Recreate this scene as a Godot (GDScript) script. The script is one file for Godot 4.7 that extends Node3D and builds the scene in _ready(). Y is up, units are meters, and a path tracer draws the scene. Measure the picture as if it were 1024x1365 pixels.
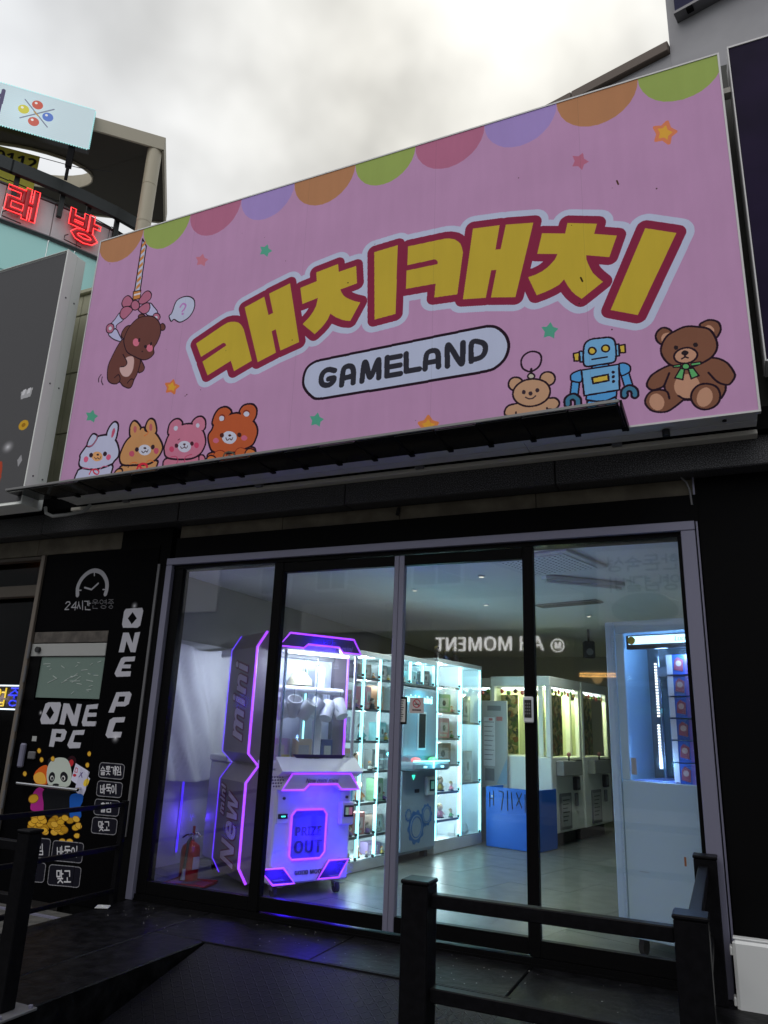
extends Node3D

# ---------------------------------------------------------------- mesh builder
class MB:
	var v := PackedVector3Array()
	var n := PackedVector3Array()
	var u := PackedVector2Array()

	func tri(a, b, c, ua := Vector2.ZERO, ub := Vector2.ZERO, uc := Vector2.ZERO):
		var m: Vector3 = (b - a).cross(c - a).normalized()
		v.append_array([a, c, b])
		n.append_array([m, m, m])
		u.append_array([ua, uc, ub])

	func smooth(a, b, c, na, nb, nc):
		v.append_array([a, c, b])
		n.append_array([na, nc, nb])
		u.append_array([Vector2.ZERO, Vector2.ZERO, Vector2.ZERO])

	func quad(a, b, c, d, r := Rect2(0, 0, 1, 1)):
		var p := r.position
		var q := r.end
		tri(a, b, c, Vector2(p.x, q.y), Vector2(q.x, q.y), Vector2(q.x, p.y))
		tri(a, c, d, Vector2(p.x, q.y), Vector2(q.x, p.y), Vector2(p.x, p.y))

	func face(pts: Array, away: Vector3):
		var mid := Vector3.ZERO
		for p in pts:
			mid += p
		mid /= pts.size()
		var m: Vector3 = (pts[1] - pts[0]).cross(pts[2] - pts[0])
		if m.dot(mid - away) < 0:
			pts.reverse()
		for k in range(1, pts.size() - 1):
			tri(pts[0], pts[k], pts[k + 1])

	func box(c: Vector3, s: Vector3, bev := 0.0, xf := Transform3D()):
		var h := s * 0.5
		var b := minf(bev, minf(h.x, minf(h.y, h.z)) * 0.6)
		var ctr: Vector3 = xf * c
		var pt := func(axis: int, sg: Vector3) -> Vector3:
			var i := Vector3(h.x - b, h.y - b, h.z - b)
			i[axis] = h[axis]
			return xf * (c + i * sg)
		for ax in 3:
			var o1 := (ax + 1) % 3
			var o2 := (ax + 2) % 3
			for s0 in [-1.0, 1.0]:
				var q := []
				for w in [[-1.0, -1.0], [1.0, -1.0], [1.0, 1.0], [-1.0, 1.0]]:
					var sg := Vector3.ONE
					sg[ax] = s0
					sg[o1] = w[0]
					sg[o2] = w[1]
					q.append(pt.call(ax, sg))
				face(q, ctr)
				if b > 0.0:
					for s1 in [-1.0, 1.0]:
						var e := []
						for w in [[ax, -1.0], [ax, 1.0], [o1, 1.0], [o1, -1.0]]:
							var sg := Vector3.ONE
							sg[ax] = s0
							sg[o1] = s1
							sg[o2] = w[1]
							e.append(pt.call(w[0], sg))
						face(e, ctr)
		if b > 0.0:
			for sx in [-1.0, 1.0]:
				for sy in [-1.0, 1.0]:
					for sz in [-1.0, 1.0]:
						var sg := Vector3(sx, sy, sz)
						face([pt.call(0, sg), pt.call(1, sg), pt.call(2, sg)], ctr)
		return self

	func cyl(a: Vector3, b: Vector3, ra: float, rb := -1.0, sides := 12, caps := true):
		if rb < 0.0:
			rb = ra
		var d := (b - a).normalized()
		var e1 := d.cross(Vector3.UP if absf(d.y) < 0.9 else Vector3.RIGHT).normalized()
		var e2 := d.cross(e1)
		for k in sides:
			var t0 := TAU * k / sides
			var t1 := TAU * (k + 1) / sides
			var n0 := e1 * cos(t0) + e2 * sin(t0)
			var n1 := e1 * cos(t1) + e2 * sin(t1)
			smooth(a + n0 * ra, a + n1 * ra, b + n1 * rb, n0, n1, n1)
			smooth(a + n0 * ra, b + n1 * rb, b + n0 * rb, n0, n1, n0)
			if caps:
				tri(a, a + n1 * ra, a + n0 * ra)
				tri(b, b + n0 * rb, b + n1 * rb)
		return self

	func tube(p: Array, r: float, sides := 6, closed := false):
		var cnt := p.size()
		var rings := []
		var e1 := Vector3.ZERO
		for k in cnt:
			var a: Vector3 = p[(k - 1 + cnt) % cnt] if (closed or k > 0) else p[0]
			var b: Vector3 = p[(k + 1) % cnt] if (closed or k < cnt - 1) else p[cnt - 1]
			var d := (b - a).normalized()
			if e1 == Vector3.ZERO:
				e1 = d.cross(Vector3.UP if absf(d.y) < 0.9 else Vector3.RIGHT).normalized()
			else:
				e1 = (e1 - d * e1.dot(d)).normalized()
			var e2 := d.cross(e1)
			var ring := []
			for j in sides:
				ring.append(e1 * cos(TAU * j / sides) + e2 * sin(TAU * j / sides))
			rings.append(ring)
		for k in (cnt if closed else cnt - 1):
			var m := (k + 1) % cnt
			for j in sides:
				var i := (j + 1) % sides
				var n00: Vector3 = rings[k][j]
				var n01: Vector3 = rings[k][i]
				var n10: Vector3 = rings[m][j]
				var n11: Vector3 = rings[m][i]
				smooth(p[k] + n00 * r, p[k] + n01 * r, p[m] + n11 * r, n00, n01, n11)
				smooth(p[k] + n00 * r, p[m] + n11 * r, p[m] + n10 * r, n00, n11, n10)
		if not closed:
			for j in sides:
				var i := (j + 1) % sides
				tri(p[0], p[0] + rings[0][i] * r, p[0] + rings[0][j] * r)
				tri(p[cnt - 1], p[cnt - 1] + rings[cnt - 1][j] * r, p[cnt - 1] + rings[cnt - 1][i] * r)
		return self

	# polygon in the xy plane, from depth z0 up to z1
	func prism(poly: PackedVector2Array, z0: float, z1: float, xf := Transform3D()):
		if Geometry2D.is_polygon_clockwise(poly):
			poly = poly.duplicate()
			poly.reverse()
		var idx := Geometry2D.triangulate_polygon(poly)
		for k in range(0, idx.size(), 3):
			var a := poly[idx[k]]
			var b := poly[idx[k + 1]]
			var c := poly[idx[k + 2]]
			if (b - a).cross(c - a) < 0:
				var t := b
				b = c
				c = t
			tri(xf * Vector3(a.x, a.y, z1), xf * Vector3(b.x, b.y, z1), xf * Vector3(c.x, c.y, z1))
			tri(xf * Vector3(a.x, a.y, z0), xf * Vector3(c.x, c.y, z0), xf * Vector3(b.x, b.y, z0))
		for k in poly.size():
			var a := poly[k]
			var b := poly[(k + 1) % poly.size()]
			quad(xf * Vector3(a.x, a.y, z0), xf * Vector3(b.x, b.y, z0), xf * Vector3(b.x, b.y, z1), xf * Vector3(a.x, a.y, z1))
		return self

	func lathe(prof: Array, sides := 16, at := Vector3.ZERO):
		for k in prof.size() - 1:
			var p: Vector2 = prof[k]
			var q: Vector2 = prof[k + 1]
			var sl := Vector2(q.y - p.y, p.x - q.x).normalized()
			for j in sides:
				var t0 := TAU * j / sides
				var t1 := TAU * (j + 1) / sides
				var d0 := Vector3(cos(t0), 0, -sin(t0))
				var d1 := Vector3(cos(t1), 0, -sin(t1))
				var n0 := (d0 * sl.x + Vector3.UP * sl.y).normalized()
				var n1 := (d1 * sl.x + Vector3.UP * sl.y).normalized()
				var a := at + d0 * p.x + Vector3.UP * p.y
				var b := at + d1 * p.x + Vector3.UP * p.y
				var c := at + d1 * q.x + Vector3.UP * q.y
				var d := at + d0 * q.x + Vector3.UP * q.y
				if p.x > 0.0001:
					smooth(a, b, c, n0, n1, n1)
				if q.x > 0.0001:
					smooth(a, c, d, n0, n1, n0)
		return self

	func ball(c: Vector3, r: Vector3, sides := 12):
		var rows := int(sides / 2.0)
		for k in rows:
			var p0 := PI * k / rows
			var p1 := PI * (k + 1) / rows
			for j in sides:
				var t0 := TAU * j / sides
				var t1 := TAU * (j + 1) / sides
				var q := []
				for w in [[p0, t0], [p1, t0], [p1, t1], [p0, t1]]:
					q.append(Vector3(sin(w[0]) * cos(w[1]), cos(w[0]), -sin(w[0]) * sin(w[1])))
				smooth(c + q[0] * r, c + q[1] * r, c + q[2] * r, (q[0] / r).normalized(), (q[1] / r).normalized(), (q[2] / r).normalized())
				smooth(c + q[0] * r, c + q[2] * r, c + q[3] * r, (q[0] / r).normalized(), (q[2] / r).normalized(), (q[3] / r).normalized())
		return self

	func mesh() -> ArrayMesh:
		var arr := []
		arr.resize(Mesh.ARRAY_MAX)
		arr[Mesh.ARRAY_VERTEX] = v
		arr[Mesh.ARRAY_NORMAL] = n
		arr[Mesh.ARRAY_TEX_UV] = u
		var m := ArrayMesh.new()
		m.add_surface_from_arrays(Mesh.PRIMITIVE_TRIANGLES, arr)
		return m


# ---------------------------------------------------------------- flat print: shapes filled into an image
class Canvas:
	var img: Image
	var w: int
	var h: int
	var k := Color(1, 1, 1)     # what a hex colour is divided by to reach the colour of the ink

	func _init(ww: int, hh: int, base: Color):
		w = ww
		h = hh
		img = Image.create(w, h, false, Image.FORMAT_RGB8)
		img.fill(base)

	func col(hex: String) -> Color:
		var l := Color(hex).srgb_to_linear()
		l = Color(l.r / k.r, l.g / k.g, l.b / k.b)
		var most := maxf(0.9, maxf(l.r, maxf(l.g, l.b)))
		return Color(l.r * 0.9 / most, l.g * 0.9 / most, l.b * 0.9 / most).linear_to_srgb()

	func poly(p: PackedVector2Array, c: Color):
		var lo := 1e9
		var hi := -1e9
		for q in p:
			lo = minf(lo, q.y)
			hi = maxf(hi, q.y)
		var cnt := p.size()
		for y in range(maxi(0, int(floor(lo))), mini(h - 1, int(ceil(hi))) + 1):
			var yc := y + 0.5
			var xs := []
			for i in cnt:
				var a := p[i]
				var b := p[(i + 1) % cnt]
				if (a.y <= yc) != (b.y <= yc):
					xs.append(a.x + (yc - a.y) / (b.y - a.y) * (b.x - a.x))
			xs.sort()
			for i in range(0, xs.size() - 1, 2):
				var x0 := clampi(int(round(xs[i])), 0, w)
				var x1 := clampi(int(round(xs[i + 1])), 0, w)
				if x1 > x0:
					img.fill_rect(Rect2i(x0, y, x1 - x0, 1), c)

	func dot(p: Vector2, r: float, c: Color):
		for y in range(maxi(0, int(p.y - r)), mini(h - 1, int(p.y + r) + 1) + 1):
			var d := r * r - (y + 0.5 - p.y) * (y + 0.5 - p.y)
			if d > 0:
				var x0 := clampi(int(round(p.x - sqrt(d))), 0, w)
				var x1 := clampi(int(round(p.x + sqrt(d))), 0, w)
				if x1 > x0:
					img.fill_rect(Rect2i(x0, y, x1 - x0, 1), c)

	func line(p: PackedVector2Array, wd: float, c: Color, closed := false):
		var cnt := p.size()
		for i in cnt:
			dot(p[i], wd * 0.5, c)
			if i < cnt - 1 or closed:
				var a := p[i]
				var b := p[(i + 1) % cnt]
				var s := (b - a).orthogonal().normalized() * wd * 0.5
				poly(PackedVector2Array([a + s, b + s, b - s, a - s]), c)

	func curve(p: PackedVector2Array, closed: bool, steps := 5) -> PackedVector2Array:
		var out := PackedVector2Array()
		var cnt := p.size()
		for i in (cnt if closed else cnt - 1):
			var a := p[(i - 1 + cnt) % cnt] if closed or i > 0 else p[0]
			var d := p[(i + 2) % cnt] if closed or i < cnt - 2 else p[cnt - 1]
			for s in steps:
				out.append(p[i].cubic_interpolate(p[(i + 1) % cnt], a, d, float(s) / steps))
		if not closed:
			out.append(p[cnt - 1])
		return out

	func tex() -> ImageTexture:
		return ImageTexture.create_from_image(img)


func _d(c: Canvas, op: String, hex: String, wd: float, ohex: String, s: String) -> void:
	var p := PackedVector2Array()
	for w in s.split(" "):
		var q := w.split(",")
		p.append(Vector2(float(q[0]), float(q[1])))
	match op:
		"F", "S":
			if op == "S":
				p = c.curve(p, true)
			c.poly(p, c.col(hex))
			if wd > 0:
				c.line(p, wd, c.col(ohex), true)
		"O":
			c.poly(p, c.col(hex))
			c.line(p, wd, c.col(hex), true)
		"L":
			c.line(p, wd, c.col(hex))
		"C":
			c.line(c.curve(p, false), wd, c.col(hex))


func _glint(c: Canvas, x: int, y: int, r: float) -> void:
	for j in range(int(-r), int(r) + 1):
		for i in range(int(-r), int(r) + 1):
			var d := sqrt(i * i + j * j) / r
			if d < 1.0 and x + i >= 0 and y + j >= 0 and x + i < c.w and y + j < c.h:
				var o := c.img.get_pixel(x + i, y + j)
				c.img.set_pixel(x + i, y + j, o.lerp(Color(0.9, 0.9, 0.92), pow(1.0 - d, 1.6)))


# ---------------------------------------------------------------- Korean letters out of strokes
const JAMO := {
	"ㄱ": "0,0 1,0 1,1", "ㄴ": "0,0 0,1 1,1", "ㄷ": "1,0 0,0 0,1 1,1", "ㄹ": "0,0 1,0 1,.5 0,.5 0,1 1,1", "ㅁ": "0,0 1,0 1,1 0,1 0,0",
	"ㅂ": "0,0 0,1 1,1 1,0|0,.5 1,.5", "ㅅ": ".5,0 .5,.3 0,1|.5,.3 1,1", "ㅇ": ".5,0 .85,.15 1,.5 .85,.85 .5,1 .15,.85 0,.5 .15,.15 .5,0",
	"ㅈ": "0,0 1,0|.5,0 .5,.35 0,1|.5,.35 1,1", "ㅎ": ".3,0 .7,0|0,.25 1,.25|.5,.42 .8,.55 .85,.75 .5,1 .15,.75 .2,.55 .5,.42", "ㅊ": ".35,0 .65,0|0,.22 1,.22|.5,.22 .5,.45 0,1|.5,.45 1,1",
	"ㅏ": ".2,0 .2,1|.2,.5 1,.5", "ㅐ": "0,0 0,1|0,.5 .9,.5|.9,0 .9,1", "ㅓ": ".9,0 .9,1|0,.45 .9,.45", "ㅔ": ".5,0 .5,1|0,.45 .5,.45|1,0 1,1", "ㅣ": ".6,0 .6,1",
	"ㅕ": ".9,0 .9,1|0,.3 .9,.3|0,.65 .9,.65", "ㅑ": ".2,0 .2,1|.2,.3 1,.3|.2,.65 1,.65", "ㅗ": "0,1 1,1|.5,0 .5,1", "ㅜ": "0,0 1,0|.5,0 .5,1", "ㅡ": "0,.5 1,.5",
}
const INITIAL := "ㄱㄲㄴㄷㄸㄹㅁㅂㅃㅅㅆㅇㅈㅉㅊㅋㅌㅍㅎ"
const MEDIAL := "ㅏㅐㅑㅒㅓㅔㅕㅖㅗㅘㅙㅚㅛㅜㅝㅞㅟㅠㅡㅢㅣ"
const FINAL := " ㄱㄲㄳㄴㄵㄶㄷㄹㄺㄻㄼㄽㄾㄿㅀㅁㅂㅄㅅㅆㅇㅈㅊㅋㅌㅍㅎ"


func _strokes(ch: String) -> Array:
	var code := ch.unicode_at(0) - 0xAC00
	var ini := INITIAL[int(code / 588.0)]
	var med := MEDIAL[int((code % 588) / 28.0)]
	var fin := FINAL[code % 28]
	var flat: bool = med in "ㅗㅜㅡ"
	var rows := []
	if flat:
		rows = [[ini, Rect2(0.15, 0.02, 0.7, 0.3)], [med, Rect2(0, 0.4, 1, 0.18)], [fin, Rect2(0.15, 0.68, 0.7, 0.3)]] if fin != " " else [[ini, Rect2(0.12, 0.05, 0.76, 0.42)], [med, Rect2(0, 0.6, 1, 0.32)]]
	else:
		rows = [[ini, Rect2(0, 0.04, 0.52, 0.46)], [med, Rect2(0.66, 0, 0.32, 0.56)], [fin, Rect2(0.16, 0.66, 0.76, 0.33)]] if fin != " " else [[ini, Rect2(0, 0.12, 0.5, 0.76)], [med, Rect2(0.66, 0, 0.34, 1)]]
	var out := []
	for r in rows:
		for s in String(JAMO.get(r[0], "0,0 1,1")).split("|"):
			var p := PackedVector2Array()
			for w in s.split(" "):
				var q := w.split(",")
				p.append(r[1].position + Vector2(float(q[0]), float(q[1])) * r[1].size)
			out.append(p)
	return out


func _hangul(c: Canvas, txt: String, at: Vector2, ex: Vector2, ey: Vector2, wd: float, hex: String) -> void:
	for i in txt.length():
		for s in _strokes(txt[i]):
			var p := PackedVector2Array()
			for q in s:
				p.append(at + ex * (i + q.x * 0.86) + ey * q.y)
			c.line(p, ey.length() * wd, c.col(hex))


# ---------------------------------------------------------------- scene helpers
var mats := {}
var used := {}
var rng := RandomNumberGenerator.new()


func numbered(called: String, parent: Node) -> String:
	var key := str(parent.get_instance_id()) + called
	used[key] = used.get(key, -1) + 1
	return called if used[key] == 0 else "%s_%03d" % [called, used[key]]


func lin(r: float, g: float, b: float) -> Color:
	return Color(r, g, b).linear_to_srgb()


func mat(key: String, c: Color, rough := 0.6, metal := 0.0) -> StandardMaterial3D:
	if not mats.has(key):
		var m := StandardMaterial3D.new()
		m.resource_name = key
		m.albedo_color = c
		m.roughness = rough
		m.metallic = metal
		mats[key] = m
	return mats[key]


func glow(key: String, c: Color, e: float) -> StandardMaterial3D:
	var m := mat(key, lin(0.4, 0.4, 0.4), 0.4)
	m.emission_enabled = true
	m.emission = c
	m.emission_energy_multiplier = e
	return m


func noise_tex(freq: float, lo: Color, hi: Color, sd: int, size := 512, oct := 4, mid := 0.5) -> NoiseTexture2D:
	var f := FastNoiseLite.new()
	f.noise_type = FastNoiseLite.TYPE_SIMPLEX_SMOOTH
	f.frequency = freq
	f.seed = sd
	f.fractal_octaves = oct
	var g := Gradient.new()
	g.offsets = PackedFloat32Array([clampf(mid - 0.3, 0, 1), clampf(mid + 0.3, 0, 1)])
	g.colors = PackedColorArray([lo, hi])
	var t := NoiseTexture2D.new()
	t.width = size
	t.height = size
	t.seamless = true
	t.noise = f
	t.color_ramp = g
	return t


func grained(key: String, lo: Color, hi: Color, freq: float, per_m: float, rough := 0.7, sd := 1, bump := 0.0) -> StandardMaterial3D:
	if not mats.has(key):
		var m := mat(key, Color.WHITE, rough)
		m.albedo_texture = noise_tex(freq, lo, hi, sd)
		m.uv1_triplanar = true
		m.uv1_world_triplanar = true
		m.uv1_scale = Vector3.ONE * per_m
		if bump > 0.0:
			m.heightmap_enabled = true
			m.heightmap_scale = bump
			m.heightmap_texture = noise_tex(freq * 1.7, Color.BLACK, Color.WHITE, sd + 7)
	return mats[key]


func printed(key: String, t: Texture2D, rough := 0.5) -> StandardMaterial3D:
	var m := mat(key, Color.WHITE, rough)
	m.albedo_texture = t
	m.texture_repeat = false
	m.metallic_specular = 0.1
	return m


func part(called: String, b, m: Material, parent: Node3D, at := Vector3.ZERO, turn := Vector3.ZERO) -> MeshInstance3D:
	var o := MeshInstance3D.new()
	o.name = numbered(called, parent)
	o.mesh = b.mesh() if b is MB else b
	o.material_override = m
	o.position = at
	o.rotation = turn
	parent.add_child(o, true)
	return o


func tag(o: Node, label: String, category := "", group := "", kind := "") -> void:
	if label:
		o.set_meta("label", label)
	if category:
		o.set_meta("category", category)
	if group:
		o.set_meta("group", group)
	if kind:
		o.set_meta("kind", kind)


func thing(called: String, label: String, category: String, at := Vector3.ZERO, deg := 0.0, group := "", kind := "") -> Node3D:
	var o := Node3D.new()
	o.name = numbered(called, self)
	add_child(o, true)
	o.position = at
	o.rotation_degrees.y = deg
	tag(o, label, category, group, kind)
	return o


func bx(c: Vector3, s: Vector3, bev := 0.0) -> MB:
	return MB.new().box(c, s, bev)


# box from its low and high corner
func lh(a: Vector3, b: Vector3, bev := 0.0) -> MB:
	return MB.new().box((a + b) * 0.5, (b - a).abs(), bev)


func panel(x0: float, x1: float, y0: float, y1: float, z: float, r := Rect2(0, 0, 1, 1)) -> MB:
	var b := MB.new()
	b.quad(Vector3(x0, y0, z), Vector3(x1, y0, z), Vector3(x1, y1, z), Vector3(x0, y1, z), r)
	return b


func lamp(parent: Node3D, at: Vector3, c: Color, e: float, size := 0.05, reach := 6.0) -> OmniLight3D:
	var l := OmniLight3D.new()
	l.name = numbered("led_light", parent)
	l.light_color = c
	l.light_energy = e
	l.light_size = size
	l.omni_range = reach
	l.omni_attenuation = 2.0
	l.shadow_enabled = true
	l.position = at
	parent.add_child(l, true)
	return l


func words(txt: String, height: float, depth: float, bold := true, slant := 0.0, halo := 0.0) -> ArrayMesh:
	var f := SystemFont.new()
	f.font_names = PackedStringArray(["Droid Sans"])
	f.font_weight = 700 if bold else 400
	var t := TextMesh.new()
	t.font = f
	t.text = txt
	t.font_size = 48
	t.pixel_size = height / (48 * 0.72)
	t.depth = depth
	t.curve_step = 1.0
	var st := SurfaceTool.new()
	st.begin(Mesh.PRIMITIVE_TRIANGLES)
	var bs := Basis(Vector3(1, 0, 0), Vector3(slant, 1, 0), Vector3(0, 0, 1))
	for k in t.get_surface_count():
		if halo == 0.0:
			st.append_from(t, k, Transform3D(bs, Vector3.ZERO))
		else:
			for j in 8:
				st.append_from(t, k, Transform3D(bs, Vector3(cos(TAU * j / 8.0), sin(TAU * j / 8.0), 0.02 * j / halo * 0.01) * halo))
	return st.commit()


func outline(txt_strokes: Array, size: Vector2, half: float) -> Array:
	var shapes := []
	for s in txt_strokes:
		var p := PackedVector2Array()
		for q in s:
			p.append(Vector2(q.x * size.x, (1.0 - q.y) * size.y))
		for o in Geometry2D.offset_polyline(p, half, Geometry2D.JOIN_MITER, Geometry2D.END_SQUARE if p[0].distance_to(p[p.size() - 1]) > 0.001 else Geometry2D.END_JOINED):
			shapes.append(o)
	var merged := true
	while merged:
		merged = false
		for i in shapes.size():
			for j in range(i + 1, shapes.size()):
				if Geometry2D.is_polygon_clockwise(shapes[i]) or Geometry2D.is_polygon_clockwise(shapes[j]):
					continue
				var m := Geometry2D.merge_polygons(shapes[i], shapes[j])
				var solid := 0
				for q in m:
					solid += 0 if Geometry2D.is_polygon_clockwise(q) else 1
				if solid == 1:
					shapes.remove_at(j)
					shapes.remove_at(i)
					shapes.append_array(m)
					merged = true
					break
			if merged:
				break
	return shapes


# ---------------------------------------------------------------- the scene
const ORDINAL := ["top", "second", "third", "fourth", "fifth", "sixth", "seventh"]
var glass: StandardMaterial3D


func _ready() -> void:
	rng.seed = 11
	_camera_and_sky()
	_materials()
	_ground()
	_shop_shell()
	_upper_walls()
	_main_sign()
	_left_shop()
	_far_left_building()
	_right_side()
	_across_the_street()
	_entrance()
	_interior_shell()
	_claw_machine()
	_lockers()
	_back_of_shop()
	_right_machine()
	_left_corner()
	_railings()
	_small_things()


func _camera_and_sky() -> void:
	var cam := Camera3D.new()
	cam.name = "camera"
	cam.position = Vector3(0, 1.24, 4.6)
	cam.basis = Basis.from_euler(Vector3(deg_to_rad(16.45), deg_to_rad(24.69), deg_to_rad(2.24)))
	cam.fov = 69.95
	cam.near = 0.05
	cam.far = 400.0
	cam.current = true
	add_child(cam)
	var env := Environment.new()
	env.background_mode = Environment.BG_SKY
	env.tonemap_mode = Environment.TONE_MAPPER_LINEAR
	env.tonemap_exposure = 1.0
	env.sdfgi_enabled = true
	env.ssao_enabled = true
	env.ssil_enabled = true
	var sky := Sky.new()
	var pan := PanoramaSkyMaterial.new()
	pan.panorama = ImageTexture.create_from_image(_cloudy_sky(1024, 512))
	sky.sky_material = pan
	env.sky = sky
	var we := WorldEnvironment.new()
	we.name = "world_environment"
	we.environment = env
	add_child(we)
	var sun := DirectionalLight3D.new()
	sun.name = "daylight"
	sun.light_energy = 0.32
	sun.light_color = Color(1.0, 0.97, 0.94)
	sun.light_angular_distance = 60.0
	sun.shadow_enabled = true
	sun.look_at_from_position(Vector3(-3, 14, 9), Vector3.ZERO)
	add_child(sun)


# an overcast sky: three times brighter overhead than at the horizon, and a bright patch where the sun stands behind the cloud
func _cloudy_sky(w: int, h: int) -> Image:
	var img := Image.create(w, h, false, Image.FORMAT_RGBF)
	var f := FastNoiseLite.new()
	f.noise_type = FastNoiseLite.TYPE_SIMPLEX_SMOOTH
	f.seed = 5
	f.frequency = 1.1
	f.fractal_octaves = 5
	f.fractal_gain = 0.5
	var sun := Vector3(-0.2, 0.74, -0.64).normalized()
	for y in h:
		var el := (0.5 - (y + 0.5) / h) * PI
		for x in w:
			var az := (x + 0.5) / w * TAU
			var d := Vector3(sin(az) * cos(el), sin(el), -cos(az) * cos(el))
			if d.y < -0.02:
				img.set_pixel(x, y, Color(0.2, 0.2, 0.2))
				continue
			var p := Vector3(d.x, d.y * 0.6, d.z) / (maxf(d.y, 0.0) + 0.45) * 1.9
			var c := f.get_noise_3dv(p)
			var c2 := f.get_noise_3dv(p * 2.3 + Vector3(9, 3, 1))
			var l := 1.0 * (1.0 + 2.0 * maxf(d.y, 0.0)) / 3.0
			var near := exp(-pow(acos(clampf(d.dot(sun), -1, 1)) / 0.42, 2.0))
			var c3 := f.get_noise_3dv(p * 6.1 + Vector3(2, 7, 4))
			l *= 1.0 + 0.2 * c + 0.15 * c2 + 0.05 * c3
			l += near * (0.14 + 0.34 * c + 0.26 * c2)
			var warm := clampf(near * 1.1, 0, 1)
			img.set_pixel(x, y, Color(l * lerpf(0.965, 1.02, warm), l, l * lerpf(1.06, 0.93, warm)))
	return img


func _materials() -> void:
	glass = mat("window_glass", Color(0.05, 0.06, 0.06, 0.012), 0.02)
	glass.transparency = BaseMaterial3D.TRANSPARENCY_ALPHA
	glass.metallic_specular = 0.5
	mat("clear_pane", Color(0.1, 0.12, 0.12, 0.01), 0.02).transparency = BaseMaterial3D.TRANSPARENCY_ALPHA
	mat("black_frame", lin(0.004, 0.004, 0.0045), 0.4)
	grained("black_steel", lin(0.0045, 0.0045, 0.0055), lin(0.0065, 0.0065, 0.008), 0.03, 1.5, 0.4, 51, 0.02)
	mat("black_cladding", lin(0.003, 0.003, 0.0035), 0.6)
	for key in ["black_frame", "black_cladding", "black_steel"]:
		mats[key].metallic_specular = 0.18
	mat("aluminium", lin(0.23, 0.23, 0.32), 0.4, 0.3)
	mat("dull_aluminium", lin(0.16, 0.16, 0.17), 0.5, 0.4)
	mat("white_paint", lin(0.68, 0.7, 0.72), 0.4)
	mat("grey_plastic", lin(0.2, 0.2, 0.21), 0.5)
	mat("dark_plastic", lin(0.02, 0.02, 0.022), 0.4)
	mat("rubber", lin(0.02, 0.02, 0.02), 0.8)
	mat("chrome", lin(0.6, 0.6, 0.62), 0.2, 1.0)
	mat("off_white", lin(0.42, 0.43, 0.42), 0.55)
	mat("violet_panel", lin(0.045, 0.02, 0.12), 0.35)
	glow("violet_led", Color(0.35, 0.12, 1.0), 1.3)
	glow("pink_led", Color(0.62, 0.17, 1.0), 1.8)
	glow("cyan_led", Color(0.6, 0.95, 1.0), 2.6)
	glow("white_led", Color(0.88, 0.95, 1.0), 4.0)
	grained("granite", lin(0.0, 0.0, 0.0), lin(0.2, 0.2, 0.22), 0.16, 1.4, 0.5, 3)
	grained("asphalt", lin(0.03, 0.03, 0.032), lin(0.075, 0.075, 0.075), 0.2, 1.2, 0.9, 4)
	grained("concrete", lin(0.12, 0.12, 0.115), lin(0.2, 0.195, 0.185), 0.02, 0.6, 0.85, 5)
	grained("deck_paint", lin(0.002, 0.002, 0.0025), lin(0.0085, 0.0085, 0.01), 0.03, 0.5, 0.42, 6, 0.12)
	mats.deck_paint.metallic_specular = 0.2
	grained("beige_board", lin(0.1, 0.085, 0.06), lin(0.16, 0.14, 0.1), 0.01, 0.8, 0.7, 8)
	grained("beige_siding", lin(0.36, 0.36, 0.25), lin(0.46, 0.45, 0.33), 0.006, 0.5, 0.6, 9)


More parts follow.
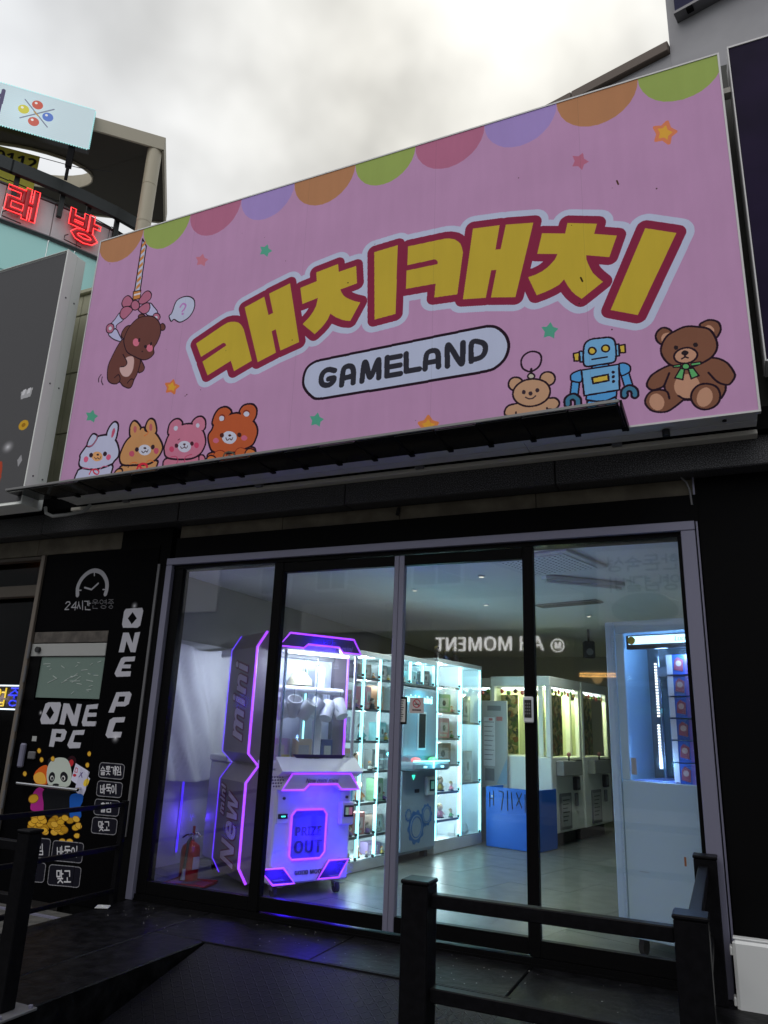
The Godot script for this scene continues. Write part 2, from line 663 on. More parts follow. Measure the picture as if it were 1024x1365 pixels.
func _ground() -> void:
	var g := part("street", lh(Vector3(-150, -0.6, -150), Vector3(150, -0.372, 150)), mats.asphalt, self)
	tag(g, "", "", "", "structure")
	for z in [2.1, 10.0]:
		var p := thing("pavement", "", "", Vector3(0, -0.36, 0), 0, "", "structure")
		for k in 30:
			var x: float = -18.0 + k * 1.0
			part("slab", lh(Vector3(x + 0.004, -0.05, z + 0.0), Vector3(x + 0.996, 0.0, z + 1.2), 0.006), mats.concrete, p)
	# raised deck in front of the shops, painted black
	var d := thing("deck", "", "", Vector3.ZERO, 0, "", "structure")
	part("deck_plate", lh(Vector3(-3.99, -0.36, 0.02), Vector3(-3.28, 0.0, 2.06), 0.006), mats.deck_paint, d)
	part("deck_plate", lh(Vector3(-3.275, -0.36, 0.586), Vector3(-2.9, 0.0, 2.06), 0.006), mats.deck_paint, d)
	part("deck_plate", lh(Vector3(-3.275, -0.36, 0.02), Vector3(-2.2, 0.0, 0.58), 0.006), mats.deck_paint, d)
	part("deck_plate", lh(Vector3(-2.195, -0.36, 0.02), Vector3(-1.09, 0.002, 0.58), 0.006), mats.deck_paint, d)
	part("deck_plate", lh(Vector3(-1.085, -0.36, 0.02), Vector3(0.6, 0.0, 0.72), 0.006), mats.deck_paint, d)
	part("deck_plate", lh(Vector3(-1.06, -0.36, 0.726), Vector3(0.6, -0.002, 1.72), 0.006), mats.deck_paint, d)
	part("edge_strip", lh(Vector3(-2.92, -0.012, 0.583), Vector3(-1.06, 0.004, 0.6), 0.003), mats.black_steel, d)
	# chequer plate ramp
	var f := Image.create(256, 256, false, Image.FORMAT_RGB8)
	f.fill(Color.BLACK)
	var cv := Canvas.new(256, 256, Color.BLACK)
	for i in 4:
		for j in 4:
			var c := Vector2(32 + i * 64, 32 + j * 64)
			var e := Vector2(18, 18) if (i + j) % 2 == 0 else Vector2(18, -18)
			cv.line(PackedVector2Array([c - e, c + e]), 9, Color.WHITE)
	var ck := mat("chequer_plate", lin(0.005, 0.005, 0.007), 0.42)
	ck.metallic_specular = 0.2
	ck.heightmap_enabled = true
	ck.heightmap_texture = cv.tex()
	ck.heightmap_scale = 0.4
	ck.uv1_triplanar = true
	ck.uv1_world_triplanar = true
	ck.uv1_scale = Vector3.ONE * 7.0
	var r := MB.new()
	r.prism(PackedVector2Array([Vector2(0.6, -0.004), Vector2(2.15, -0.35), Vector2(2.15, -0.37), Vector2(0.6, -0.024)]), 0.0, 1.8, Transform3D(Basis(Vector3(0, 0, 1), Vector3(0, 1, 0), Vector3(-1, 0, 0)), Vector3(-1.08, 0, 0)))
	var o := part("ramp", r, ck, self)
	tag(o, "black chequer plate steel ramp sloping down from the shop entrance", "ramp")


func _shop_shell() -> void:
	var b := thing("shop_building", "game arcade shop front with granite beam, beige lintel and black cladding", "building")
	part("fascia_panel", lh(Vector3(-3.96, 2.498, -0.2), Vector3(-0.04, 2.664, 0.012)), mats.black_cladding, b)
	for k in 4:
		part("lintel_board", lh(Vector3(-3.95 + k * 0.978, 2.666, -0.2), Vector3(-2.976 + k * 0.978, 2.772, -0.01 - 0.002 * (k % 2)), 0.004), mats.beige_board, b)
	for k in 6:
		var x := -6.9 + 1.51 * k
		part("granite_slab", lh(Vector3(x, 2.775 + 0.001 * (k % 2), -0.2), Vector3(x + 1.504, 2.96, 0.13 + 0.002 * (k % 2)), 0.008), mats.granite, b)
	part("soffit", lh(Vector3(-8.0, 2.962, -0.25), Vector3(2.5, 3.1, 0.2)), mats.black_cladding, b)
	part("side_wall", lh(Vector3(-0.04, -0.36, -0.25), Vector3(2.6, 2.77, 0.0)), mats.black_cladding, b)
	part("trim_strip", lh(Vector3(-0.058, 0.05, 0.0), Vector3(-0.048, 2.78, 0.008)), mats.aluminium, b)
	part("wall_return", lh(Vector3(-0.066, -0.3, -0.26), Vector3(-0.041, 2.66, -0.101)), mats.black_cladding, b)
	part("wall_return", lh(Vector3(-4.05, -0.3, -0.26), Vector3(-4.021, 2.66, -0.101)), mats.black_cladding, b)
	part("trim_strip", lh(Vector3(0.36, 0.05, 0.0), Vector3(0.368, 2.78, 0.008)), mats.dull_aluminium, b)
	part("threshold", lh(Vector3(-4.0, -0.3, -0.12), Vector3(-0.06, 0.012, 0.018)), mats.black_frame, b)
	part("pillar", lh(Vector3(-4.56, -0.36, -0.25), Vector3(-4.025, 2.77, 0.0)), mats.black_cladding, b)
	part("trim_strip", lh(Vector3(-4.128, 0.4, 0.0), Vector3(-4.105, 2.46, 0.012)), mats.dull_aluminium, b)
	# hook and cable end under the lintel
	part("hook", MB.new().cyl(Vector3(-2.0, 2.75, 0.0), Vector3(-2.0, 2.7, 0.02), 0.014), mats.dark_plastic, b)
	part("cable", MB.new().tube([Vector3(-0.12, 2.78, 0.02), Vector3(-0.09, 2.74, 0.03), Vector3(-0.075, 2.69, 0.02), Vector3(-0.07, 2.6, 0.015)], 0.006), mats.grey_plastic, b)


func _upper_walls() -> void:
	# siding between and behind the signs
	var w := thing("upper_wall", "beige metal siding wall in the gap behind the signs", "wall")
	for k in 4:
		var y := 3.12 + k * 0.62
		for j in 8:
			var x := -6.5 + j * 0.8 + 0.31
			part("siding_panel", lh(Vector3(x, y, 0.02), Vector3(x + 0.797, y + minf(0.61, 5.2 - y), 0.12), 0.006), mats.beige_siding, w)
	part("siding_cap", lh(Vector3(-6.3, 5.205, 0.0), Vector3(0.2, 5.25, 0.15), 0.006), mats.beige_siding, w)


func _main_sign() -> void:
	var c := Canvas.new(2048, 974, Color.BLACK)
	c.k = Color(0.53, 0.52, 0.52)
	c.img.fill(c.col("9c7797"))
	_sign_art(c)
	# faint streaks of dirt and the odd speck on the printed sheet
	var nz := FastNoiseLite.new()
	nz.seed = 8
	nz.frequency = 0.004
	for y in c.h:
		for x in range(0, c.w, 2):
			var q := 1.0 + 0.016 * nz.get_noise_2d(x * 6.0, y * 0.8) + 0.02 * nz.get_noise_2d(x * 0.8, y * 1.2 + 900)
			for i in 2:
				var o := c.img.get_pixel(x + i, y)
				c.img.set_pixel(x + i, y, Color(o.r * q, o.g * q, o.b * q))
	for sx in [430, 871, 1296, 1702]:
		for y in c.h:
			var o := c.img.get_pixel(sx, y)
			c.img.set_pixel(sx, y, o.darkened(0.1))
			c.img.set_pixel(sx + 1, y, c.img.get_pixel(sx + 1, y).lightened(0.05))
	for k in 26:
		var p := Vector2(rng.randf() * 2000 + 20, rng.randf() * 930 + 20)
		c.dot(p, rng.randf_range(0.8, 2.2), Color(0.25, 0.18, 0.14))
	c.line(PackedVector2Array([Vector2(1790, 300), Vector2(1793, 312)]), 4, Color(0.3, 0.2, 0.1))
	c.line(PackedVector2Array([Vector2(1690, 560), Vector2(1694, 572)]), 4, Color(0.25, 0.18, 0.1))
	var s := thing("shop_sign", "large pink sign with yellow Korean letters, GAMELAND pill and cartoon toys", "sign", Vector3(-4.89, 2.978, 0.45))
	part("print", panel(0.0, 5.2, 0.0, 2.472, 0.0), printed("sign_print", c.tex(), 0.42), s)
	part("case", lh(Vector3(0.004, 0.006, -0.21), Vector3(5.196, 2.466, -0.004)), mats.grey_plastic, s)
	var edge := mat("sign_edge", lin(0.62, 0.62, 0.62), 0.35)
	part("edge_trim", lh(Vector3(-0.012, -0.012, -0.03), Vector3(5.212, -0.0005, 0.004)), edge, s)
	part("edge_trim", lh(Vector3(-0.012, 2.4725, -0.03), Vector3(5.212, 2.484, 0.004)), edge, s)
	part("edge_trim", lh(Vector3(-0.012, 0.0, -0.03), Vector3(-0.0005, 2.472, 0.004)), edge, s)
	part("edge_trim", lh(Vector3(5.2005, 0.0, -0.03), Vector3(5.212, 2.472, 0.004)), edge, s)
	var under := mat("sign_underside", lin(0.62, 0.63, 0.62), 0.5)
	for k in 4:
		var x := 0.0 + 1.3 * k
		part("under_panel", lh(Vector3(x, -0.01, -0.118), Vector3(x + 1.296, 0.004, -0.032), 0.002), under, s)
		part("under_panel", lh(Vector3(x, -0.012, -0.21), Vector3(x + 1.296, 0.002, -0.122), 0.002), under, s)
		part("bracket", lh(Vector3(x + 0.5, -0.03, -0.4), Vector3(x + 0.56, -0.001, -0.212), 0.004), mats.dull_aluminium, s)
	part("rail", lh(Vector3(-0.1, -0.045, -0.32), Vector3(5.2, -0.016, -0.24), 0.004), mat("cream_metal", lin(0.6, 0.58, 0.52), 0.5), s)
	part("knob", MB.new().cyl(Vector3(4.72, -0.012, -0.1), Vector3(4.72, -0.05, -0.1), 0.022), mats.dark_plastic, s)
	part("knob", MB.new().cyl(Vector3(5.03, -0.012, -0.06), Vector3(5.03, -0.02, -0.06), 0.012), mats.dark_plastic, s)
	# narrow canopy hung under the sign
	var n := thing("sign_canopy", "narrow dark glossy canopy of ribbed panels jutting out under the pink sign", "canopy", Vector3(-5.17, 2.978, 0.455))
	var smoked := mat("smoked_panel", lin(0.012, 0.011, 0.01), 0.12)
	for k in 18:
		var x0 := 4.79 * k / 18.0
		var x1 := 4.79 * (k + 1) / 18.0 - 0.012
		var f0 := 0.255 + 0.09 * x0 / 4.79
		var f1 := 0.255 + 0.09 * x1 / 4.79
		var b := MB.new()
		b.prism(PackedVector2Array([Vector2(x0, 0.0), Vector2(x1, 0.0), Vector2(x1, f1), Vector2(x0, f0)]), -0.01, 0.0, Transform3D(Basis(Vector3.RIGHT, Vector3(0, 0.0, 1), Vector3(0, 1, 0)), Vector3(0, -0.004 - 0.0015 * (k % 3), 0)))
		part("panel", b, smoked, n)
		part("rib", lh(Vector3(x1 + 0.001, -0.017, 0.01), Vector3(x1 + 0.011, -0.001, f1 - 0.004)), mats.black_steel, n)
		part("bracket", lh(Vector3(x1 - 0.01, -0.03, -0.008), Vector3(x1 + 0.022, -0.018, 0.03)), mats.black_steel, n)
	var lip := MB.new()
	lip.box(Vector3(2.395, 0.002, 0.263), Vector3(4.8, 0.02, 0.014), 0.003, Transform3D(Basis(Vector3.UP, -0.0188), Vector3(0.0057, 0, -0.045 + 0.045)))
	part("front_lip", lip, mat("lip_metal", lin(0.2, 0.2, 0.2), 0.4, 0.3), n)
	part("end_lip", lh(Vector3(4.795, -0.035, 0.0), Vector3(4.808, 0.01, 0.345)), mats.black_steel, n)
	# loose cable under the left end of the sign
	tag(part("cable", MB.new().tube([Vector3(-5.02, 2.9, 0.44), Vector3(-4.99, 2.845, 0.45), Vector3(-4.92, 2.815, 0.44), Vector3(-4.82, 2.83, 0.4), Vector3(-4.74, 2.88, 0.3), Vector3(-4.72, 2.95, 0.25)], 0.014, 8), mats.off_white, self), "loose white cable drooping under the left end of the pink sign", "cable")


func _left_shop() -> void:
	var c := Canvas.new(1015, 2002, lin(0.003, 0.003, 0.0035))
	c.k = Color(0.6, 0.6, 0.6)
	_panel_art(c)
	var pm := printed("panel_print", c.tex(), 0.4)
	var rect := func(x0: float, x1: float, y0: float, y1: float) -> Rect2:
		return Rect2((x0 + 5.55) * 700 / 1015.0, (2.66 - y1) * 700 / 2002.0, (x1 - x0) * 700 / 1015.0, (y1 - y0) * 700 / 2002.0)
	var b := thing("neighbour_shop", "black clad neighbour shop front with beige lintel left of the arcade", "building")
	for k in 3:
		part("lintel_board", lh(Vector3(-7.6 + k * 1.02, 2.62, -0.2), Vector3(-6.584 + k * 1.02, 2.772, -0.01 - 0.002 * (k % 2)), 0.004), mats.beige_board, b)
	part("upper_panel", lh(Vector3(-5.42, 1.93, -0.1), Vector3(-4.565, 2.615, -0.004)), mats.black_cladding, b)
	part("upper_print", panel(-5.42, -4.565, 1.93, 2.615, -0.001, rect.call(-5.42, -4.565, 1.93, 2.615)), pm, b)
	var wood := mat("weathered_wood", lin(0.1, 0.085, 0.07), 0.8)
	part("wood_bar", lh(Vector3(-5.4, 1.832, -0.08), Vector3(-4.565, 1.926, 0.006), 0.004), grained("grey_wood", lin(0.07, 0.062, 0.055), lin(0.13, 0.115, 0.1), 0.01, 1.5, 0.8, 12), b)
	part("wood_bar", lh(Vector3(-8.0, 2.25, -0.08), Vector3(-5.475, 2.35, 0.0), 0.004), wood, b)
	part("wood_bar", lh(Vector3(-8.0, 2.58, -0.08), Vector3(-5.475, 2.612, -0.002), 0.004), wood, b)
	part("door_post", lh(Vector3(-5.47, -0.36, -0.08), Vector3(-5.425, 2.612, 0.02), 0.004), mat("worn_metal", lin(0.2, 0.17, 0.14), 0.5, 0.4), b)
	for k in 9:
		part("hinge", MB.new().cyl(Vector3(-5.415, 0.1 + k * 0.2, 0.026), Vector3(-5.415, 0.24 + k * 0.2, 0.026), 0.011), mats.dull_aluminium, b)
	var tint_glass := mat("tinted_glass", Color(0.01, 0.01, 0.012, 0.35), 0.05)
	tint_glass.transparency = BaseMaterial3D.TRANSPARENCY_ALPHA
	tint_glass.metallic_specular = 0.2
	part("shop_window", lh(Vector3(-8.0, -0.36, -0.14), Vector3(-5.475, 2.61, -0.132)), tint_glass, b)
	part("back_wall", lh(Vector3(-8.0, -0.36, -3.0), Vector3(-4.9, 2.77, -2.9)), mats.black_cladding, b)
	part("side_wall", lh(Vector3(-8.1, -0.36, -3.0), Vector3(-8.0, 2.77, -0.1)), mats.black_cladding, b)
	part("inner_ceiling", lh(Vector3(-8.0, 2.64, -2.9), Vector3(-4.9, 2.76, -0.22)), mats.black_cladding, b)
	part("party_wall", lh(Vector3(-4.95, -0.36, -9.3), Vector3(-4.75, 2.77, -0.26)), mats.black_cladding, b)
	part("door_step", lh(Vector3(-6.2, -0.36, 0.05), Vector3(-4.0, -0.15, 1.6), 0.01), grained("step_concrete", lin(0.05, 0.05, 0.048), lin(0.09, 0.088, 0.082), 0.02, 0.8, 0.85, 55), b)
	part("sill_strip", lh(Vector3(-5.6, -0.15, 0.2), Vector3(-4.05, -0.14, 0.23)), mats.aluminium, b)
	# the printed pillar
	var p := thing("pillar_sign", "black vertical ONE PC sign with four Korean buttons on the pillar", "sign", Vector3(-4.56, -0.1, 0.003))
	part("backing", lh(Vector3(0.002, 0.0, 0.0), Vector3(0.428, 2.72, 0.004)), mats.black_cladding, p)
	part("print", panel(0.002, 0.428, 0.0, 2.7, 0.0055, rect.call(-4.558, -4.132, -0.1, 2.6)), pm, p)
	# the printed door
	var d := thing("shop_door", "black door printed ONE PC with a panda on gold coins", "door", Vector3(-5.42, -0.14, 0.0))
	part("leaf", lh(Vector3(0.004, 0.02, -0.05), Vector3(0.852, 1.5, 0.0), 0.003), mats.black_cladding, d)
	part("print", panel(0.004, 0.852, 0.02, 1.5, 0.002, rect.call(-5.416, -4.568, -0.12, 1.36)), pm, d)
	part("top_rail", lh(Vector3(0.004, 1.86, -0.05), Vector3(0.852, 1.966, 0.004), 0.004), mats.off_white, d)
	part("knob", MB.new().cyl(Vector3(0.1, 1.915, 0.0), Vector3(0.1, 1.915, 0.03), 0.025), mats.dark_plastic, d)
	var fr := mat("frosted_film", lin(0.26, 0.36, 0.32), 0.45)
	fr.albedo_texture = noise_tex(0.012, Color(0.62, 0.66, 0.64), Color(1, 1, 1), 21, 256)
	part("frosted_window", lh(Vector3(0.13, 1.52, -0.03), Vector3(0.85, 1.855, -0.012)), fr, d)
	var peel := mat("film_wrinkle", lin(0.5, 0.58, 0.55), 0.4)
	for k in 26:
		var q := Vector2(rng.randf_range(0.17, 0.8), rng.randf_range(1.55, 1.82))
		var ln := rng.randf_range(0.015, 0.11)
		part("film_crease", MB.new().box(Vector3.ZERO, Vector3(ln, 0.006, 0.003), 0.001, Transform3D(Basis(Vector3(0, 0, 1), rng.randf_range(-0.5, 0.7)), Vector3(q.x, q.y, -0.0105))), peel, d)
	part("stile", lh(Vector3(0.004, 1.5, -0.05), Vector3(0.128, 1.858, 0.0)), mats.black_cladding, d)
	part("lock", lh(Vector3(0.1, 0.96, 0.003), Vector3(0.155, 1.15, 0.04), 0.02), mats.aluminium, d)
	part("latch", lh(Vector3(0.19, 1.03, 0.003), Vector3(0.27, 1.09, 0.025), 0.008), mats.dull_aluminium, d)
	part("handle_bar", MB.new().cyl(Vector3(0.17, 0.845, 0.06), Vector3(0.83, 0.835, 0.06), 0.012), mats.chrome, d)
	for x in [0.2, 0.8]:
		part("handle_stand", MB.new().cyl(Vector3(x, 0.842, 0.002), Vector3(x, 0.842, 0.06), 0.009), mats.chrome, d)
	part("sticker", lh(Vector3(0.19, 1.17, 0.002), Vector3(0.24, 1.21, 0.004)), mats.off_white, d)
	# lit sign in the window far left
	var o := thing("open_sign", "small lit window sign with yellow and blue Korean letters, far left", "lit sign", Vector3(-6.62, 1.27, -0.27))
	part("case", lh(Vector3(0, 0, -0.03), Vector3(0.88, 0.23, 0.0), 0.005), mats.dark_plastic, o)
	for y in [0.008, 0.215]:
		part("led_tube", MB.new().cyl(Vector3(0.01, y, 0.008), Vector3(0.87, y, 0.008), 0.006), mats.white_led, o)
	var tint := [glow("red_led", Color(1, 0.12, 0.05), 2.0), glow("yellow_led", Color(1, 0.85, 0.05), 2.0), glow("blue_led", Color(0.1, 0.2, 1.0), 2.4)]
	for k in 3:
		for s in _strokes("영업중"[k]):
			var pts := []
			for q in s:
				pts.append(Vector3(0.33 + k * 0.185 + q.x * 0.15, 0.195 - q.y * 0.16, 0.006))
			part("led_letter", MB.new().tube(pts, 0.0075, 5), tint[k], o)
	lamp(o, Vector3(0.5, 0.11, 0.1), Color(0.9, 0.8, 0.8), 0.05, 0.05)
	var l := thing("ceiling_lamp", "tiny orange lamp glowing inside the dark neighbour shop", "lamp", Vector3(-6.6, 2.2, -1.0))
	part("lamp_shade", MB.new().cyl(Vector3(0, 0, 0), Vector3(0, 0.1, 0), 0.05, 0.02), mats.dark_plastic, l)
	part("lamp_bulb", MB.new().ball(Vector3(0, -0.02, 0), Vector3(0.03, 0.03, 0.03)), glow("orange_lamp", Color(1, 0.5, 0.1), 1.5), l)
	part("lamp_cord", MB.new().cyl(Vector3(0, 0.1, 0), Vector3(0, 0.44, 0), 0.004), mats.dark_plastic, l)
	lamp(l, Vector3(0, -0.07, 0), Color(1, 0.55, 0.15), 0.03, 0.03)
	# signboard of the neighbour
	var s := thing("neighbour_sign", "dark grey signboard with pale metal case left of the pink sign", "sign", Vector3(-8.1, 2.9, 0.6))
	var nc := Canvas.new(512, 512, lin(0.11, 0.11, 0.115))
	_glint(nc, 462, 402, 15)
	nc.poly(nc.curve(PackedVector2Array([Vector2(440, 442), Vector2(456, 430), Vector2(460, 470), Vector2(445, 500), Vector2(436, 470)]), true), lin(0.5, 0.08, 0.04))
	nc.line(PackedVector2Array([Vector2(444, 445), Vector2(452, 490)]), 5, lin(0.7, 0.66, 0.6))
	nc.dot(Vector2(487, 363), 10, lin(0.72, 0.42, 0.04))
	nc.dot(Vector2(487, 363), 4, lin(0.4, 0.2, 0.02))
	nc.dot(Vector2(418, 375), 9, lin(0.72, 0.42, 0.04))
	nc.dot(Vector2(430, 395), 6, lin(0.6, 0.6, 0.6))
	nc.poly(PackedVector2Array([Vector2(468, 292), Vector2(492, 288), Vector2(490, 306), Vector2(470, 308)]), lin(0.5, 0.5, 0.52))
	nc.poly(PackedVector2Array([Vector2(472, 289), Vector2(478, 288), Vector2(476, 300), Vector2(470, 300)]), lin(0.75, 0.75, 0.78))
	nc.poly(PackedVector2Array([Vector2(482, 288), Vector2(488, 287), Vector2(487, 298), Vector2(481, 299)]), lin(0.75, 0.75, 0.78))
	nc.poly(PackedVector2Array([Vector2(488, 432), Vector2(494, 422), Vector2(498, 434), Vector2(492, 446)]), lin(0.4, 0.4, 0.42))
	part("print", panel(0.0, 2.98, 0.02, 2.4, 0.0), printed("neighbour_print", nc.tex(), 0.35), s)
	var pale := mat("pale_case", lin(0.85, 0.88, 0.84), 0.45)
	part("case", lh(Vector3(0.0, 0.0, -0.1), Vector3(2.985, 2.41, -0.003)), pale, s)
	part("case_side", lh(Vector3(2.986, -0.01, -0.098), Vector3(3.0, 2.42, 0.012), 0.003), pale, s)
	part("case_side", lh(Vector3(2.98, -0.01, -0.2), Vector3(2.996, 2.42, -0.101), 0.003), pale, s)
	part("case_back", lh(Vector3(0.0, 0.005, -0.2), Vector3(2.98, 2.41, -0.102)), pale, s)
	part("bottom_trim", lh(Vector3(0.0, -0.012, -0.2), Vector3(2.985, -0.001, 0.01), 0.003), pale, s)
	part("top_trim", lh(Vector3(0.0, 2.411, -0.2), Vector3(2.985, 2.42, 0.01), 0.003), pale, s)
	for y in [0.25, 1.1, 1.95]:
		part("screw", MB.new().cyl(Vector3(3.0, y, -0.05), Vector3(3.004, y, -0.05), 0.008, -1, 8), mats.dull_aluminium, s)
		part("screw", MB.new().cyl(Vector3(2.996, y, -0.15), Vector3(3.0, y, -0.15), 0.008, -1, 8), mats.dull_aluminium, s)


func _along(a: Vector2, b: Vector2) -> Transform3D:
	var d := (b - a).normalized()
	return Transform3D(Basis(Vector3.UP, atan2(-d.y, d.x)), Vector3((a.x + b.x) * 0.5, 0, (a.y + b.y) * 0.5))


func _far_left_building() -> void:
	var base := Vector3(-12.0, -0.36, -5.0)
	var o := thing("curved_building", "building with green glass, pale parapet and beige flat roof with oval opening", "building", base)
	var k := [Vector2(-13.9, -1.2), Vector2(-13.4, -2.0), Vector2(-12.95, -2.75), Vector2(-12.5, -3.5), Vector2(-12.02, -4.3), Vector2(-11.78, -4.78), Vector2(-11.53, -5.35), Vector2(-11.36, -5.9), Vector2(-11.3, -6.6)]
	var green := mat("green_glass", lin(0.5, 0.86, 0.8), 0.3, 0.55)
	green.albedo_texture = noise_tex(0.006, Color(0.72, 0.76, 0.76), Color(1, 1, 1), 31, 256)
	var par := grained("parapet_panel", lin(0.58, 0.59, 0.6), lin(0.72, 0.73, 0.74), 0.006, 0.35, 0.6, 14)
	var dark := mat("dark_beam", lin(0.01, 0.016, 0.015), 0.5)
	for i in k.size() - 1:
		var xf := _along(k[i] - Vector2(base.x, base.z), k[i + 1] - Vector2(base.x, base.z))
		var ln: float = k[i].distance_to(k[i + 1])
		part("parapet_panel", MB.new().box(Vector3(0, 11.56, -0.06), Vector3(ln - 0.012, 0.8, 0.14), 0.01, xf), par, o)
		part("cap", MB.new().box(Vector3(0, 11.985, -0.06), Vector3(ln, 0.04, 0.2), 0.006, xf), mats.dull_aluminium, o)
		part("sill", MB.new().box(Vector3(0, 11.14, 0.0), Vector3(ln, 0.03, 0.14), 0.004, xf), mats.dull_aluminium, o)
		for j in 4:
			part("glass_pane", MB.new().box(Vector3(0, 10.6 - j * 1.02, -0.05), Vector3(ln - 0.02, 1.0, 0.06), 0.006, xf), green, o)
		part("rail_beam", MB.new().box(Vector3(0, 12.3, 0.2), Vector3(ln + 0.06, 0.3, 0.1), 0.01, xf), dark, o)
		part("rail_post", MB.new().box(Vector3(-ln * 0.35, 12.0, 0.1), Vector3(0.1, 0.72, 0.08), 0.006, xf), dark, o)
		part("wire", MB.new().cyl(xf * Vector3(-ln * 0.5, 12.13 - 0.02 * i, 0.06), xf * Vector3(ln * 0.5, 12.09 - 0.02 * i, 0.06), 0.012), dark, o)
	part("wall", lh(Vector3(-6.0, 0.0, -6.0), Vector3(-1.6, 10.0, -1.0)), par, o)
	# flat roof with its oval opening
	var outer := PackedVector2Array([Vector2(-10.36, -5.4), Vector2(-12.0, -7.4), Vector2(-17.0, -4.4), Vector2(-14.6, -1.2)])
	var hole := PackedVector2Array()
	for j in 28:
		var t := TAU * j / 28.0
		var q := Vector2(cos(t) * 1.55, sin(t) * 0.62).rotated(-0.62)
		hole.append(Vector2(-13.75, -4.55) + q)
	var ring := PackedVector2Array(outer)
	var st := 0
	for j in 28:
		if hole[j].distance_to(outer[0]) < hole[st].distance_to(outer[0]):
			st = j
	var full := PackedVector2Array([outer[0]])
	var dirn := -1
	for j in 28:
		full.append(hole[(st + dirn * j + 56) % 28])
	full.append(hole[(st - dirn + 28) % 28].lerp(hole[st], 0.98))
	full.append(outer[0] + Vector2(-0.002, 0.004))
	for j in range(outer.size() - 1, 0, -1):
		full.append(outer[j])
	for j in full.size():
		full[j] -= Vector2(base.x, base.z)
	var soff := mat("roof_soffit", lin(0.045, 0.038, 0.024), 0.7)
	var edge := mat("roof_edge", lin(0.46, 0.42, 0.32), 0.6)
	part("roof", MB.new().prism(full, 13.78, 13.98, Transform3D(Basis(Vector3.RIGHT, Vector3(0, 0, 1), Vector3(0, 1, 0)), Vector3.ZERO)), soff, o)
	for j in outer.size():
		var xf := _along(outer[(j + 1) % 4] - Vector2(base.x, base.z), outer[j] - Vector2(base.x, base.z))
		part("roof_edge", MB.new().box(Vector3(0, 13.92, 0.0), Vector3(outer[j].distance_to(outer[(j + 1) % 4]) + 0.04, 0.34, 0.05), 0.006, xf), edge, o)
	for j in 28:
		var xf := _along(hole[j] - Vector2(base.x, base.z), hole[(j + 1) % 28] - Vector2(base.x, base.z))
		part("opening_rim", MB.new().box(Vector3(0, 13.9, 0.0), Vector3(hole[j].distance_to(hole[(j + 1) % 28]) + 0.012, 0.36, 0.03), 0.0, xf), edge, o)
	var colm := MB.new()
	for j in 5:
		colm.cyl(Vector3(1.42, 9.0 + j * 0.96, -0.38), Vector3(1.42, 9.95 + j * 0.96, -0.38), 0.155, -1, 20)
		if j < 4:
			colm.cyl(Vector3(1.42, 9.95 + j * 0.96, -0.38), Vector3(1.42, 9.96 + j * 0.96, -0.38), 0.147, -1, 20)
	part("column", colm, mat("column_cladding", lin(0.5, 0.45, 0.33), 0.5), o)
	# red neon letters on the parapet
	var spots := [[Vector2(-12.46, -3.56), Vector2(-12.2, -3.99), "래", "red neon Korean letter 래 on the pale parapet, larger left one"], [Vector2(-11.87, -4.59), Vector2(-11.63, -5.11), "방", "red neon Korean letter 방 on the parapet beside the pink sign"]]
	for s in spots:
		var xf := _along(s[0], s[1])
		var ln: float = s[0].distance_to(s[1])
		var n := thing("neon_sign", s[3], "neon sign", Vector3(s[0].x, 10.95, s[0].y) + xf.basis.z * 0.06, rad_to_deg(xf.basis.get_euler().y), "red neon letters on the parapet")
		var body := glow("neon_letter_body", Color(0.5, 0.0, 0.03), 0.6)
		body.albedo_color = lin(0.2, 0.01, 0.015)
		var tubes := glow("red_neon", Color(1.0, 0.03, 0.06), 2.2)
		var rows := _strokes(s[2])
		for q in rows:
			var pts := []
			for w in q:
				pts.append(Vector3(w.x * ln * 0.98, (1.0 - w.y) * 0.64, 0.04))
			var closed: bool = pts[0].distance_to(pts[pts.size() - 1]) < 0.01
			if closed:
				pts.pop_back()
			part("letter_body", MB.new().tube(pts, 0.055, 8, closed), body, n)
		for q in outline(rows, Vector2(ln * 0.98, 0.64), 0.052):
			var pts := []
			for w in q:
				pts.append(Vector3(w.x, w.y, 0.075))
			part("neon_tube", MB.new().tube(pts, 0.012, 6, true), tubes, n)
		part("feed_pipe", MB.new().tube([Vector3(0.0, 0.05, 0.0), Vector3(-0.06, 0.0, 0.0), Vector3(-0.06, -0.1, 0.0), Vector3(0.3, -0.12, 0.0)], 0.012), mats.dark_plastic, n)
		lamp(n, Vector3(ln * 0.5, 0.37, 0.3), Color(1, 0.08, 0.08), 0.02, 0.2)
	# billiard hall light box
	var b := thing("billiard_sign", "white light box with crossed cues and four coloured balls", "lit sign", Vector3(-13.2, 12.73, -2.33), rad_to_deg(atan2(0.70, 0.71)))
	var c := Canvas.new(700, 256, lin(0.62, 0.76, 0.8))
	for y in range(0, 256, 12):
		c.line(PackedVector2Array([Vector2(0, y), Vector2(700, y + 2)]), 4, lin(0.68, 0.82, 0.85))
	_hangul(c, "럭", Vector2(155, 44), Vector2(112, 0), Vector2(0, 140), 0.14, "4a4468")
	c.line(PackedVector2Array([Vector2(353, 60), Vector2(483, 190)]), 7, lin(0.2, 0.22, 0.3))
	c.line(PackedVector2Array([Vector2(348, 180), Vector2(498, 70)]), 7, lin(0.2, 0.22, 0.3))
	c.line(PackedVector2Array([Vector2(408, 118), Vector2(430, 138)]), 8, lin(0.5, 0.3, 0.08))
	for q in [[416, 72, 0.6, 0.1, 0.06], [356, 122, 0.65, 0.58, 0.05], [476, 128, 0.1, 0.2, 0.6], [414, 180, 0.6, 0.1, 0.06]]:
		c.dot(Vector2(q[0], q[1]), 27, lin(q[2], q[3], q[4]))
		c.dot(Vector2(q[0] - 8, q[1] - 9), 7, lin(0.9, 0.85, 0.8))
